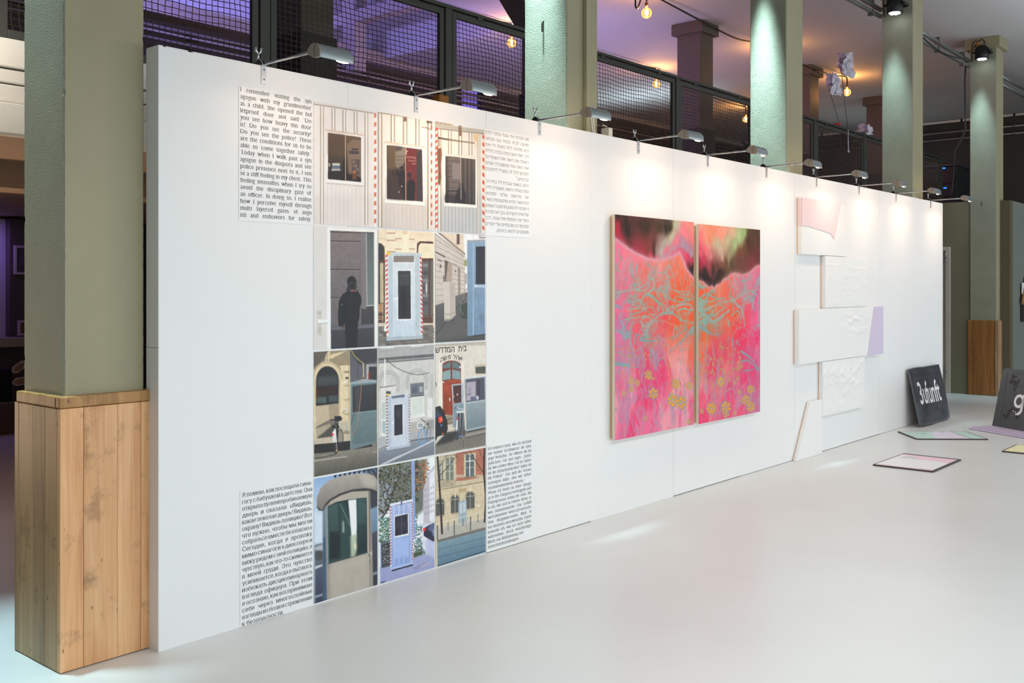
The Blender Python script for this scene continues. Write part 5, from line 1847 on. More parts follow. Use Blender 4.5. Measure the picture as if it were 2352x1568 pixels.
PRINTS = [
    (0, 0, print_window_van, 'photo print of a pale metal cabin window reflecting a white van', 1.15),
    (1, 0, print_window_couple, 'photo print of a cabin window reflecting two people beside a red banner', 1.1),
    (2, 0, print_window_broom, 'photo print of a cabin window beside a red striped post and a hanging umbrella', 1.1),
    (0, 1, print_mirror_selfie, 'photo print of a dark figure photographing itself in a glass door', 1.15),
    (1, 1, print_booth_facade, 'photo print of a grey guard booth with red striped corners before a cream facade', 1.1),
    (2, 1, print_stone_street, 'photo print of a stone street wall with a blue cabin on the right', 1.1),
    (0, 2, print_arch_bike, 'photo print of a sunlit arch with a bicycle and a grey-green cabin', 1.15),
    (1, 2, print_grey_booth_bike, 'photo print of a pale guard booth and a blue wheeled bicycle', 1.1),
    (2, 2, print_prayer_house, 'photo print of a house with Hebrew letters above a red-brown arched door', 1.1),
    (0, 3, print_round_booth, 'photo print of a round roofed booth with curved reflecting glass', 1.15),
    (1, 3, print_park_booth, 'photo print of a pale blue striped cabin under autumn trees', 1.1),
    (2, 3, print_brick_school, 'photo print of a brick and stone building behind bare trees', 1.1),
]
print_mat = attr_mat('print_ink', 0.42, 0.35)
paper_white = mat('print_paper', (0.86, 0.86, 0.86, 1), 0.5)
PRINT_OBJ = []
for (ci, ri, fn, label, q_) in PRINTS:
    x0, x1 = UC[ci]
    z0, z1 = ZR[ri]
    if ri == 0:
        z1 = ZTOP[ci]
    W = int(124 + (2 - ci) * 14)
    H = int(W * (z1 - z0) / (x1 - x0) * 1.06)
    cv = Canvas(x0, x1, z0, z1, VW - 0.002, W, H, 3)
    fn(cv)
    colr = cv.linear(ROWWALL[ri])
    us = np.linspace(x0, x1, W)
    zs = np.linspace(z1, z0, H)
    bm = bmesh.new()
    add_box(bm, x0, x1, VW - 0.0022, VW - 0.0002, z0, z1)
    root = obj('photo_print', bm, paper_white)
    tag(root, label, 'photo', 'grid of twelve photo prints')
    grid_mesh('printed_image', us, zs, lambda U, Z: np.stack([U, np.full_like(U, VW - 0.0026), Z], -1), print_mat, root, colr)
    PRINT_OBJ.append(root)

# ------------------------------------------------------------------ diptych painting
CE = (1390, 470, 380 / 2055)
CF = (1390, 740, 380 / 2055)
VP = 3.728
PK, HP, SAL, ORG, TEAL, LIL, GRN = (252, 120, 160), (250, 60, 120), (252, 130, 130), (252, 92, 48), (130, 176, 176), (206, 130, 176), (170, 196, 160)


def field(cv, pts, power=3.0):
    """Smooth blend of colour samples (x, y, colour) over the whole canvas."""
    h, w_ = cv.h // 4, cv.w // 4
    p = cv.P([(a, b) for a, b, _ in pts]) / 4.0
    X, Y = np.meshgrid(np.arange(w_), np.arange(h))
    wx = (vnoise(h, w_, 6, 91, 4) - 0.5) * w_ * 0.22
    wy = (vnoise(h, w_, 6, 92, 4) - 0.5) * w_ * 0.22
    acc = np.zeros((h, w_, 3))
    tot = np.zeros((h, w_))
    for (qx, qy), (_, _, col) in zip(p, pts):
        d = np.hypot(X + wx - qx, Y + wy - qy) + 3.0
        k = d ** -power
        acc += k[..., None] * np.array(col, float)
        tot += k
    im = acc / tot[..., None] / 255.0
    im = np.repeat(np.repeat(im, 4, 0), 4, 1)
    out = np.ones_like(cv.img)
    out[:im.shape[0], :im.shape[1]] = im[:cv.h, :cv.w]
    out[im.shape[0]:] = out[im.shape[0] - 1]
    out[:, im.shape[1]:] = out[:, im.shape[1] - 1:im.shape[1]]
    cv.img[:] = blur1(out, 3)


def spray(c, n, box_, cols, seed, r=2.2, a=0.7):
    g = random.Random(seed)
    for _ in range(n):
        c.ell(g.uniform(box_[0], box_[2]), g.uniform(box_[1], box_[3]), r * g.uniform(0.5, 1.2), r * g.uniform(0.5, 1.2), g.choice(cols), a)


def swirls(c, seeds, cols, seed, length=26, step=16, wd=5, flow=0.0, a=0.75):
    """Short curved brush strokes that follow one rolling flow."""
    g = random.Random(seed)
    for (x, y) in seeds:
        pts = [(x, y)]
        ph = g.uniform(-0.5, 0.5)
        for k in range(length):
            ang = flow + 0.9 * math.sin(x * 0.006 + y * 0.011 + ph) + 0.7 * math.cos(x * 0.011 - y * 0.007)
            x += step * math.cos(ang)
            y += step * math.sin(ang) * 0.7
            pts.append((x, y))
        c.line(pts, wd * g.uniform(0.6, 1.4), g.choice(cols), a, 0, 1.5)


def strokes(c, n, box_, cols, seed, lmin, lmax, wd, a=0.7, lean=20):
    g = random.Random(seed)
    for _ in range(n):
        x, y = g.uniform(box_[0], box_[2]), g.uniform(box_[1], box_[3])
        L = g.uniform(lmin, lmax)
        d = g.uniform(-lean, lean)
        c.line([(x, y), (x + d * 0.3, y + L * 0.5), (x + d, y + L)], wd * g.uniform(0.5, 1.4), g.choice(cols), a * g.uniform(0.6, 1), 0, 1.5)


def warp_noise(h, w_, cells, seed, stretch, amp):
    n = vnoise(h, w_, cells, seed, 4, stretch)
    dx = (vnoise(h, w_, cells * 0.7, seed + 1, 3, stretch) - 0.5) * amp * w_
    dy = (vnoise(h, w_, cells * 0.7, seed + 2, 3, stretch) - 0.5) * amp * w_
    Y, X = np.mgrid[0:h, 0:w_]
    return n[np.clip(Y + dy, 0, h - 1).astype(int), np.clip(X + dx, 0, w_ - 1).astype(int)]


def ground_texture(c, seed, cool_left):
    """Veins of teal and lilac paint over the ground, dense in the middle, upright and soft below."""
    h, w_ = c.h, c.w
    v = np.linspace(0, 1, h)[:, None]
    u = np.linspace(0, 1, w_)[None, :]
    # blotches of pale and hot pink in the meadow
    b = warp_noise(h, w_, 5, seed + 10, 0.7, 0.25)
    low = np.clip((v - 0.52) / 0.15, 0, 1)
    pale = np.clip((b - 0.55) / 0.12, 0, 1) * low * 0.65
    hot = np.clip((0.45 - b) / 0.12, 0, 1) * low * 0.65
    for m, col in ((pale, (255, 176, 188)), (hot, (250, 44, 104))):
        c.img[:] = c.img * (1 - m[..., None]) + np.array(col) / 255.0 * m[..., None]
    # rolling veins
    side = (1 - u) if cool_left else u
    for k, (cells, st, amp, wd, lo, hi, al, col) in enumerate((
            (4, 1.5, 0.35, 0.030, 0.18, 0.66, 0.95, (126, 182, 184)), (7, 1.6, 0.30, 0.030, 0.15, 0.62, 0.85, (142, 184, 184)),
            (11, 1.3, 0.25, 0.034, 0.14, 0.70, 0.65, (168, 168, 172)), (9, 0.5, 0.22, 0.040, 0.55, 1.05, 0.75, (176, 150, 182)),
            (16, 0.35, 0.15, 0.045, 0.52, 1.05, 0.60, (168, 156, 184)))):
        n = warp_noise(h, w_, cells, seed + 20 + 5 * k, st, amp)
        ridge = np.exp(-((n - 0.5) / wd) ** 2)
        mod = np.clip((vnoise(h, w_, 3, seed + 60 + k, 3) - 0.36) / 0.2, 0, 1)
        band = np.clip((v - lo) / 0.08, 0, 1) * np.clip((hi - v) / 0.10, 0, 1)
        m = (ridge * mod * band * al)[..., None]
        cc = np.array(col) / 255.0
        tint = np.array((176, 140, 186)) / 255.0
        t = np.clip(side * 1.4 - 0.7, 0, 1)[..., None] * 0.6
        c.img[:] = c.img * (1 - m) + (cc * (1 - t) + tint * t) * m
    # soft grey-lilac haze towards the outer side
    hz = warp_noise(h, w_, 4, seed + 90, 1.0, 0.3)
    m = (np.clip((hz - 0.5) / 0.2, 0, 1) * np.clip(side * 1.2 - 0.2, 0, 1) * np.clip((v - 0.2) / 0.1, 0, 1) * 0.5)[..., None]
    c.img[:] = c.img * (1 - m) + np.array((190, 140, 180)) / 255.0 * m


def flower(c, x, y, r, n, col=(248, 156, 50), core=(250, 190, 80), ry=1.25):
    c.ell(x, y, r * 1.75, r * 1.75 * ry, (160, 160, 160), 0.5, 3)
    for k in range(n):
        a = 2 * math.pi * k / n + 0.4
        c.ell(x + r * math.cos(a), y + r * ry * math.sin(a), r * 0.46, r * 0.66 * ry, (156, 160, 160), 0.8, 0, a + 1.57)
    for k in range(n):
        a = 2 * math.pi * k / n + 0.4
        c.ell(x + r * math.cos(a), y + r * ry * math.sin(a), r * 0.36, r * 0.44 * ry, col, 1, 0, a + 1.57)
    c.ell(x, y, r * 0.15, r * 0.16 * ry, core)


def paint_left(c):
    c.crop(*CE)
    S = 1460.0     # the lower crop starts 1460 crop pixels below the upper one
    B = 40, 30, 30
    field(c, [(150, 700, (250, 120, 170)), (300, 600, (252, 130, 160)), (700, 720, (250, 150, 150)), (950, 800, (252, 130, 110)), (160, 1000, (206, 130, 170)),
              (420, 950, (250, 120, 90)), (900, 950, (252, 110, 80)), (1060, 1000, (252, 100, 70)), (150, 1250, (250, 110, 160)), (350, 1180, (250, 90, 80)),
              (600, 1200, ORG), (900, 1200, ORG), (1060, 1250, ORG), (160, 1450, (206, 120, 176)), (400, 1350, (246, 100, 90)), (500, 1430, (250, 80, 70)),
              (900, 1450, ORG), (720, 1500, (252, 60, 70)), (1000, 1560, ORG), (160, 1640, (240, 120, 180)), (420, 1560, (240, 90, 120)), (600, 1620, (226, 110, 110)),
              (900, 1700, ORG), (250, 1900, (214, 130, 180)), (200, 1720, (250, 90, 140)), (700, 1900, (214, 130, 170)), (950, 1900, (240, 110, 100)), (1040, 1850, (252, 100, 70)),
              (250, 2050, (252, 130, 170)), (150, 2300, (250, 90, 140)), (450, 2200, (252, 120, 170)), (700, 2250, (250, 80, 140)), (950, 2100, (250, 140, 150)),
              (1050, 2350, (250, 80, 120)), (300, 2500, (250, 130, 170)), (150, 2800, (250, 90, 150)), (550, 2650, (250, 110, 160)), (850, 2550, (246, 110, 170)),
              (1000, 2600, (240, 130, 180)), (700, 2800, (250, 120, 170)), (1050, 2750, (250, 80, 130)), (400, 2850, (250, 120, 170))], 2.6)
    strokes(c, 260, (120, 560, 1090, 1000), [SAL, PK, (252, 110, 80), (236, 150, 170)], 5, 60, 190, 14, 0.45, 30)
    strokes(c, 240, (120, 1900, 1090, 2850), [PK, HP, LIL, (250, 150, 160), (226, 140, 180)], 6, 90, 260, 18, 0.5, 50)
    ground_texture(c, 400, True)
    # mountain net of teal lines
    T2 = [TEAL, (150, 180, 180), (170, 170, 176)]
    for pts, wd in (
        ([(610, 1045), (640, 1095), (690, 1180), (760, 1280)], 9), ([(570, 920), (610, 970), (600, 1040), (560, 1080), (510, 1110), (470, 1160), (450, 1230)], 16),
        ([(510, 1110), (580, 1140), (640, 1200), (700, 1250), (720, 1310), (740, 1340)], 20), ([(740, 1340), (690, 1360), (640, 1400), (590, 1430)], 12),
        ([(740, 1350), (820, 1350), (880, 1380), (930, 1430), (1000, 1450), (1088, 1465)], 11), ([(770, 1320), (800, 1280), (830, 1262), (870, 1290), (900, 1340), (930, 1400), (945, 1430)], 10),
        ([(640, 960), (700, 900), (740, 860), (790, 900), (800, 960)], 9), ([(690, 1040), (660, 1060), (740, 1060), (770, 1000), (740, 950), (700, 960)], 8),
        ([(120, 1100), (220, 1080), (330, 1060), (420, 1040), (560, 960)], 12), ([(380, 1050), (430, 1070), (510, 1050), (560, 990)], 10),
        ([(300, 1130), (340, 1140), (370, 1170), (390, 1200), (350, 1200)], 12), ([(270, 1150), (300, 1190), (370, 1210)], 7),
        ([(290, 1310), (380, 1290), (480, 1290), (560, 1270), (600, 1290)], 10), ([(300, 1370), (400, 1340), (500, 1310)], 9),
        ([(740, 1110), (800, 1160), (850, 1190), (920, 1210), (1000, 1200), (1088, 1180)], 9), ([(780, 1010), (820, 1050), (900, 1080), (1000, 1080), (1088, 1110)], 9),
        ([(880, 1060), (930, 1110), (1000, 1120), (1088, 1140)], 7), ([(960, 1160), (1030, 1170), (1088, 1160)], 6),
        ([(880, 1260), (950, 1240), (1020, 1235), (1070, 1260), (1060, 1300)], 18), ([(910, 1310), (980, 1290), (1050, 1310), (1088, 1300)], 14),
        ([(570, 1440), (560, 1470), (520, 1510), (470, 1500), (450, 1450), (480, 1400), (540, 1390), (570, 1420)], 16), ([(240, 1430), (330, 1410), (420, 1400), (500, 1380)], 10),
        ([(850, 990), (870, 1040), (860, 940), (850, 900)], 6), ([(930, 900), (940, 1000), (960, 1060)], 6), ([(1000, 880), (1020, 960), (1010, 1040)], 6), ([(1040, 900), (1060, 980)], 6),
        ([(520, 720), (560, 780), (620, 830), (700, 850), (760, 830)], 9), ([(560, 850), (540, 900), (580, 930), (640, 900)], 10), ([(330, 720), (320, 840), (350, 900)], 9),
        ([(350, 990), (380, 1000), (370, 1040)], 9), ([(430, 920), (400, 960), (430, 985), (445, 950)], 8), ([(160, 720), (150, 800), (190, 840)], 14), ([(170, 560), (180, 640), (220, 690)], 10),
    ):
        c.line(pts, wd + 12, (176, 156, 150), 0.5, 3)
        c.line(pts, wd * 1.35, T2[len(pts) % 3], 0.95, 0, wd * 0.7)
    g = random.Random(3)
    swirls(c, [(g.uniform(250, 900), g.uniform(1060, 1480)) for _ in range(60)], [(222, 130, 100), (150, 176, 170), (252, 140, 90), (200, 150, 130)], 8, 12, 14, 5, -0.1, 0.6)
    swirls(c, [(g.uniform(120, 800), g.uniform(1500, 1800)) for _ in range(50)], [(226, 110, 130), (170, 160, 166), (200, 130, 150), (252, 110, 90)], 9, 10, 14, 6, -0.5, 0.6)
    # lower half
    y = S
    strokes(c, 150, (120, 1650, 1090, 2300), [(170, 150, 170), (150, 160, 176), (190, 140, 160)], 31, 50, 150, 9, 0.6, 40)
    strokes(c, 150, (120, 2000, 1090, 2850), [(176, 140, 186), (168, 150, 186), (200, 140, 180)], 32, 90, 240, 12, 0.6, 40)
    strokes(c, 90, (120, 620, 700, 1000), [(186, 150, 170), (200, 150, 160)], 33, 40, 130, 12, 0.6, 40)
    for pts, wd in (
        ([(360, 270 + y), (370, 190 + y), (400, 150 + y), (440, 180 + y)], 24), ([(440, 200 + y), (540, 180 + y), (580, 120 + y), (620, 60 + y)], 16),
        ([(440, 220 + y), (560, 230 + y), (660, 220 + y), (680, 170 + y)], 22), ([(1085, 60 + y), (1030, 130 + y), (980, 210 + y), (900, 270 + y), (840, 330 + y), (800, 370 + y)], 26),
        ([(1020, 70 + y), (940, 130 + y), (840, 180 + y), (740, 210 + y)], 12), ([(120, 520 + y), (220, 530 + y), (310, 545 + y), (400, 555 + y)], 22), ([(150, 500 + y), (250, 520 + y), (360, 490 + y)], 18),
        ([(150, 370 + y), (230, 410 + y), (310, 440 + y), (370, 410 + y)], 10), ([(560, 320 + y), (570, 380 + y), (540, 470 + y)], 16), ([(700, 440 + y), (660, 490 + y), (640, 540 + y)], 18),
        ([(930, 360 + y), (980, 330 + y), (1030, 340 + y)], 10),
    ):
        c.line(pts, wd, (132, 166, 178), 0.9, 1, wd * 0.4)
    for pts in ([(470, 640), (480, 760), (520, 860)], [(620, 640), (650, 730), (640, 780)], [(260, 720), (280, 860), (230, 1000), (240, 1140)], [(560, 760), (540, 850)],
                [(390, 900), (370, 1000), (330, 880)], [(580, 920), (600, 1040), (640, 1240)], [(640, 960), (600, 1100)], [(740, 900), (750, 1010), (720, 1100)], [(880, 840), (860, 1000), (850, 1200)],
                [(930, 860), (900, 1000), (920, 1160)], [(840, 1050), (840, 1180)], [(940, 1080), (920, 1240)], [(1040, 860), (1040, 990), (1080, 1000)], [(480, 1100), (430, 1240), (440, 1300)],
                [(330, 1220), (360, 1350), (390, 1260)], [(200, 1060), (230, 1200)], [(280, 1130), (270, 1220)]):
        c.line([(a, b + y) for a, b in pts], 16, (184, 140, 180), 0.85, 1, 6)
    for pts in ([(510, 600), (470, 740), (490, 900)], [(440, 760), (480, 860), (500, 1060)], [(440, 900), (390, 1000), (350, 1120)], [(620, 940), (650, 1040), (620, 1200)], [(310, 1220), (330, 1330)],
                [(570, 1220), (620, 1300)], [(760, 1020), (740, 1120)], [(930, 740), (950, 820)], [(400, 1220), (440, 1330)]):
        c.line([(a, b + y) for a, b in pts], 14, (246, 40, 100), 0.8, 2, 4)
    g = random.Random(12)
    for _ in range(44):
        x_, y_ = g.uniform(180, 1080), g.uniform(190, 720) + y
        c.ell(x_, y_, 13, 15, (196, 150, 130), 0.8, 1)
        c.ell(x_, y_, 6.5, 7.5, (250, 140, 44))
    for f in ((535, 650 + y, 30, 6), (322, 730 + y, 24, 5), (325, 830 + y, 20, 5), (400, 750 + y, 22, 5), (880, 765 + y, 32, 7), (1038, 785 + y, 26, 6), (598, 880 + y, 36, 6), (230, 880 + y, 18, 5), (836, 965 + y, 42, 6), (942, 995 + y, 42, 6),
              (500, 1190 + y, 14, 5), (575, 690 + y, 12, 4), (1040, 1230 + y, 16, 5)):
        flower(c, f[0], f[1], f[2], f[3])
    # night sky
    ridge = [(110, 410), (180, 465), (240, 510), (310, 560), (380, 604), (460, 640), (540, 676), (620, 684), (700, 682), (760, 672), (820, 655), (880, 622), (925, 592), (950, 660), (985, 730), (1010, 800), (1050, 860), (1095, 915)]
    sky = [(100, 60), (1110, 180)] + ridge[::-1]
    m = c.mask(c.P(sky), (0, c.w, 0, c.h))
    keep = c.img.copy()
    field(c, [(150, 130, (44, 34, 32)), (300, 200, (42, 34, 32)), (500, 200, (60, 42, 34)), (640, 240, (74, 54, 40)), (760, 220, (44, 36, 30)), (830, 190, (50, 40, 32)), (920, 260, (180, 196, 170)), (960, 230, (216, 170, 160)),
              (1060, 260, (252, 140, 140)), (1080, 400, (252, 120, 140)), (200, 420, (176, 60, 84)), (130, 330, (180, 44, 70)), (300, 380, (110, 52, 56)), (300, 520, (196, 60, 90)), (420, 560, (170, 50, 74)), (500, 480, (130, 60, 54)), (620, 480, (80, 44, 40)),
              (560, 620, (214, 70, 100)), (680, 620, (226, 80, 110)), (740, 520, (190, 176, 180)), (720, 470, (160, 140, 140)), (830, 430, (196, 170, 166)), (860, 360, (200, 180, 160)), (900, 470, (246, 120, 150)), (800, 560, (240, 120, 150)), (1000, 400, (254, 130, 150)),
              (900, 570, (214, 130, 160)), (980, 540, (170, 150, 180)), (1060, 610, (180, 150, 180)), (940, 600, (236, 90, 120)), (1000, 680, (236, 70, 110)), (1080, 700, (200, 60, 90)), (1070, 830, (40, 30, 30)), (1040, 780, (120, 44, 56))], 3.4)
    sk = c.img
    c.img = keep * (1 - m[..., None]) + sk * m[..., None]
    c.line([(690, 620), (720, 480), (790, 430), (850, 370), (900, 290), (930, 215)], 40, (190, 190, 176), 0.55, 12, 60)
    c.line([(700, 660), (790, 590), (880, 530), (940, 520), (1010, 560), (1088, 640)], 34, (176, 156, 182), 0.6, 8)
    c.line([(830, 640), (900, 575), (960, 570), (1020, 640), (1060, 720)], 26, (236, 70, 110), 0.7, 8)
    c.line(ridge, 46, (222, 160, 184), 0.5, 8)
    c.line(ridge, 20, (216, 160, 184), 0.9, 2)
    for k in range(len(ridge) - 1):
        (a, b), (a2, b2) = ridge[k], ridge[k + 1]
        for j in range(6):
            t = j / 6
            c.ell(a + (a2 - a) * t, b + (b2 - b) * t + rnd.uniform(-3, 3), 7, 6, (226, 150, 176))
    spray(c, 60, (150, 130, 820, 420), [(240, 190, 130), (250, 220, 190), (220, 120, 80)], 3, 2.4, 0.8)
    c.grain(0.05, 40, 51)


def paint_right(c):
    c.crop(*CE)
    y = 1460.0
    field(c, [(1180, 1000, (252, 100, 60)), (1300, 1100, (252, 96, 52)), (1450, 1050, (250, 130, 100)), (1600, 950, (246, 130, 140)), (1800, 950, (216, 140, 170)), (1880, 880, (240, 110, 150)), (1900, 1050, (252, 90, 150)), (1750, 1080, (252, 120, 160)),
              (1200, 1250, ORG), (1400, 1220, ORG), (1580, 1240, (252, 80, 60)), (1700, 1220, (196, 140, 160)), (1880, 1200, (250, 60, 150)), (1850, 1380, (250, 80, 140)), (1250, 1400, ORG), (1400, 1350, (250, 110, 80)), (1600, 1420, (252, 90, 50)), (1760, 1330, (250, 80, 110)),
              (1300, 1480, (190, 130, 110)), (1400, 1560, (196, 130, 120)), (1200, 1620, ORG), (1300, 1640, (252, 110, 60)), (1540, 1520, (250, 100, 70)), (1650, 1560, (250, 70, 90)), (1850, 1560, (252, 110, 160)), (1900, 1450, (252, 110, 170)),
              (1450, 1640, (200, 130, 110)), (1600, 1620, (250, 80, 80)), (1700, 1680, (250, 50, 100)), (1880, 1700, (252, 40, 110)), (1200, 1850, (252, 100, 60)), (1350, 1820, (236, 110, 90)), (1500, 1750, (236, 70, 110)), (1650, 1880, (250, 50, 100)),
              (1880, 1900, (240, 100, 150)), (1200, 2050, (252, 120, 100)), (1400, 2000, (246, 120, 110)), (1550, 2050, (252, 110, 120)), (1750, 2050, (252, 60, 120)), (1880, 2080, (252, 40, 110)), (1200, 2300, (250, 140, 140)), (1350, 2250, (236, 110, 120)),
              (1500, 2300, (226, 120, 150)), (1600, 2400, (250, 70, 120)), (1850, 2300, (250, 60, 120)), (1750, 2350, (206, 120, 180)), (1200, 2450, (250, 90, 130)), (1350, 2500, (250, 90, 120)), (1500, 2450, (250, 110, 140)), (1650, 2450, (206, 140, 190)),
              (1880, 2500, (246, 130, 180)), (1250, 2650, (252, 110, 150)), (1450, 2620, (246, 130, 160)), (1700, 2560, (250, 70, 120)), (1180, 2700, (240, 120, 180))], 2.6)
    strokes(c, 160, (1150, 900, 1920, 1200), [SAL, PK, (252, 110, 70), (216, 150, 180)], 15, 50, 160, 12, 0.4, 40)
    strokes(c, 260, (1150, 1900, 1920, 2650), [PK, HP, LIL, (252, 140, 130), (226, 120, 160)], 16, 80, 240, 17, 0.5, 60)
    ground_texture(c, 700, False)
    T2 = [TEAL, (150, 180, 180), (170, 170, 176)]
    for pts, wd in (
        ([(1160, 1180), (1220, 1130), (1280, 1110), (1340, 1150), (1420, 1170), (1480, 1160)], 13), ([(1180, 1170), (1250, 1200), (1330, 1200), (1390, 1180)], 10), ([(1160, 1240), (1240, 1220), (1280, 1250)], 8),
        ([(1165, 1290), (1280, 1300)], 10), ([(1290, 1290), (1360, 1250), (1440, 1210), (1560, 1200), (1600, 1190)], 12), ([(1420, 1240), (1480, 1280), (1400, 1340), (1340, 1380)], 9),
        ([(1160, 1400), (1230, 1360), (1280, 1400), (1320, 1450), (1400, 1420), (1470, 1370), (1540, 1310)], 18), ([(1330, 1460), (1400, 1440), (1460, 1400)], 12), ([(1220, 1400), (1270, 1450), (1330, 1465)], 10),
        ([(1600, 1190), (1640, 1250), (1700, 1300), (1720, 1400), (1730, 1500)], 22), ([(1650, 1320), (1680, 1400), (1680, 1480)], 8), ([(1570, 1380), (1620, 1330), (1660, 1320)], 9),
        ([(1600, 1190), (1680, 1120), (1760, 1090), (1830, 1060)], 12), ([(1830, 1090), (1880, 1060), (1915, 1040)], 12), ([(1700, 1210), (1770, 1140), (1830, 1120)], 9), ([(1690, 950), (1750, 940), (1800, 900)], 12),
        ([(1190, 960), (1230, 1060), (1230, 1120)], 6), ([(1260, 1000), (1290, 1080)], 6), ([(1330, 1030), (1350, 1090)], 6), ([(1380, 1000), (1390, 1060)], 6), ([(1520, 910), (1560, 960), (1540, 1000)], 8), ([(1620, 880), (1680, 900)], 10),
    ):
        c.line(pts, wd + 12, (180, 156, 146), 0.5, 3)
        c.line(pts, wd * 1.35, T2[len(pts) % 3], 0.95, 0, wd * 0.7)
    g = random.Random(4)
    swirls(c, [(g.uniform(1160, 1640), g.uniform(1130, 1480)) for _ in range(50)], [(222, 130, 100), (150, 176, 170), (252, 140, 90), (200, 150, 130)], 18, 10, 13, 5, -0.2, 0.6)
    strokes(c, 90, (1180, 1460, 1560, 1560), [(150, 170, 160), (180, 150, 130), (200, 120, 100)], 19, 30, 90, 5, 0.7, 20)
    strokes(c, 160, (1160, 1620, 1700, 2200), [(180, 140, 130), (160, 160, 160), (196, 130, 130)], 34, 40, 140, 8, 0.6, 40)
    strokes(c, 140, (1160, 2050, 1920, 2680), [(186, 140, 180), (176, 150, 176), (206, 140, 160)], 35, 90, 220, 12, 0.55, 50)
    strokes(c, 90, (1600, 880, 1920, 1250), [(196, 150, 176), (180, 160, 176)], 36, 40, 140, 12, 0.6, 60)
    for pts, wd in (([(1165, 30), (1230, 80), (1300, 130), (1380, 160)], 30), ([(1170, 70), (1260, 120), (1330, 150)], 16), ([(1380, 160), (1440, 130), (1470, 80)], 12),
                    ([(1690, 360), (1760, 410), (1830, 470), (1915, 600)], 30), ([(1690, 490), (1760, 470), (1830, 520), (1910, 590)], 24), ([(1720, 600), (1800, 590), (1880, 570)], 16), ([(1870, 560), (1915, 600)], 26),
                    ([(1560, 200), (1580, 240), (1600, 300)], 14), ([(1400, 350), (1420, 460)], 12), ([(1640, 260), (1700, 300)], 10)):
        c.line([(a, b + y) for a, b in pts], wd, (132, 162, 176), 0.9, 1, wd * 0.4)
    for pts in ([(1360, 640), (1350, 760), (1380, 900)], [(1440, 800), (1440, 920)], [(1520, 720), (1500, 830), (1480, 900)], [(1500, 860), (1560, 820), (1610, 850), (1630, 900)], [(1250, 800), (1270, 960), (1260, 1080)], [(1560, 880), (1550, 1000)],
                [(1600, 760), (1570, 840)], [(1700, 800), (1740, 760), (1760, 700)], [(1330, 1130), (1310, 1230)], [(1430, 1050), (1420, 1180)], [(1640, 920), (1620, 1040)], [(1860, 1010), (1880, 920)], [(1780, 680), (1810, 780)], [(1200, 250), (1240, 420)], [(1330, 260), (1340, 420)]):
        c.line([(a, b + y) for a, b in pts], 18, (190, 146, 176), 0.85, 1, 7)
    for pts in ([(1300, 900), (1250, 1080)], [(1540, 740), (1530, 830)], [(1600, 540), (1640, 700)], [(1620, 900), (1600, 960)], [(1880, 780), (1870, 960)], [(1690, 660), (1700, 740)]):
        c.line([(a, b + y) for a, b in pts], 18, (250, 40, 96), 0.7, 3, 6)
    g = random.Random(22)
    for _ in range(64):
        x_ = g.uniform(1165, 1700)
        y_ = g.gauss(540, 90) + y
        c.ell(x_, y_, 14, 16, (170, 156, 140), 0.75, 1)
        c.ell(x_, y_, 7, 8, (250, 128, 50))
    for f in ((1435, 735 + y, 30, 6), (1320, 1065 + y, 38, 7), (1500, 1050 + y, 38, 6), (1498, 1135 + y, 26, 4), (1750, 960 + y, 32, 6), (1805, 1045 + y, 32, 6), (1802, 830 + y, 28, 6), (1610, 745 + y, 14, 4), (1645, 695 + y, 12, 4), (1665, 865 + y, 16, 5), (1200, 1100 + y, 16, 5),
              (1612, 1120 + y, 14, 5), (1690, 970 + y, 12, 4)):
        flower(c, f[0], f[1], f[2], f[3])
    ridge = [(1140, 925), (1170, 945), (1220, 960), (1260, 1000), (1300, 1030), (1325, 1010), (1355, 1036), (1380, 1000), (1430, 985), (1470, 930), (1520, 900), (1560, 865), (1610, 850), (1660, 862), (1710, 872), (1780, 850), (1840, 800), (1880, 765), (1930, 755)]
    sky = [(1140, 200), (1930, 250)] + ridge[::-1]
    m = c.mask(c.P(sky), (0, c.w, 0, c.h))
    keep = c.img.copy()
    field(c, [(1180, 270, (236, 160, 150)), (1250, 280, (246, 150, 130)), (1340, 290, (252, 130, 100)), (1450, 300, (250, 150, 140)), (1560, 290, (220, 170, 150)), (1680, 310, (180, 200, 150)), (1760, 320, (160, 180, 130)), (1850, 330, (70, 50, 34)), (1900, 420, (84, 52, 40)),
              (1180, 420, (252, 120, 130)), (1250, 480, (252, 110, 130)), (1280, 400, (230, 160, 150)), (1400, 440, (206, 180, 160)), (1500, 420, (200, 176, 150)), (1620, 460, (170, 186, 140)), (1560, 560, (166, 150, 124)), (1400, 570, (206, 170, 160)), (1300, 560, (226, 140, 150)),
              (1180, 600, (236, 90, 120)), (1220, 680, (200, 60, 90)), (1300, 640, (150, 50, 60)), (1170, 760, (160, 40, 66)), (1250, 780, (46, 34, 32)), (1320, 700, (60, 40, 38)), (1400, 680, (130, 70, 60)), (1500, 700, (110, 74, 56)), (1600, 660, (90, 66, 50)), (1700, 560, (120, 70, 50)),
              (1800, 520, (76, 44, 34)), (1880, 620, (110, 50, 46)), (1700, 700, (110, 66, 60)), (1800, 760, (130, 56, 66)), (1250, 900, (34, 28, 28)), (1350, 960, (36, 30, 28)), (1450, 860, (70, 46, 42)), (1600, 800, (100, 60, 56)), (1400, 800, (48, 34, 32))], 3.4)
    sk = c.img
    c.img = keep * (1 - m[..., None]) + sk * m[..., None]
    c.line([(1290, 300), (1330, 430), (1420, 500), (1540, 440), (1660, 330), (1700, 280)], 50, (196, 200, 170), 0.35, 14)
    c.line(ridge, 44, (222, 156, 176), 0.45, 8)
    c.line(ridge, 16, (226, 150, 160), 0.8, 2)
    spray(c, 140, (1400, 300, 1900, 860), [(226, 200, 150), (200, 190, 150), (150, 120, 100)], 13, 1.8, 0.6)
    c.grain(0.05, 40, 52)


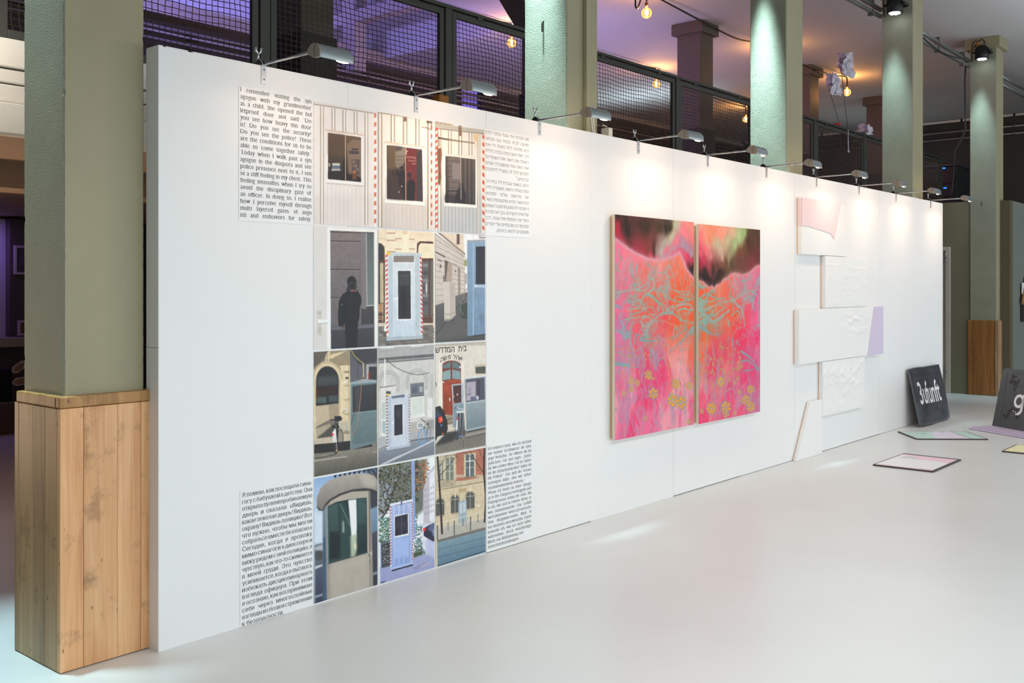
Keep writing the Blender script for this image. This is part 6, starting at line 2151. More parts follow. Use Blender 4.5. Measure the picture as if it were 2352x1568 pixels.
canvas_edge = mat('raw_canvas_edge', rgb(226, 214, 196), 0.8, bump=0.3, bump_scale=400)
stretcher_wood = mat('stretcher_wood', rgb(206, 176, 138), 0.7)
paint_mat = attr_mat('oil_paint', 0.55, 0.15, 0.3, 160)
PAINTW = (238, 231, 226)
for (x0, x1, z0, z1, fn, label) in ((5.404, 6.416, 0.502, 1.985, paint_left, 'larger left canvas of the pink and orange mountain painting on the white wall'),
                                    (6.487, 7.474, 0.497, 1.976, paint_right, 'right canvas of the mountain painting, with a pale green glow in its sky')):
    cv = Canvas(x0, x1, z0, z1, VP, 210, 300, 3)
    fn(cv)
    gm = cv.img.mean(2, keepdims=True)
    cv.img[:] = np.clip((gm + (cv.img - gm) * 1.04) * np.array((1.0, 0.99, 0.90)), 0, 1)
    col = cv.linear(PAINTW)
    root = thing('canvas_painting', label, 'painting', (x0, VW, z0), 0, 'pink mountain diptych')
    us, zs = np.linspace(0, x1 - x0, 210), np.linspace(z1 - z0, 0, 300)
    grid_mesh('painted_face', us, zs, lambda U, Z: np.stack([U, np.full_like(U, VP - VW - 0.0006), Z], -1), paint_mat, root, col)
    bm = bmesh.new()
    add_box(bm, 0, x1 - x0, VP - VW, VP - VW + 0.022, 0, z1 - z0)
    obj('canvas_edge', bm, canvas_edge, root, bevel=0.003)
    bm = bmesh.new()
    d0, d1 = VP - VW + 0.022, -0.0005
    W_, H_ = x1 - x0, z1 - z0
    for b in ((0.012, 0.06, 0.012, H_ - 0.012), (W_ - 0.06, W_ - 0.012, 0.012, H_ - 0.012)):
        add_box(bm, b[0], b[1], d0, d1, b[2], b[3])
    for b in ((0.06, W_ - 0.06, 0.012, 0.06), (0.06, W_ - 0.06, H_ - 0.06, H_ - 0.012), (0.06, W_ - 0.06, H_ / 2 - 0.025, H_ / 2 + 0.025)):
        add_box(bm, b[0], b[1], d0, d1, b[2], b[3])
    obj('stretcher', bm, stretcher_wood, root)

# ------------------------------------------------------------------ white relief panels
relief_white = mat('relief_plaster', (0.87, 0.865, 0.85, 1), 0.62, bump=0.15, bump_scale=120, bump_dist=0.001)
relief_pink = mat('relief_pale_pink', rgb(238, 214, 216), 0.55)
relief_lilac = mat('relief_lilac', rgb(214, 202, 226), 0.55)
relief_edge = mat('relief_raw_edge', rgb(238, 196, 160), 0.7)


def relief(name, label, x0, x1, z0, z1, depth, bump_fn, outline=None, extra=None):
    root = thing(name, label, 'relief', (x0, VW, z0), 0, 'white relief panels')
    W_, H_ = x1 - x0, z1 - z0
    bm = bmesh.new()
    if outline:
        add_prism(bm, outline, 'y', -depth, -0.008)
    else:
        add_box(bm, 0, W_, -depth, -0.008, 0, H_)
    obj('panel_body', bm, relief_white, root, bevel=0.004)
    bm = bmesh.new()
    if outline:
        add_prism(bm, [(x * 0.97 + 0.012, z * 0.97 + 0.004) for x, z in outline], 'y', -0.008, -0.0005)
    else:
        add_box(bm, 0.004, W_ - 0.02, -0.008, -0.0005, 0.004, H_ - 0.01)
    obj('backing_board', bm, relief_edge, root)
    if bump_fn:
        nu, nz = int(W_ * 120), int(H_ * 120)
        us, zs = np.linspace(0.004, W_ - 0.004, nu), np.linspace(H_ - 0.004, 0.004, nz)

        def f(U, Z):
            d = bump_fn(U, Z, nz, nu)
            e = np.minimum(np.minimum(U - us[0], us[-1] - U), np.minimum(Z - zs[-1], zs[0] - Z))
            d = d * np.clip(e / 0.012, 0, 1)
            return np.stack([U, -depth - 0.0006 - d * 0.7, Z], -1)
        grid_mesh('plaster_relief', us, zs, f, relief_white, root)
    if extra:
        extra(root, W_, H_, depth)
    return root


def fbm(nz, nu, cells, seed, oct_=5, st=1.0):
    return vnoise(nz, nu, cells, seed, oct_, st)


def bump_top(U, Z, nz, nu):
    n = fbm(nz, nu, 9, 201)
    w_ = np.clip((U - 0.45) / 0.3, 0, 1) * np.clip((0.22 - Z) / 0.1, 0, 1)
    return np.maximum(0, (n - 0.45)) * 0.03 * w_


def bump_second(U, Z, nz, nu):
    n = fbm(nz, nu, 8, 202, 5)
    H_ = Z.max()
    r = Z.max() - 0.075 - 0.055 * np.exp(-((U - 0.46) / 0.05) ** 2) - 0.02 * (U > 0.46) * np.clip((U - 0.46) / 0.2, 0, 1) + 0.02 * (fbm(nz, nu, 5, 222, 3) - 0.5)
    ridge = np.exp(-((Z - r) / 0.006) ** 2) * 0.006
    body = np.where(Z < r, 0.004, 0.0)
    low = r - 0.15 - 0.06 * np.exp(-((U - 0.62) / 0.2) ** 2) + 0.05 * (fbm(nz, nu, 4, 223, 3) - 0.5)
    return ridge + body + np.maximum(0, n - 0.5) * 0.022 * (Z < r) + np.exp(-((Z - low) / 0.006) ** 2) * 0.004


def bump_wide(U, Z, nz, nu):
    n = fbm(nz, nu, 14, 203, 5)
    w_ = np.exp(-((U - 1.28) / 0.3) ** 2 - ((Z - 0.33) / 0.12) ** 2)
    w2 = 0.35 + 0.4 * np.exp(-((U - 0.35) / 0.3) ** 2)
    return np.maximum(0, n - 0.42) * (0.05 * w_ + 0.010 * w2)


def bump_fourth(U, Z, nz, nu):
    n = fbm(nz, nu, 12, 204, 5)
    w_ = np.exp(-((Z - 0.34 - 0.03 * np.sin(U * 7)) / 0.09) ** 2) + 0.6 * np.exp(-((U - 0.55) / 0.18) ** 2 - ((Z - 0.2) / 0.16) ** 2)
    return np.maximum(0, n - 0.40) * 0.075 * np.clip(w_, 0, 1.2) + np.maximum(0, n - 0.5) * 0.01


def bump_wedge(U, Z, nz, nu):
    return np.maximum(0, fbm(nz, nu, 7, 205) - 0.5) * 0.012


def pink_face(root, W_, H_, d):
    bm = bmesh.new()
    add_prism(bm, [(0.0, H_), (0.0, 0.245), (0.12, 0.25), (0.62, 0.205), (0.70, 0.155), (0.86, H_)], 'y', -d - 0.006, -d - 0.0002)
    o = obj('pink_face', bm, relief_pink, root, bevel=0.002)
    o['label'] = 'pale pink area with a slanted edge'
    box('pink_side', -0.0025, 0.0, -d, -0.008, 0.245, H_, relief_pink, root)


def lilac_face(root, W_, H_, d):
    bm = bmesh.new()
    add_prism(bm, [(1.74, H_), (1.575, 0.0), (W_, 0.0), (W_, H_)], 'y', -d - 0.012, -d - 0.0002)
    o = obj('lilac_face', bm, relief_lilac, root, bevel=0.002)
    o['label'] = 'lilac wedge at the right end'


relief('relief_panel', 'topmost white relief panel, with a pale pink slanted upper half', 8.267, 9.276, 1.80, 2.296, 0.045, None, None, pink_face)
relief('relief_panel', 'square white relief panel below the pink one, with a cracked ridge', 8.770, 9.775, 1.318, 1.797, 0.045, bump_second)
relief('relief_panel', 'widest white relief panel, ending in a lilac wedge', 8.200, 10.175, 0.836, 1.316, 0.05, bump_wide, None, lilac_face)
relief('relief_panel', 'white relief panel with lumpy plaster, hanging below the lilac wedged panel', 8.712, 9.720, 0.335, 0.833, 0.045, bump_fourth)
relief('relief_panel', 'small white panel with a slanted left side standing on the floor', 8.170, 8.712, 0.0, 0.490, 0.042, None, [(0, 0), (0.542, 0), (0.542, 0.49), (0.295, 0.49)])

# ------------------------------------------------------------------ printed text sheets
ink = mat('text_ink', rgb(52, 44, 46), 0.45)


def line_splines(s, sw):
    cu = bpy.data.curves.new('line', 'FONT')
    cu.body = s
    cu.space_word = sw
    o = bpy.data.objects.new('line', cu)
    COL.objects.link(o)
    dg = C.evaluated_depsgraph_get()
    dg.update()
    oe = o.evaluated_get(dg)
    c2 = oe.to_curve(dg)
    out = []
    for sp in c2.splines:
        n = len(sp.bezier_points)
        a = np.zeros((3, n * 3))
        for k, key in enumerate(('co', 'handle_left', 'handle_right')):
            sp.bezier_points.foreach_get(key, a[k])
        a = a.reshape(3, n, 3)[:, :, :2].copy()
        if n == 24 and abs(np.ptp(a[0][:, 1]) - 0.542) < 0.004 and abs(np.ptp(a[0][:, 0]) - 0.482) < 0.006:
            # the one letter whose outline crosses itself: set it from two plain diagonals
            q = np.array([(.03, 0), (.131, 0), (.272, .212), (.41, 0), (.512, 0), (.325, .278), (.503, .542), (.403, .542), (.272, .35), (.143, .542), (.041, .542), (.218, .278)])
            q[:, 0] += a[0][:, 0].min() - 0.03
            q[:, 1] += a[0][:, 1].min()
            a = np.stack([q, q, q])
        out.append(a)
    oe.to_curve_clear()
    bpy.data.objects.remove(o)
    bpy.data.curves.remove(cu)
    return out


def xspan(spl):
    return min(a[0][:, 0].min() for a in spl), max(a[0][:, 0].max() for a in spl)


def fill_mesh(splines, offset):
    """Fill closed bezier outlines, shrunk or grown by offset; returns (verts (n,2), faces)."""
    cu = bpy.data.curves.new('fill', 'CURVE')
    cu.dimensions = '2D'
    cu.fill_mode = 'BOTH'
    cu.resolution_u = 3
    cu.offset = offset
    for a in splines:
        n = a.shape[1]
        sp = cu.splines.new('BEZIER')
        sp.bezier_points.add(n - 1)
        for k, key in enumerate(('co', 'handle_left', 'handle_right')):
            v = np.zeros((n, 3))
            v[:, :2] = a[k]
            sp.bezier_points.foreach_set(key, v.ravel())
        sp.use_cyclic_u = True
    o = bpy.data.objects.new('fill', cu)
    COL.objects.link(o)
    dg = C.evaluated_depsgraph_get()
    dg.update()
    me = o.evaluated_get(dg).to_mesh()
    v = np.zeros(len(me.vertices) * 3)
    me.vertices.foreach_get('co', v)
    v = v.reshape(-1, 3)[:, :2].copy()
    f = [tuple(p.vertices) for p in me.polygons]
    o.evaluated_get(dg).to_mesh_clear()
    bpy.data.objects.remove(o)
    bpy.data.curves.remove(cu)
    return v, f


def area2(p):
    q = np.roll(p, -1, 0)
    return float((p[:, 0] * q[:, 1] - q[:, 0] * p[:, 1]).sum())


def inside(pt, p):
    q = np.roll(p, -1, 0)
    c = (p[:, 1] > pt[1]) != (q[:, 1] > pt[1])
    with np.errstate(divide='ignore', invalid='ignore'):
        x = (q[:, 0] - p[:, 0]) * (pt[1] - p[:, 1]) / (q[:, 1] - p[:, 1]) + p[:, 0]
    return bool((c & (pt[0] < x)).sum() % 2)


def pieces(splines):
    """Outer outlines and, for each, the counters cut out of it."""
    A = [area2(a[0]) for a in splines]
    own = {}
    holes = []
    for h in range(len(A)):
        c = [i for i in range(len(A)) if i != h and A[i] * A[h] < 0 and abs(A[i]) > abs(A[h]) and
             (splines[h][0].min(0) >= splines[i][0].min(0) - 0.01).all() and (splines[h][0].max(0) <= splines[i][0].max(0) + 0.01).all() and
             all(inside(q, splines[i][0]) for q in splines[h][0])]
        if c:
            holes.append((h, min(c, key=lambda i: abs(A[i]))))
        else:
            own[h] = [h]
    for h, i in holes:
        if i in own:
            own[i].append(h)
    return own


def fill_glyphs(splines, offset):
    """Fill the outlines piece by piece, so that overlapping strokes of one letter do not cancel out."""
    own = pieces(splines)
    outs = list(own)
    batches = []
    for i in outs:
        lo, hi = splines[i][0].min(0) - 0.02, splines[i][0].max(0) + 0.02
        for b in batches:
            if all((hi < l2).any() or (lo > h2).any() for l2, h2 in b[1]):
                b[0].extend(own[i])
                b[1].append((lo, hi))
                break
        else:
            batches.append([list(own[i]), [(lo, hi)]])
    V, F, n = [], [], 0
    for ids, _ in batches:
        v, f = fill_mesh([splines[i] for i in ids], offset)
        if len(v):
            V.append(v)
            F += [tuple(k + n for k in q) for q in f]
            n += len(v)
    return np.concatenate(V), F


def serif_rects(splines, hs, ws):
    """Little feet on the flat ends of stems."""
    R = []
    for a in [splines[i] for i in pieces(splines)]:
        p = a[0]
        n = len(p)
        sg = area2(p)
        for i in range(n):
            q, r = p[i], p[(i + 1) % n]
            e0, e1, e2 = q - p[i - 1], r - q, p[(i + 2) % n] - r
            if (e0[0] * e1[1] - e0[1] * e1[0]) * sg <= 0 or (e1[0] * e2[1] - e1[1] * e2[0]) * sg <= 0:
                continue
            if abs(q[1] - r[1]) > 0.004:
                continue
            w_ = abs(q[0] - r[0])
            if not 0.045 < w_ < 0.15:
                continue
            b, f = p[i - 1][1] - q[1], p[(i + 2) % n][1] - q[1]
            x0, x1 = min(q[0], r[0]), max(q[0], r[0])
            if b > 0.18 and f > 0.18:
                R.append((x0 - ws, x1 + ws, q[1], q[1] + hs))
            elif b < -0.18 and f < -0.18:
                R.append((x0 - ws, x1 + ws * 0.35, q[1] - hs, q[1]))
    return R


def text_block(name, lines, x0, x1, z0, pitch, size, parent, y=-0.0030, style='didone', m=None, rtl=False, extend=None):
    """Justified lines, first baseline at height z0, in the parent's local x/z plane."""
    V, F = [], []
    base = 0
    for li, s in enumerate(lines):
        full = not s.endswith('|')
        s = s.rstrip('|')
        t = s[::-1] if rtl else s
        target = (x1 - x0) / size / XW[style]
        a1 = line_splines(t, 1.0)
        l1, r1 = xspan(a1)
        w1 = r1 - l1
        sw, xs = 1.0, 1.0
        if full and ' ' in t:
            l2, r2 = xspan(line_splines(t, 1.5))
            k = (r2 - l2 - w1) / 0.5
            sw = 1.0 + (target - w1) / max(k, 1e-4)
            if sw < 0.55:
                sw = 0.55
            a1 = line_splines(t, sw)
            l1, r1 = xspan(a1)
            xs = target / (r1 - l1)
        elif w1 > target:
            xs = target / w1
        a1 = [a - np.array([l1, 0.0]) for a in a1]
        if style == 'didone':
            e, off = 2.0, -0.016
        elif style == 'slab':
            e, off = 1.5, -0.010
        elif style == 'hebrew':
            e, off = 0.7, -0.008
        else:
            e, off = 1.0, 0.0
        sp = [a * np.array([e, 1.0]) for a in a1]
        v, f = fill_glyphs(sp, off)
        v = v / np.array([e, 1.0])
        if style == 'didone':                    # tall lower case letters
            xh = 0.575
            yy = v[:, 1]
            v[:, 1] = np.where(yy < 0, yy, np.where(yy < 0.449, yy * xh / 0.449, xh + (yy - 0.449) * (0.75 - xh) / (0.75 - 0.449)))
        lo = x0 if not (rtl and not full) else x1 - (r1 - l1) * xs * size * XW[style]
        P_ = np.stack([lo + v[:, 0] * size * XW[style] * xs, z0 - li * pitch + v[:, 1] * size], 1)
        V.append(P_)
        F += [tuple(i + base for i in q) for q in f]
        base += len(P_)
        if style in ('didone', 'slab'):          # second strike, a hair to the right, thickens the stems
            V.append(P_ + np.array([0.020 * size, 0.0]))
            F += [tuple(i + base for i in q) for q in f]
            base += len(P_)
        if style in ('didone', 'slab'):
            hs, ws = (0.028, 0.042) if style == 'didone' else (0.05, 0.055)
            for (a, b, c_, d) in serif_rects(a1, hs, ws):
                if c_ > 0.3 and style == 'didone':
                    top = 0.449 < d < 0.6 and xh or (0.449 * 0 + xh + (d - 0.449) * (0.75 - xh) / (0.75 - 0.449) if d > 0.6 else xh)
                    c_, d = top - (d - c_), top
                q = np.array([(a, c_), (b, c_), (b, d), (a, d)])
                P_ = np.stack([lo + q[:, 0] * size * XW[style] * xs, z0 - li * pitch + q[:, 1] * size], 1)
                V.append(P_)
                F.append((base, base + 1, base + 2, base + 3))
                base += 4
    V = np.concatenate(V)
    me = bpy.data.meshes.new(name)
    me.from_pydata([(float(a), y, float(b)) for a, b in V], [], F)
    me.materials.append(m or ink)
    o = bpy.data.objects.new(name, me)
    COL.objects.link(o)
    o.parent = parent
    return o


XW = {'didone': 1.14, 'slab': 1.06, 'hebrew': 1.12}
EN = ['I remember visiting the syn', 'agogue with my grandmother', 'as a child. She opened the bul', 'letproof door and said: \u2018Do', 'you see how heavy this door', 'is? Do you see the security?',
      'Do you see the police? These', 'are the conditions for us to be', 'able to come together safely.\u2019', 'Today when I walk past a syn', 'agogue in the diaspora and see', 'police presence next to it, I sen',
      'se a stiff feeling in my chest. This', 'feeling intensifies when I try to', 'avoid the disciplinary gaze of', 'an officer. In doing so, I realise', 'how I perceive myself through', 'multi layered gazes of angu', 'ish and endeavors for safety.']
RU = ['Я помню, как посещала сина-', 'гогу с бабушкой в детстве. Она', 'открыла пуленепробиваемую', 'дверь и сказала: «Видишь,', 'какая тяжелая дверь? Видишь,', 'охрану? Видишь полицию? Вот', 'что нужно, чтобы мы могли',
      'собраться вместе безопасно.»', 'Сегодня, когда я прохожу', 'мимо синагоги в диаспоре и', 'вижу рядом с ней полицию, я', 'чувствую, как что-то сжимается', 'в моей груди. Это чувство', 'усиливается, когда я пытаюсь',
      'избежать дисциплинарного', 'взгляда офицера. При этом', 'я осознаю, как воспринимаю', 'себя через многослойные', 'взгляды из боли и стремления', 'к безопасности.|']
DE = ['Ich erinnere mich, wie ich als Kind', 'mit meiner Großmutter die Syna', 'goge besuchte. Sie öffnete die ku', 'gelsichere Tür und sagte: „Siehst', 'du, wie schwer diese Tür ist? Siehst', 'du die Sicherheitskräfte? Siehst du', 'die Polizei?“ Das sind die Voraus',
      'setzungen dafür, dass wir sicher', 'zusammenkommen können.“|', 'Wenn ich heute an einer Synago', 'ge in der Diaspora vorbeigehe und', 'Polizeipräsenz neben ihr sehe, füh', 'le ich, wie sich in meiner Brust et', 'was zusammenzieht. Das Gefühl',
      'wird intensiver, wenn ich versuche', 'dem disziplinierenden Blick ei', 'nes Beamten auszuweichen. Dabei', 'bemerke ich, wie ich mich selbst', 'wahrnehme, durch vielschichtige', 'Blicke aus Beklemmung und|', 'Sicherheitsbemühungen.|']
HE = ['אני זוכרת את עצמי בתור ילדה', 'מגיעה לבית כנסת עם סבתא.', 'היא פתחה דלת מוגנת ירי ואמ', 'רה: "את רואה כמה כבדה הדלת', 'הזאת? את רואה את השומרים?', 'את רואה את המשטרה? אנחנו', 'זקוקים לכל זה בשביל להתכנס', 'בביטחון."|',
      'היום, כשאני עוברת ליד בית הכ־', 'נסת בגולה ורואה משטרה לידו,', 'אני מרגישה שליבי מתכווץ.', 'ההרגשה ההיא מתעצמת כשא־', 'ני מנסה להימנע מהמבט השופט', 'של אחד הקצינים. בכך אני מבינה', 'כיצד אני תופסת את עצמי, דרך', 'מבטים רב-שכבתיים של ייסורים', 'ומאמצים להשיג ביטחון.|']
sheet_mat = mat('vinyl_sheet', (0.865, 0.865, 0.865, 1), 0.38)
for (label, lines, sx0, sx1, sz0, sz1, tx0, tx1, tz, pitch, size, style, rtl) in (
        ('white sheet of English text above on the left of the photo prints', EN, 2.560, 2.966, 1.800, 2.393, 2.567, 2.957, 2.371, 0.0308, 0.0262, 'didone', False),
        ('white sheet of Russian text at the floor beside the round booth print', RU, 2.566, 2.968, 0.001, 0.605, 2.577, 2.962, 0.575, 0.03005, 0.0272, 'slab', False),
        ('white sheet of Hebrew text beside the top row of photo prints', HE, 4.176, 4.590, 1.800, 2.405, 4.184, 4.568, 2.376, 0.0345, 0.0278, 'hebrew', True),
        ('white sheet of German text at the floor beside the brick building print', DE, 4.194, 4.604, 0.004, 0.612, 4.206, 4.592, 0.5815, 0.0279, 0.0246, 'didone', False)):
    bm = bmesh.new()
    add_box(bm, 0, sx1 - sx0, -0.0022, -0.0002, 0, sz1 - sz0)
    root = obj('text_sheet', bm, sheet_mat, loc=(sx0, VW, sz0))
    tag(root, label, 'text sheet', 'four text sheets')
    text_block('lettering', lines, tx0 - sx0, tx1 - sx0, tz - sz0, pitch, size, root, -0.0026, style, None, rtl)

# lettering that belongs to three of the prints
museum_ink = mat('banner_lettering', rgb(196, 130, 124), 0.5)
building_ink = mat('house_lettering', rgb(40, 36, 38), 0.5)


def crop_xz(c, pts, V=VW):
    return on_wall([c[0] + p[0] * c[2] for p in pts], [c[1] + p[1] * c[2] for p in pts], V)


def small_text(s, c, pts, m, parent, mirror=False, rtl=False, stretch_to=True, rot=False):
    """One word set between two measured baseline points, cap height from a third."""
    (xa, xb, xc), (za, zb, zc) = crop_xz(c, pts)
    sp = line_splines(s[::-1] if rtl else s, 1.0)
    l_, r_ = xspan(sp)
    v, f = fill_glyphs(sp, 0.008)
    hgt = v[:, 1].max()
    k = (v[:, 0] - l_) / (r_ - l_)
    if mirror:
        k = 1 - k
    X = xa + k * (xb - xa)
    Z_ = za + k * (zb - za) + v[:, 1] / hgt * (zc - za)
    me = bpy.data.meshes.new('lettering')
    me.from_pydata([(float(a), VW - 0.0031, float(b)) for a, b in zip(X, Z_)], [], f)
    me.materials.append(m)
    o = bpy.data.objects.new('lettering', me)
    COL.objects.link(o)
    o.parent = parent
    return o


pc, ph = PRINT_OBJ[1], PRINT_OBJ[8]
small_text('Jüdisches', CA, [(1104, 672), (1212, 682), (1104, 640)], museum_ink, pc, True)
small_text('Museum', CA, [(1120, 710), (1212, 718), (1120, 684)], museum_ink, pc, True)
small_text('Wien', CA, [(1160, 746), (1214, 752), (1160, 724)], museum_ink, pc, True)
small_text('המדרש', CH, [(730, 164), (962, 152), (730, 96)], building_ink, ph, False, True)
small_text('בית', CH, [(1010, 148), (1112, 136), (1010, 84)], building_ink, ph, False, True)
for ch, p in (('א', [(1022, 262), (1060, 252), (1022, 216)]), ('ה', [(986, 240), (1020, 246), (986, 194)]), ('ל', [(948, 228), (976, 234), (948, 176)]),
              ('מ', [(882, 242), (914, 236), (882, 194)]), ('ש', [(832, 258), (870, 248), (832, 206)]), ('ה', [(790, 284), (826, 266), (790, 228)])):
    small_text(ch, CH, p, building_ink, ph)

# ------------------------------------------------------------------ gallery railing of wire mesh
rail_paint = mat('railing_paint', rgb(62, 62, 56), 0.5, 0.1)
wire_paint = mat('wire_paint', rgb(66, 60, 50), 0.5, 0.2)
RY = 5.2
RZ0, RZ1 = 2.76, 3.60
PITCH = 1.6345
rl = thing('gallery_railing', 'dark steel gallery railing with wavy wire mesh panels', 'railing', (0, RY, 0))
PX = [3.706 + PITCH * k for k in range(-3, 9)]
for x in PX:
    bm = bmesh.new()
    add_box(bm, x - 0.036, x + 0.036, -0.022, 0.022, 2.73, RZ1 - 0.012)
    obj('post', bm, rail_paint, rl, bevel=0.003)
bm = bmesh.new()
add_box(bm, PX[0] - 0.1, PX[-1] + 0.1, -0.03, 0.03, RZ1 - 0.012, RZ1 + 0.012)
obj('top_rail', bm, rail_paint, rl, bevel=0.004)
g = random.Random(77)
for k in range(len(PX) - 1):
    xa, xb = PX[k] + 0.046, PX[k + 1] - 0.046
    bm = bmesh.new()
    w_ = 0.045
    zt = RZ1 - 0.022
    for b in ((xa, xa + w_, RZ0, zt), (xb - w_, xb, RZ0, zt), (xa + w_, xb - w_, zt - w_, zt), (xa + w_, xb - w_, RZ0, RZ0 + w_)):
        add_box(bm, b[0], b[1], -0.015, 0.015, b[2], b[3])
    for xx in (xa + 0.3, xb - 0.3):
        add_box(bm, xx - 0.03, xx + 0.03, -0.024, -0.015, zt - 0.012, zt + 0.01)
    fr = obj('panel_frame', bm, rail_paint, rl, bevel=0.002)
    bm = bmesh.new()
    X0, X1, Z0, Z1 = xa + w_ - 0.006, xb - w_ + 0.006, RZ0 + w_ - 0.006, zt - w_ + 0.006
    nx, nz = int((X1 - X0) / 0.0405), int((Z1 - Z0) / 0.034)
    ph = g.uniform(0, 6)

    def warp(x, z):
        n = mnoise.noise_vector(Vector((x * 2.3 + ph, z * 2.3, k * 3.1)))
        n2 = mnoise.noise_vector(Vector((x * 9 + ph, z * 9, k * 5.1)))
        e = min(1.0, min(x - X0, X1 - x, z - Z0, Z1 - z) / 0.05 + 0.05)
        return Vector((x + (n.x * 0.022 + n2.x * 0.007) * e, n.z * 0.012 * e, z + (n.y * 0.016 + n2.y * 0.005) * e))
    for i in range(1, nx):
        x = X0 + (X1 - X0) * i / nx
        add_tube(bm, [warp(x, Z0 + (Z1 - Z0) * j / 12) for j in range(13)], 0.0026, 4, caps=False)
    for j in range(1, nz):
        z = Z0 + (Z1 - Z0) * j / nz
        add_tube(bm, [warp(X0 + (X1 - X0) * i / 20, z) for i in range(21)], 0.0026, 4, caps=False)
    wm = obj('wire_mesh', bm, wire_paint, fr, fix=False)
    wm['kind'] = 'stuff'

# ------------------------------------------------------------------ pipes along the walls
pipe_grey = mat('grey_pipe', rgb(150, 144, 140), 0.3, 0.6)
pipe_dark = mat('dark_pipe', rgb(110, 108, 104), 0.4, 0.5)
for (z, r, lab) in ((4.757, 0.022, 'upper steel pipe along the brown gallery back wall'), (4.697, 0.017, 'middle beige pipe along the brown gallery back wall'),
                    (4.600, 0.022, 'lowest steel pipe along the brown gallery back wall')):
    t = thing('wall_pipe', lab, 'pipe', (0, 11.40, z), 0, 'pipes on the gallery back wall')
    bm = bmesh.new()
    add_tube(bm, [(-3, 0, 0), (21.5, 0, 0)], r, 10)
    obj('pipe', bm, pipe_grey if r > 0.02 else beige_trim, t)
    for x in range(-2, 21, 3):
        bm = bmesh.new()
        add_box(bm, x - 0.015, x + 0.015, -r - 0.004, 0.10, -r - 0.004, r + 0.004)
        obj('pipe_clip', bm, pipe_dark, t)
for (z, lab) in ((4.975, 'topmost white cable trunk along the dark end wall'), (4.755, 'upper thin pipe along the dark end wall'), (4.607, 'lower thin pipe along the dark end wall')):
    t = thing('end_pipe', lab, 'pipe', (21.72, 0, z), 0, 'pipes on the end wall')
    bm = bmesh.new()
    if z > 4.9:
        add_box(bm, -0.03, 0.03, 3.5, 11.2, -0.022, 0.022)
    else:
        add_tube(bm, [(0, 3.5, 0), (0, 11.2, 0)], 0.022, 10)
    obj('pipe', bm, fascia_white if z > 4.9 else pipe_grey, t)
    for y in range(4, 11, 1):
        bm = bmesh.new()
        add_box(bm, -0.03, 0.075, y - 0.02 + 0.3, y + 0.02 + 0.3, -0.03, 0.03)
        obj('pipe_clip', bm, pipe_dark, t)
# conduits between the columns, under the ceiling
for (z, y, lab, r) in ((4.75, 4.24, 'upper grey cable conduit running between the column heads', 0.028), (4.625, 4.24, 'lower grey cable conduit running between the column heads', 0.026)):
    for i in (3, 4):
        xa = COLX[i - 1] + CWX + 0.003
        xb = COLX[i] - 0.003
        t = thing('conduit', lab + (' of the two spotlight columns' if i == 4 else ' left of the near spotlight'), 'conduit', (xa, y, z), 0, 'ceiling conduits')
        bm = bmesh.new()
        add_tube(bm, [(0, 0, 0), (xb - xa, 0, -0.03 if z > 4.7 else 0.02)], r, 10)
        obj('pipe', bm, steel, t)
        for q in (0.15, 0.55, 0.9):
            bm = bmesh.new()
            add_box(bm, (xb - xa) * q - 0.02, (xb - xa) * q + 0.02, -r - 0.004, r + 0.004, -r - 0.006, r + 0.012)
            obj('pipe_clip', bm, pipe_dark, t)
    xa = COLX[4] + CWX + 0.003
    t = thing('conduit', lab + ' beyond the farthest column', 'conduit', (xa, y, z), 0, 'ceiling conduits')
    bm = bmesh.new()
    add_tube(bm, [(0, 0, 0.02), (21.78 - xa, 0, 0.06)], r, 10)
    obj('pipe', bm, steel, t)
bm = bmesh.new()
pts = []
for k in range(15):
    q = k / 14
    pts.append((11.95 + 2.7 * q, 4.17, 4.79 - 0.16 * math.sin(math.pi * q) ** 1.0 - 0.10 * q))
add_tube(bm, pts, 0.009, 6)
tag(obj('hanging_cable', bm, black_plastic), 'thin black cable sagging under the upper conduit', 'cable')
bm = bmesh.new()
add_tube(bm, [(14.86, 4.26, 4.70), (14.85, 4.27, 4.4), (14.85, 4.262, 3.75), (14.84, 4.30, 3.62), (14.83, 4.40, 3.45), (14.83, 4.42, 3.1), (14.83, 4.44, 2.9), (14.84, 4.5, 2.735)], 0.011, 8)
tag(obj('drop_cable', bm, black_plastic), 'black cable hanging down beside the farthest column', 'cable')

# ------------------------------------------------------------------ stage spotlights on the column faces
par_black = mat('spotlight_black', rgb(20, 21, 23), 0.5)
par_lens = mat('spotlight_lens', (0.9, 0.97, 1, 1), 0.2, emit=(0.82, 0.95, 1.0, 1), emit_s=9.0)
amber_plug = mat('amber_plug', rgb(180, 116, 50), 0.5)


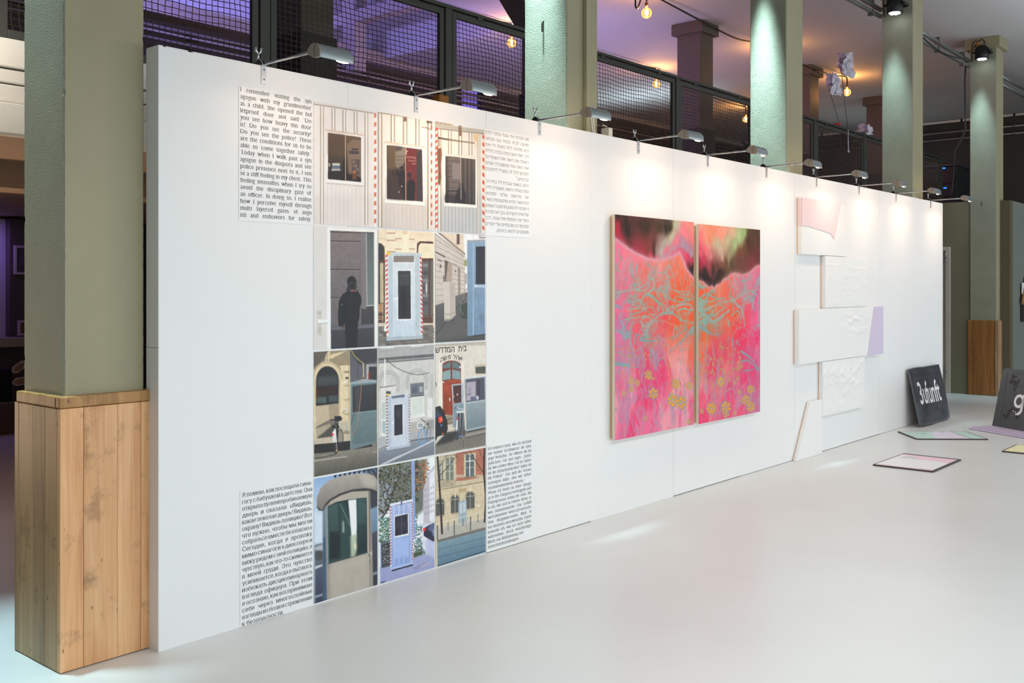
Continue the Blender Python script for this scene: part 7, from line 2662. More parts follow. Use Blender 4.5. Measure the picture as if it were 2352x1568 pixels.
def make_par(label):
    t = thing('spotlight', label, 'spotlight', (0, 0, 0), 0, 'black spotlights on the columns')
    bm = bmesh.new()
    add_lathe(bm, [(0.072, -0.085), (0.088, -0.085), (0.088, -0.02), (0.082, -0.005), (0.080, 0.05), (0.066, 0.085), (0.045, 0.10)], 24)
    for k in range(24):
        a = 2 * math.pi * k / 24
        add_box(bm, math.cos(a) * 0.083 - 0.003, math.cos(a) * 0.083 + 0.003, math.sin(a) * 0.083 - 0.003, math.sin(a) * 0.083 + 0.003, -0.004, 0.06)
    obj('housing', bm, par_black, t)
    bm = bmesh.new()
    for (cx, cy) in [(0, 0)] + [(0.042 * math.cos(a), 0.042 * math.sin(a)) for a in [k * math.pi / 3 for k in range(6)]]:
        add_lathe(bm, [(0.021, -0.087), (0.019, -0.095), (0.010, -0.099)], 12, center=(cx, cy, 0))
    obj('lens', bm, par_lens, t)
    bm = bmesh.new()
    for s in (-1, 1):
        add_box(bm, 0.0, 0.15, s * 0.098 - 0.004, s * 0.098 + 0.004, 0.0, 0.03)
        add_tube(bm, [(0, s * 0.085, 0.015), (0, s * 0.118, 0.015)], 0.013, 10)
    add_box(bm, 0.144, 0.15, -0.10, 0.10, 0.0, 0.03)
    obj('yoke', bm, par_black, t)
    bm = bmesh.new()
    add_tube(bm, [(-0.01, 0.05, 0.095), (-0.01, 0.05, 0.15)], 0.017, 10)
    obj('plug', bm, amber_plug, t)
    bm = bmesh.new()
    add_tube(bm, [(-0.01, 0.05, 0.145), (0.0, 0.08, 0.18), (0.02, 0.13, 0.15), (0.06, 0.15, 0.04), (0.12, 0.16, -0.08)], 0.007, 6)
    add_tube(bm, [(0.0, -0.03, 0.09), (0.0, -0.035, 0.15), (0.01, -0.0, 0.19), (0.01, 0.05, 0.17), (0.06, 0.12, 0.1)], 0.007, 6)
    obj('cable', bm, par_black, t)
    return t


PL = ['black spotlight on the nearest column, above the picture', 'black spotlight on the pipe column, above the picture', 'black spotlight on the third column, above the picture',
      'black spotlight cut by the top edge of the picture', 'black spotlight with an amber plug on the farthest column']
p0 = make_par(PL[0])
PZ = [4.72, 4.72, 4.72, 4.70, 4.775]
for i, x in enumerate(COLX):
    o = p0 if i == 0 else dup(p0, None, None, PL[i])
    o.location = (x - 0.155, CY + 0.15, PZ[i])
    l = spot('spotlight_beam', (x - 0.165, CY + 0.19, PZ[i] - 0.11), (x + 0.0, CY + 0.29, PZ[i] - 3.3), SPOT_W[i], (0.60, 0.93, 1.0), 23 if i < 3 else 36, 1.0, 0.06)

# ------------------------------------------------------------------ globe bulbs on black cords under the ceiling
bulb_glass_q = NT('amber_bulb_glass')
tr = bulb_glass_q.n('ShaderNodeBsdfTransparent')
tr.inputs[0].default_value = (1.0, 0.72, 0.40, 1)
gl = bulb_glass_q.n('ShaderNodeBsdfGlossy')
gl.inputs['Roughness'].default_value = 0.05
lw = bulb_glass_q.n('ShaderNodeLayerWeight', i_Blend=0.25)
mx = bulb_glass_q.n('ShaderNodeMixShader')
bulb_glass_q.l(lw.outputs['Fresnel'], mx.inputs[0])
bulb_glass_q.l(tr.outputs[0], mx.inputs[1])
bulb_glass_q.l(gl.outputs[0], mx.inputs[2])
em = bulb_glass_q.n('ShaderNodeEmission')
em.inputs[0].default_value = (1.0, 0.50, 0.16, 1)
em.inputs[1].default_value = 0.55
ad = bulb_glass_q.n('ShaderNodeAddShader')
bulb_glass_q.l(mx.outputs[0], ad.inputs[0])
bulb_glass_q.l(em.outputs[0], ad.inputs[1])
bulb_glass_q.l(ad.outputs[0], bulb_glass_q.t.nodes['Material Output'].inputs['Surface'])
bulb_glass = bulb_glass_q.m
filament = mat('filament', (1, 0.8, 0.5, 1), 0.4, emit=(1.0, 0.72, 0.36, 1), emit_s=22.0)
brass = mat('brass_socket', rgb(150, 104, 62), 0.35, 0.7)
BULB = [(9.93, 6.40, 'globe bulb nearest the pipe column, hanging from a looped black cord'), (13.35, 6.50, 'globe bulb hidden behind the third green column'), (16.12, 6.48, 'globe bulb right of the white paper figures'),
        (10.0, 8.55, 'globe bulb behind the pipe column'), (13.52, 8.53, 'globe bulb seen through the mesh left of the middle gallery column'), (17.45, 9.0, 'globe bulb at the left edge of the third green column')]


def make_bulb(label):
    t = thing('globe_bulb', label, 'light bulb', (0, 0, 0), 0, 'globe bulbs under the ceiling')
    bm = bmesh.new()
    pr = []
    for k in range(15):
        a = -math.pi / 2 + math.pi * 0.90 * k / 14
        pr.append((max(0.001, 0.0625 * math.cos(a)), 0.0625 * math.sin(a)))
    pr += [(0.017, 0.068), (0.015, 0.08)]
    add_lathe(bm, pr, 24)
    obj('glass_globe', bm, bulb_glass, t)
    bm = bmesh.new()
    for k in range(6):
        a = k * math.pi / 3
        add_tube(bm, [(0.008 * math.cos(a), 0.008 * math.sin(a), -0.038), (0.017 * math.cos(a), 0.017 * math.sin(a), 0.035)], 0.0028, 5)
    add_tube(bm, [(0, 0, 0.035), (0, 0, 0.07)], 0.004, 6)
    obj('filament', bm, filament, t)
    bm = bmesh.new()
    add_lathe(bm, [(0.016, 0.076), (0.021, 0.080), (0.021, 0.118), (0.015, 0.126), (0.008, 0.135)], 16)
    obj('socket', bm, brass, t)
    return t


b0 = make_bulb(BULB[0][2])
BZ = 4.74
for i, (x, y, lab) in enumerate(BULB):
    o = b0 if i == 0 else dup(b0, None, None, lab)
    o.location = (x, y, BZ if i else 4.735)
    pl = point('bulb_light', (x, y, o.location.z - 0.005), BULB_W, (1.0, 0.60, 0.30), 0.03)


def cord(name, label, pts, r=0.011):
    bm = bmesh.new()
    P_ = [Vector(p) for p in pts]
    out = []
    for i in range(len(P_) - 1):
        a, b = P_[max(0, i - 1)], P_[i]
        c_, d = P_[i + 1], P_[min(len(P_) - 1, i + 2)]
        for k in range(5):
            t_ = k / 5
            out.append(0.5 * ((2 * b) + (c_ - a) * t_ + (2 * a - 5 * b + 4 * c_ - d) * t_ ** 2 + (3 * b - a - 3 * c_ + d) * t_ ** 3))
    out.append(P_[-1])
    add_tube(bm, out, r, 6)
    return tag(obj(name, bm, black_plastic), label, 'cord', 'cords of the globe bulbs')


x0, y0 = BULB[0][0], BULB[0][1]
cord('lamp_cord', 'looped black cord of the bulb nearest the pipe column', [(7.2, 6.45, 4.96), (8.2, 6.45, 4.80), (8.9, 6.42, 4.68), (9.2, 6.42, 4.84), (9.42, 6.42, 4.86), (9.62, 6.41, 4.96), (9.70, 6.41, 4.88), (9.70, 6.40, 4.76), (9.76, 6.40, 4.78), (9.86, 6.40, 4.98), (9.92, 6.40, 4.99), (9.93, 6.40, 4.875)])
cord('lamp_cord', 'black cord between the middle gallery column and the third green column', [(9.95, 6.40, 4.985), (11.4, 6.46, 4.93), (12.3, 6.48, 4.90), (13.0, 6.50, 4.98), (13.34, 6.50, 4.985), (13.35, 6.50, 4.875)])
cord('lamp_cord', 'black cord left of the bulb near the white paper figures', [(13.4, 6.50, 4.985), (14.6, 6.48, 4.90), (15.5, 6.48, 4.93), (16.0, 6.48, 4.985), (16.11, 6.48, 4.97), (16.12, 6.48, 4.875)])
cord('lamp_cord', 'black cord bundle behind the mesh left of the pipe column', [(6.9, 9.6, 4.94), (7.2, 9.0, 4.96), (8.0, 8.7, 4.93), (8.7, 8.6, 4.96), (9.4, 8.56, 4.95), (9.98, 8.55, 4.985), (10.0, 8.55, 4.875)])
cord('lamp_cord', 'black cord behind the mesh right of the pipe column', [(10.05, 8.55, 4.985), (11.2, 8.54, 4.90), (12.4, 8.53, 4.93), (13.3, 8.53, 4.98), (13.51, 8.53, 4.98), (13.52, 8.53, 4.875)])
cord('lamp_cord', 'black cord behind the mesh left of the third green column', [(13.56, 8.53, 4.985), (15.0, 8.7, 4.90), (16.4, 8.9, 4.93), (17.3, 9.0, 4.98), (17.44, 9.0, 4.98), (17.45, 9.0, 4.875)])

# ------------------------------------------------------------------ white paper figures on rods above the railing
tissue = mat('white_tissue', rgb(226, 220, 232), 0.8, var=0.05, var_scale=8)
rod_mat = mat('thin_rod', rgb(96, 90, 90), 0.5)


def paper_figure(label, x, y, z0, pts, rodbase, seed):
    """A crumpled strip of tissue: outline rows (z, half width, shift) on a thin rod."""
    t = thing('paper_figure', label, 'paper figure', (x, y, 0), 0, 'white paper figures on rods')
    g = random.Random(seed)
    zs_ = [p[0] for p in pts]
    for lay in range(5):
        bm = bmesh.new()
        rows = []
        M_ = 6
        n_ = 9
        off = g.uniform(-0.35, 0.35) if lay else 0.0
        for r_ in range(n_ + 1):
            q_ = r_ / n_
            z = zs_[0] + (zs_[-1] - zs_[0]) * (q_ * g.uniform(0.97, 1.0) if lay == 0 else min(1, max(0, 0.12 * lay + q_ * 0.62)))
            hw = float(np.interp(z, zs_, [p[1] for p in pts])) * (1.0 if lay == 0 else 0.55)
            sh = float(np.interp(z, zs_, [p[2] for p in pts])) + off * hw
            row = []
            for k in range(M_):
                u_ = -1 + 2 * k / (M_ - 1)
                rag = g.uniform(-0.055, 0.03) * (1 if u_ > 0 else -1) if k in (0, M_ - 1) else g.uniform(-0.012, 0.012)
                row.append(bm.verts.new((sh + u_ * hw + rag, g.uniform(-0.022, 0.022) + 0.035 * math.cos(u_ * 4 + lay * 1.7) + 0.022 * (lay - 2), z + g.uniform(-0.028, 0.028))))
            rows.append(row)
        for i in range(n_):
            for k in range(M_ - 1):
                bm.faces.new((rows[i][k], rows[i][k + 1], rows[i + 1][k + 1], rows[i + 1][k]))
        o = obj('tissue', bm, tissue, t, fix=False)
        md = o.modifiers.new('thick', 'SOLIDIFY')
        md.thickness = 0.002
    bm = bmesh.new()
    add_tube(bm, [(pts[0][2], 0.03, pts[0][0] + 0.08), (rodbase[0], rodbase[1], rodbase[2])], 0.0055, 6)
    obj('rod', bm, rod_mat, t)
    return t


paper_figure('taller white paper figure on a rod, with a ragged left side', 12.84, 5.20, 0, [(4.29, 0.20, -0.02), (4.36, 0.20, 0.0), (4.42, 0.19, -0.02), (4.48, 0.17, 0.0), (4.54, 0.15, 0.01), (4.60, 0.10, 0.0)], (0.12, 0.0, 3.612), 3)
paper_figure('smaller white paper figure to the left, on a slanting wire', 12.42, 5.20, 0, [(3.99, 0.16, 0.0), (4.04, 0.15, 0.02), (4.10, 0.13, 0.04), (4.16, 0.12, 0.04), (4.21, 0.08, 0.0), (4.26, 0.05, -0.02)], (0.30, 0.0, 3.612), 5)
t = paper_figure('small crumpled white paper lying over the railing', 13.62, 5.22, 0, [(3.64, 0.11, 0.03), (3.67, 0.10, 0.02), (3.70, 0.08, 0.0), (3.75, 0.03, -0.03)], (0.05, -0.02, 3.612), 8)
bm = bmesh.new()
add_tube(bm, [(12.86, 5.155, 3.59), (12.86, 5.155, 3.45), (12.87, 5.155, 3.32)], 0.006, 6)
add_lathe(bm, [(0.004, 0.0), (0.014, 0.008), (0.014, 0.02), (0.004, 0.03)], 10, center=(12.87, 5.155, 3.29))
tag(obj('hanging_string', bm, tissue), 'short white string hanging down over the mesh', 'string')
bm = bmesh.new()
add_box(bm, 12.56, 12.64, 5.16, 5.24, 3.612, 3.645)
tag(obj('red_clip', bm, mat('red_clip', rgb(190, 40, 50), 0.4), bevel=0.005), 'small red clip on the top rail of the gallery railing', 'clip')
# amber block and strap near the post
t = thing('amber_block', 'amber coloured block tied to a railing post behind the wall', 'block', (5.11, 5.10, 2.76))
box('block', 0, 0.10, -0.05, 0.02, 0, 0.14, mat('amber_foam', rgb(176, 112, 36), 0.6, var=0.2, var_scale=9), t, bevel=0.01)
box('strap', -0.006, 0.106, -0.056, 0.026, 0.04, 0.055, rod_mat, t)

# ------------------------------------------------------------------ dark equipment on the gallery, right of the fourth column
gear_black = mat('gear_black', rgb(22, 22, 24), 0.5)
led_blue = mat('led_blue', rgb(40, 120, 220), 0.4, emit=rgb(40, 120, 230), emit_s=1.6)
led_white = mat('led_display', rgb(180, 180, 240), 0.4, emit=rgb(170, 170, 250), emit_s=2.0)
t = thing('gear_rack', 'black equipment rack with small blue lights behind the far railing', 'rack', (17.3, 5.10, 2.73))
box('case', 0, 0.7, 0, 0.55, 0, 0.80, gear_black, t, bevel=0.01)
for z in (0.08, 0.30, 0.52):
    box('drawer', -0.02, 0.0, 0.03, 0.52, z, z + 0.19, gear_black, t, bevel=0.004)
for (y, z) in ((0.20, 0.79), (0.18, 0.46)):
    box('indicator', -0.028, -0.02, y - 0.025, y + 0.025, z - 0.012 - 0.02, z + 0.012 - 0.02, led_blue, t)
box('lid', -0.03, 0.72, -0.02, 0.57, 0.80, 0.83, mat('gear_lid', rgb(60, 64, 66), 0.3, 0.4), t, bevel=0.006)
t = thing('control_box', 'black control box with a lit display above the wall end', 'control box', (15.6, 5.34, 2.73))
box('case', 0, 0.3, 0, 0.34, 0, 0.36, gear_black, t, bevel=0.01)
box('display', -0.006, 0.0, 0.13, 0.23, 0.26, 0.31, led_white, t)

# ------------------------------------------------------------------ printed boards lying on the floor
board_dark = mat('board_dark', rgb(70, 60, 58), 0.6)
c_white = mat('print_pale', rgb(236, 236, 240), 0.4)
c_pink = mat('print_pink', rgb(240, 206, 218), 0.4)
c_mint = mat('print_mint', rgb(196, 226, 216), 0.4)
c_lav = mat('print_lavender', rgb(230, 222, 238), 0.4)
c_yel = mat('print_yellow', rgb(240, 234, 186), 0.4)
c_ink = mat('print_line', rgb(44, 42, 44), 0.4)
GREY_L = mat('print_light_grey', rgb(206, 208, 212), 0.4)


def floor_board(label, loc, rz, W_, H_, faces, texts=()):
    t = thing('printed_board', label, 'board', loc, rz, 'printed boards on the floor')
    bm = bmesh.new()
    add_box(bm, 0, W_, 0, H_, 0.0, 0.012)
    obj('backing', bm, board_dark, t, bevel=0.002)
    for k, (poly, m) in enumerate(faces):
        bm = bmesh.new()
        vs = [bm.verts.new((x, y, 0.0124 + 0.0003 * k)) for x, y in poly]
        bm.faces.new(vs)
        o = obj('printed_area', bm, m, t)
        md = o.modifiers.new('thick', 'SOLIDIFY')
        md.thickness = 0.0003
    return t


b = 0.014
W_, H_ = 0.745, 0.495
floor_board('pink and white printed board lying nearest on the floor', (8.388, 2.655, 0), 0.0, W_, H_, [
    ([(b, b + 0.004), (W_ - 0.05, b + 0.004), (W_ - 0.05, H_ - b), (b, H_ - b)], c_white),
    ([(W_ * 0.62, b + 0.004), (W_ - 0.05, b + 0.004), (W_ - 0.05, H_ - b), (W_ * 0.86, H_ - b), (W_ * 0.80, H_ * 0.72), (W_ * 0.74, H_ * 0.62), (W_ * 0.66, H_ * 0.55), (W_ * 0.66, H_ * 0.3)], c_pink),
    ([(b, b + 0.004), (b + 0.05, b + 0.004), (b + 0.035, H_ * 0.5), (b + 0.04, H_ - b - 0.03), (b, H_ - b - 0.02)], c_pink),
    ([(W_ * 0.66, H_ * 0.56), (W_ * 0.74, H_ * 0.63), (W_ * 0.80, H_ * 0.73), (W_ * 0.80, H_ * 0.86), (W_ * 0.66, H_ * 0.9)], GREY_L)]
    + [([(b + 0.012 + 0.004 * (k % 2), b + 0.02 + 0.011 * k), (b + 0.02 + 0.004 * (k % 2), b + 0.02 + 0.011 * k), (b + 0.02 + 0.004 * (k % 2), b + 0.026 + 0.011 * k), (b + 0.012 + 0.004 * (k % 2), b + 0.026 + 0.011 * k)], c_ink) for k in range(8)])
rz = math.atan2(-0.547, 0.445)
W_, H_ = 0.705, 0.513
floor_board('mint green and white printed board lying beside the wall', (10.097, 3.358, 0), rz, W_, H_, [
    ([(b, b), (W_ - b, b), (W_ - b, H_ - b), (b, H_ - b)], c_mint),
    ([(W_ * 0.30, b), (W_ * 0.76, b), (W_ * 0.76, H_ - b), (W_ * 0.52, H_ - b), (W_ * 0.38, H_ * 0.6)], c_lav),
    ([(W_ * 0.765, b), (W_ * 0.775, b), (W_ * 0.775, H_ - b), (W_ * 0.765, H_ - b)], c_ink),
    ([(W_ * 0.60, H_ * 0.84), (W_ * 0.612, H_ * 0.84), (W_ * 0.632, H_ - b), (W_ * 0.62, H_ - b)], c_ink),
    ([(W_ * 0.26, H_ * 0.66), (W_ * 0.33, H_ * 0.68), (W_ * 0.33, H_ * 0.70), (W_ * 0.26, H_ * 0.69)], c_ink)]
    + [([(W_ * (0.44 + 0.06 * (k % 4)), H_ * (0.2 + 0.05 * k)), (W_ * (0.47 + 0.06 * (k % 4)), H_ * (0.21 + 0.05 * k)), (W_ * (0.47 + 0.06 * (k % 4)), H_ * (0.217 + 0.05 * k)), (W_ * (0.44 + 0.06 * (k % 4)), H_ * (0.207 + 0.05 * k))], GREY_L) for k in range(6)])
W_, H_ = 0.5, 0.72
floor_board('yellow and white printed board cut by the right edge of the picture', (9.852, 1.792, 0), 0.0, W_, H_, [
    ([(b, b), (W_ - b, b), (W_ - b, H_ - b), (b, H_ - b)], c_yel),
    ([(b, b), (0.12, b), (0.07, H_ * 0.55), (b + 0.01, H_ * 0.80), (b, H_ * 0.80)], c_white),
    ([(0.20, H_ * 0.72), (0.22, H_ * 0.72), (0.22, H_ * 0.75), (0.20, H_ * 0.75)], c_ink)])

# ------------------------------------------------------------------ lilac planks and the two dark signs
lilac = mat('lilac_paint', rgb(206, 190, 216), 0.45, var=0.04, var_scale=3)
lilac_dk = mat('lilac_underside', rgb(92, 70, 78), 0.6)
ang = math.atan2(-(3.187 - 2.569), -(11.213 - 10.883))
t = thing('lilac_plank', 'flat lilac plank under the dark sign at the right edge', 'plank', (11.213, 3.187, 0), ang)
L_ = 1.5
box('plank', 0, L_, 0.0, 0.15, 0.004, 0.017, lilac, t, bevel=0.002)
box('plank', 0.01, L_, 0.035, 0.27, 0.0175, 0.030, lilac, t, bevel=0.002)
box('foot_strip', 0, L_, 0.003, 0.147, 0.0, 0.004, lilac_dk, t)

sign_dark = mat('sign_sheet', rgb(82, 84, 92), 0.28, 0.25, var=0.22, var_scale=3.0, rough_var=0.12, bump=0.12, bump_scale=5, bump_dist=0.01)
sign_flat = mat('sign_board', rgb(84, 84, 86), 0.42, 0.1, var=0.05, var_scale=3)
letter_white = mat('letter_white', rgb(236, 234, 234), 0.5)
resin = mat('dark_resin', rgb(58, 52, 50), 0.22, bump=0.6, bump_scale=45)


def letters_on(name, s, m, parent, fn, x0, x1, zb, zt, grow=0.0, cap='x', thick=0.0):
    """Letters set between x0 and x1 with baseline zb; fn maps sheet (s, t) to local coordinates."""
    sp = line_splines(s, 1.0)
    l_, r_ = xspan(sp)
    v, f = fill_glyphs(sp, grow)
    top = v[:, 1].max()
    bot = 0.0
    P_ = [fn(x0 + (a - l_) / (r_ - l_) * (x1 - x0), zb + b_ / top * (zt - zb)) for a, b_ in v]
    me = bpy.data.meshes.new(name)
    me.from_pydata([tuple(p) for p in P_], [], f)
    me.materials.append(m)
    o = bpy.data.objects.new(name, me)
    COL.objects.link(o)
    o.parent = parent
    return o


def blobs(parent, fn, centers, seed, r=0.018):
    """Lumps of dark resin cast on the sign: petals."""
    g = random.Random(seed)
    for (s, q) in centers:
        bm = bmesh.new()
        n = 6
        for k in range(n):
            a = g.uniform(0, 6.28)
            d = r * g.uniform(0.5, 1.9)
            c_ = fn(s + d * math.cos(a), q + d * 1.3 * math.sin(a))
            res = bmesh.ops.create_icosphere(bm, subdivisions=2, radius=r * g.uniform(0.45, 0.9))
            for v in res['verts']:
                v.co = Vector((v.co.x * 1.0, v.co.y * 0.45, v.co.z * 1.2)) + Vector(c_)
                v.co += mnoise.noise_vector(v.co * 60) * r * 0.15
        obj('resin_flower', bm, resin, parent, smooth=True)


# sign leaning on the wall: thin bent sheet
S3 = thing('lettered_sheet', 'dark bent sheet with white letters leaning on the wall end', 'sign', (10.99, 3.622, 0), 0.0)
SW, SH = 1.04, 0.63


def sheet(s, q):
    """s along the sheet 0..SW, q up the sheet 0..SH -> local point (bowed, leaning back on the wall)."""
    bow = 0.035 * math.sin(math.pi * s / SW) * (0.5 + 0.7 * (1 - q / SH)) + 0.010 * math.sin(s * 9)
    y = 0.126 * (q / SH) - bow * (0.55 if q > SH * 0.9 else 0.8)
    edge = 0.012 * math.sin(s * 7.0 + 0.5) * (1 - q / SH) + 0.010 * math.sin(s * 6.0) * q / SH
    return Vector((s - 0.05 * (1 - q / SH) * 0 + 0.03 * math.sin(math.pi * q / SH) * (s / SW) ** 2, y, q * 0.978 + max(0.0, edge) + 0.002))


ns, nq = 40, 24
bm = bmesh.new()
G = [[bm.verts.new(sheet(SW * i / ns, SH * j / nq)) for i in range(ns + 1)] for j in range(nq + 1)]
for j in range(nq):
    for i in range(ns):
        bm.faces.new((G[j][i], G[j][i + 1], G[j + 1][i + 1], G[j + 1][i])).smooth = True
o = obj('sheet', bm, sign_dark, S3)
md = o.modifiers.new('thick', 'SOLIDIFY')
md.thickness = 0.004
md.offset = 0


def front3(s, q):
    return sheet(s, q) + Vector((0, -0.0036, 0))


letters_on('lettering', '3ufunft', letter_white, S3, front3, 0.135, 0.80, 0.235, 0.475, 0.012)
bm = bmesh.new()
for (s0, q0, s1, q1) in ((0.08, 0.545, 0.86, 0.545), (0.08, 0.515, 0.08, 0.545)):
    add_tube(bm, [front3(s0 + (s1 - s0) * k / 12, q0 + (q1 - q0) * k / 12) for k in range(13)], 0.0018, 4)
obj('scored_line', bm, resin, S3)
blobs(S3, front3, [(0.84, 0.44), (0.86, 0.48), (0.85, 0.40), (0.20, 0.17), (0.30, 0.19), (0.62, 0.16), (0.66, 0.12), (0.40, 0.50)], 5, 0.015)

# sign at the right edge, standing on the lilac plank
d = Vector((11.216 - 11.457, 2.648 - 3.016, 0)).normalized()
angg = math.atan2(d.y, d.x)
SG = thing('lettered_board', 'dark grey board with white letters standing on the lilac plank at the right edge', 'sign', (11.445, 3.015, 0.0305), angg)
GW, GH, LEAN = 0.95, 0.632, 0.15
# local X runs along the board towards the viewer's right; the visible face looks to local -Y
def gface(s, q, off=0.0):
    return Vector((s, q / GH * LEAN - off, q * math.sqrt(1 - (LEAN / GH) ** 2)))


bm = bmesh.new()
rad = 0.03
out = [(0, 0), (GW, 0), (GW, GH - rad)] + [(GW - rad + rad * math.cos(a), GH - rad + rad * math.sin(a)) for a in [k * math.pi / 8 for k in range(1, 4)]] + [(GW - rad, GH), (rad, GH)] + \
      [(rad - rad * math.sin(a), GH - rad + rad * math.cos(a)) for a in [k * math.pi / 8 for k in range(1, 4)]] + [(0, GH - rad)]
A = [bm.verts.new(gface(s, q, 0.0)) for s, q in out]
B = [bm.verts.new(gface(s, q, -0.012)) for s, q in out]
bm.faces.new(A)
bm.faces.new(B[::-1])
for k in range(len(out)):
    bm.faces.new((A[k], B[k], B[(k + 1) % len(out)], A[(k + 1) % len(out)]))
obj('board', bm, sign_flat, SG)
fg = lambda s, q: gface(s, q, 0.0012)
# a single-storey g drawn with strokes, then an e
V_, F_ = [], []


def stroke(pts, wd):
    b0_ = len(V_)
    n = len(pts)
    for i in range(n):
        a_ = Vector(pts[max(0, i - 1)])
        c_ = Vector(pts[min(n - 1, i + 1)])
        d_ = (c_ - a_).normalized()
        nn = Vector((-d_.y, d_.x)) * wd / 2
        V_.append(fg(pts[i][0] + nn.x, pts[i][1] + nn.y))
        V_.append(fg(pts[i][0] - nn.x, pts[i][1] - nn.y))
    for i in range(n - 1):
        F_.append((b0_ + 2 * i, b0_ + 2 * i + 1, b0_ + 2 * i + 3, b0_ + 2 * i + 2))


def arc(cx, cy, rx, ry, a0, a1, n=28):
    return [(cx + rx * math.cos(a0 + (a1 - a0) * k / n), cy + ry * math.sin(a0 + (a1 - a0) * k / n)) for k in range(n + 1)]


stroke(arc(0.300, 0.300, 0.052, 0.058, 0, 2 * math.pi), 0.030)
stroke([(0.352, 0.372), (0.352, 0.212)] , 0.030)
stroke(arc(0.303, 0.212, 0.049, 0.045, 0.0, -math.pi * 0.93), 0.030)
stroke(arc(0.470, 0.300, 0.052, 0.058, 0.0, math.pi * 1.78), 0.030)
stroke([(0.418, 0.298), (0.535, 0.298)], 0.028)
me = bpy.data.meshes.new('lettering')
me.from_pydata([tuple(v) for v in V_], [], F_)
me.materials.append(letter_white)
o = bpy.data.objects.new('lettering', me)
COL.objects.link(o)
o.parent = SG
bm = bmesh.new()
for (s0, q0, s1, q1) in ((0.10, 0.07, 0.075, 0.585), (0.16, 0.595, 0.9, 0.595), (0.30, 0.475, 0.42, 0.44), (0.10, 0.235, 0.20, 0.215)):
    add_tube(bm, [fg(s0, q0), fg(s1, q1)], 0.0016, 4)
add_tube(bm, [fg(0.27 + 0.05 * math.cos(a), 0.40 + 0.065 * math.sin(a)) for a in [k * 0.3 for k in range(2, 14)]], 0.0016, 4)
obj('scored_line', bm, resin, SG)
blobs(SG, fg, [(0.16, 0.52), (0.19, 0.49), (0.14, 0.49), (0.17, 0.555), (0.23, 0.50), (0.205, 0.44), (0.20, 0.16), (0.24, 0.19), (0.28, 0.20), (0.17, 0.13), (0.32, 0.15)], 9, 0.016)
bm = bmesh.new()
add_tube(bm, [(0.45, 0.152, 0.55), (0.45, 0.34, -0.0295)], 0.012, 8)
obj('prop', bm, stretcher_wood, SG)

# ------------------------------------------------------------------ pinned paper and wooden rod on the grey box wall (right edge)
t = thing('wall_picture', 'pale picture with a dark edge on the grey wall at the right edge', 'picture', (15.62, 3.74, 1.02))
box('picture_face', 0, 0.9, -0.02, -0.001, 0.0, 0.48, mat('picture_dark', rgb(46, 44, 40), 0.5), t)
box('paper_strip', 0, 0.9, -0.03, -0.0205, 0.40, 0.56, c_white, t)
bm = bmesh.new()
add_tube(bm, [(15.56, 3.69, 1.28), (15.84, 3.71, 1.66), (16.1, 3.722, 2.0)], 0.024, 10)
tag(obj('wooden_rod', bm, rail_wood), 'slanting wooden rod on the grey wall at the right edge', 'rod')

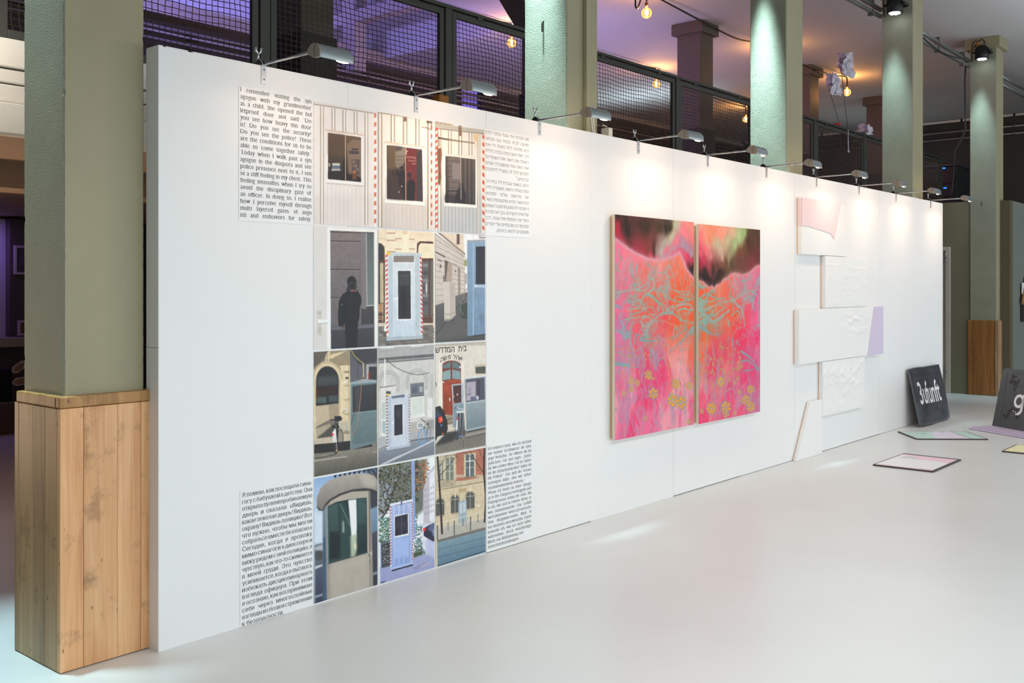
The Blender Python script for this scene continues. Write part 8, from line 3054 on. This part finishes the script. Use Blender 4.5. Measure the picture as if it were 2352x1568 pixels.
# ------------------------------------------------------------------ things under the gallery, left of the nearest column
frame_grey = mat('frame_white', rgb(196, 178, 182), 0.5)
pic_dark = mat('framed_print', rgb(86, 72, 84), 0.5, var=0.5, var_scale=6)
pic_red = mat('framed_print_red', rgb(130, 70, 70), 0.5, var=0.5, var_scale=9)
for (x0, x1, z0, z1, m, lab) in ((4.80, 5.12, 1.655, 1.975, pic_dark, 'upper white framed photo on the brown pier under the gallery'), (4.84, 5.10, 0.975, 1.145, pic_red, 'lower small framed photo on the brown pier under the gallery')):
    t = thing('framed_photo', lab, 'framed photo', (x0, 11.36, z0), 0, 'framed photos under the gallery')
    W_, H_ = x1 - x0, z1 - z0
    bm = bmesh.new()
    for b4 in ((0, 0.025, 0, H_), (W_ - 0.025, W_, 0, H_), (0.025, W_ - 0.025, 0, 0.025), (0.025, W_ - 0.025, H_ - 0.025, H_)):
        add_box(bm, b4[0], b4[1], -0.025, -0.001, b4[2], b4[3])
    obj('frame', bm, frame_grey, t)
    box('picture', 0.025, W_ - 0.025, -0.012, -0.002, 0.025, H_ - 0.025, m, t)
card = mat('cardboard_dark', rgb(84, 70, 60), 0.8)
card_edge = mat('cardboard_edge', rgb(166, 130, 92), 0.8)
t = thing('cardboard_box', 'open brown cardboard box under the gallery left of the column', 'box', (3.95, 10.60, 0.0))
box('front_panel', -0.5, 0.62, 0.0, 0.012, 0.0, 0.32, card, t)
box('side_panel', 0.608, 0.62, 0.012, 0.5, 0.0, 0.32, card, t)
box('back_panel', -0.5, 0.62, 0.5, 0.512, 0.0, 0.32, card, t)
box('base_panel', -0.488, 0.608, 0.012, 0.5, 0.0, 0.01, card, t)
box('rim', -0.5, 0.62, -0.002, 0.014, 0.32, 0.328, card_edge, t)
t = thing('black_bag', 'black bag with two pale paper ears standing in the cardboard box', 'bag', (3.95, 10.85, 0.011))
bm = bmesh.new()
add_box(bm, -0.45, 0.58, -0.14, 0.14, 0.0, 0.66)
obj('bag_body', bm, mat('black_cloth', rgb(14, 13, 14), 0.9), t, bevel=0.05)
ear_w = mat('ear_paper', rgb(196, 180, 170), 0.7)
ear_b = mat('ear_inner', rgb(150, 116, 90), 0.7)
for (rot, z) in ((0.55, 0.60), (0.05, 0.50)):
    c_, s_ = math.cos(rot), math.sin(rot)
    for (sc_, m, off) in ((1.0, ear_w, 0.0), (0.6, ear_b, -0.006)):
        bm = bmesh.new()
        pl_ = [(0.0, 0.0), (0.06, 0.045), (0.16, 0.05), (0.22, 0.02), (0.16, -0.035), (0.06, -0.04)]
        pl_ = [(0.1 + (a - 0.1) * sc_, bb * sc_) for a, bb in pl_]
        add_prism(bm, [(0.56 + a * c_ - bb * s_, z + a * s_ + bb * c_) for a, bb in pl_], 'y', off - 0.10, off - 0.094)
        obj('paper_ear', bm, m, t)
bm = bmesh.new()
add_prism(bm, [(0.15, 0.655), (0.42, 0.655), (0.42, 0.56), (0.28, 0.585), (0.19, 0.56)], 'y', -0.148, -0.142)
obj('paper_tab', bm, ear_b, t)
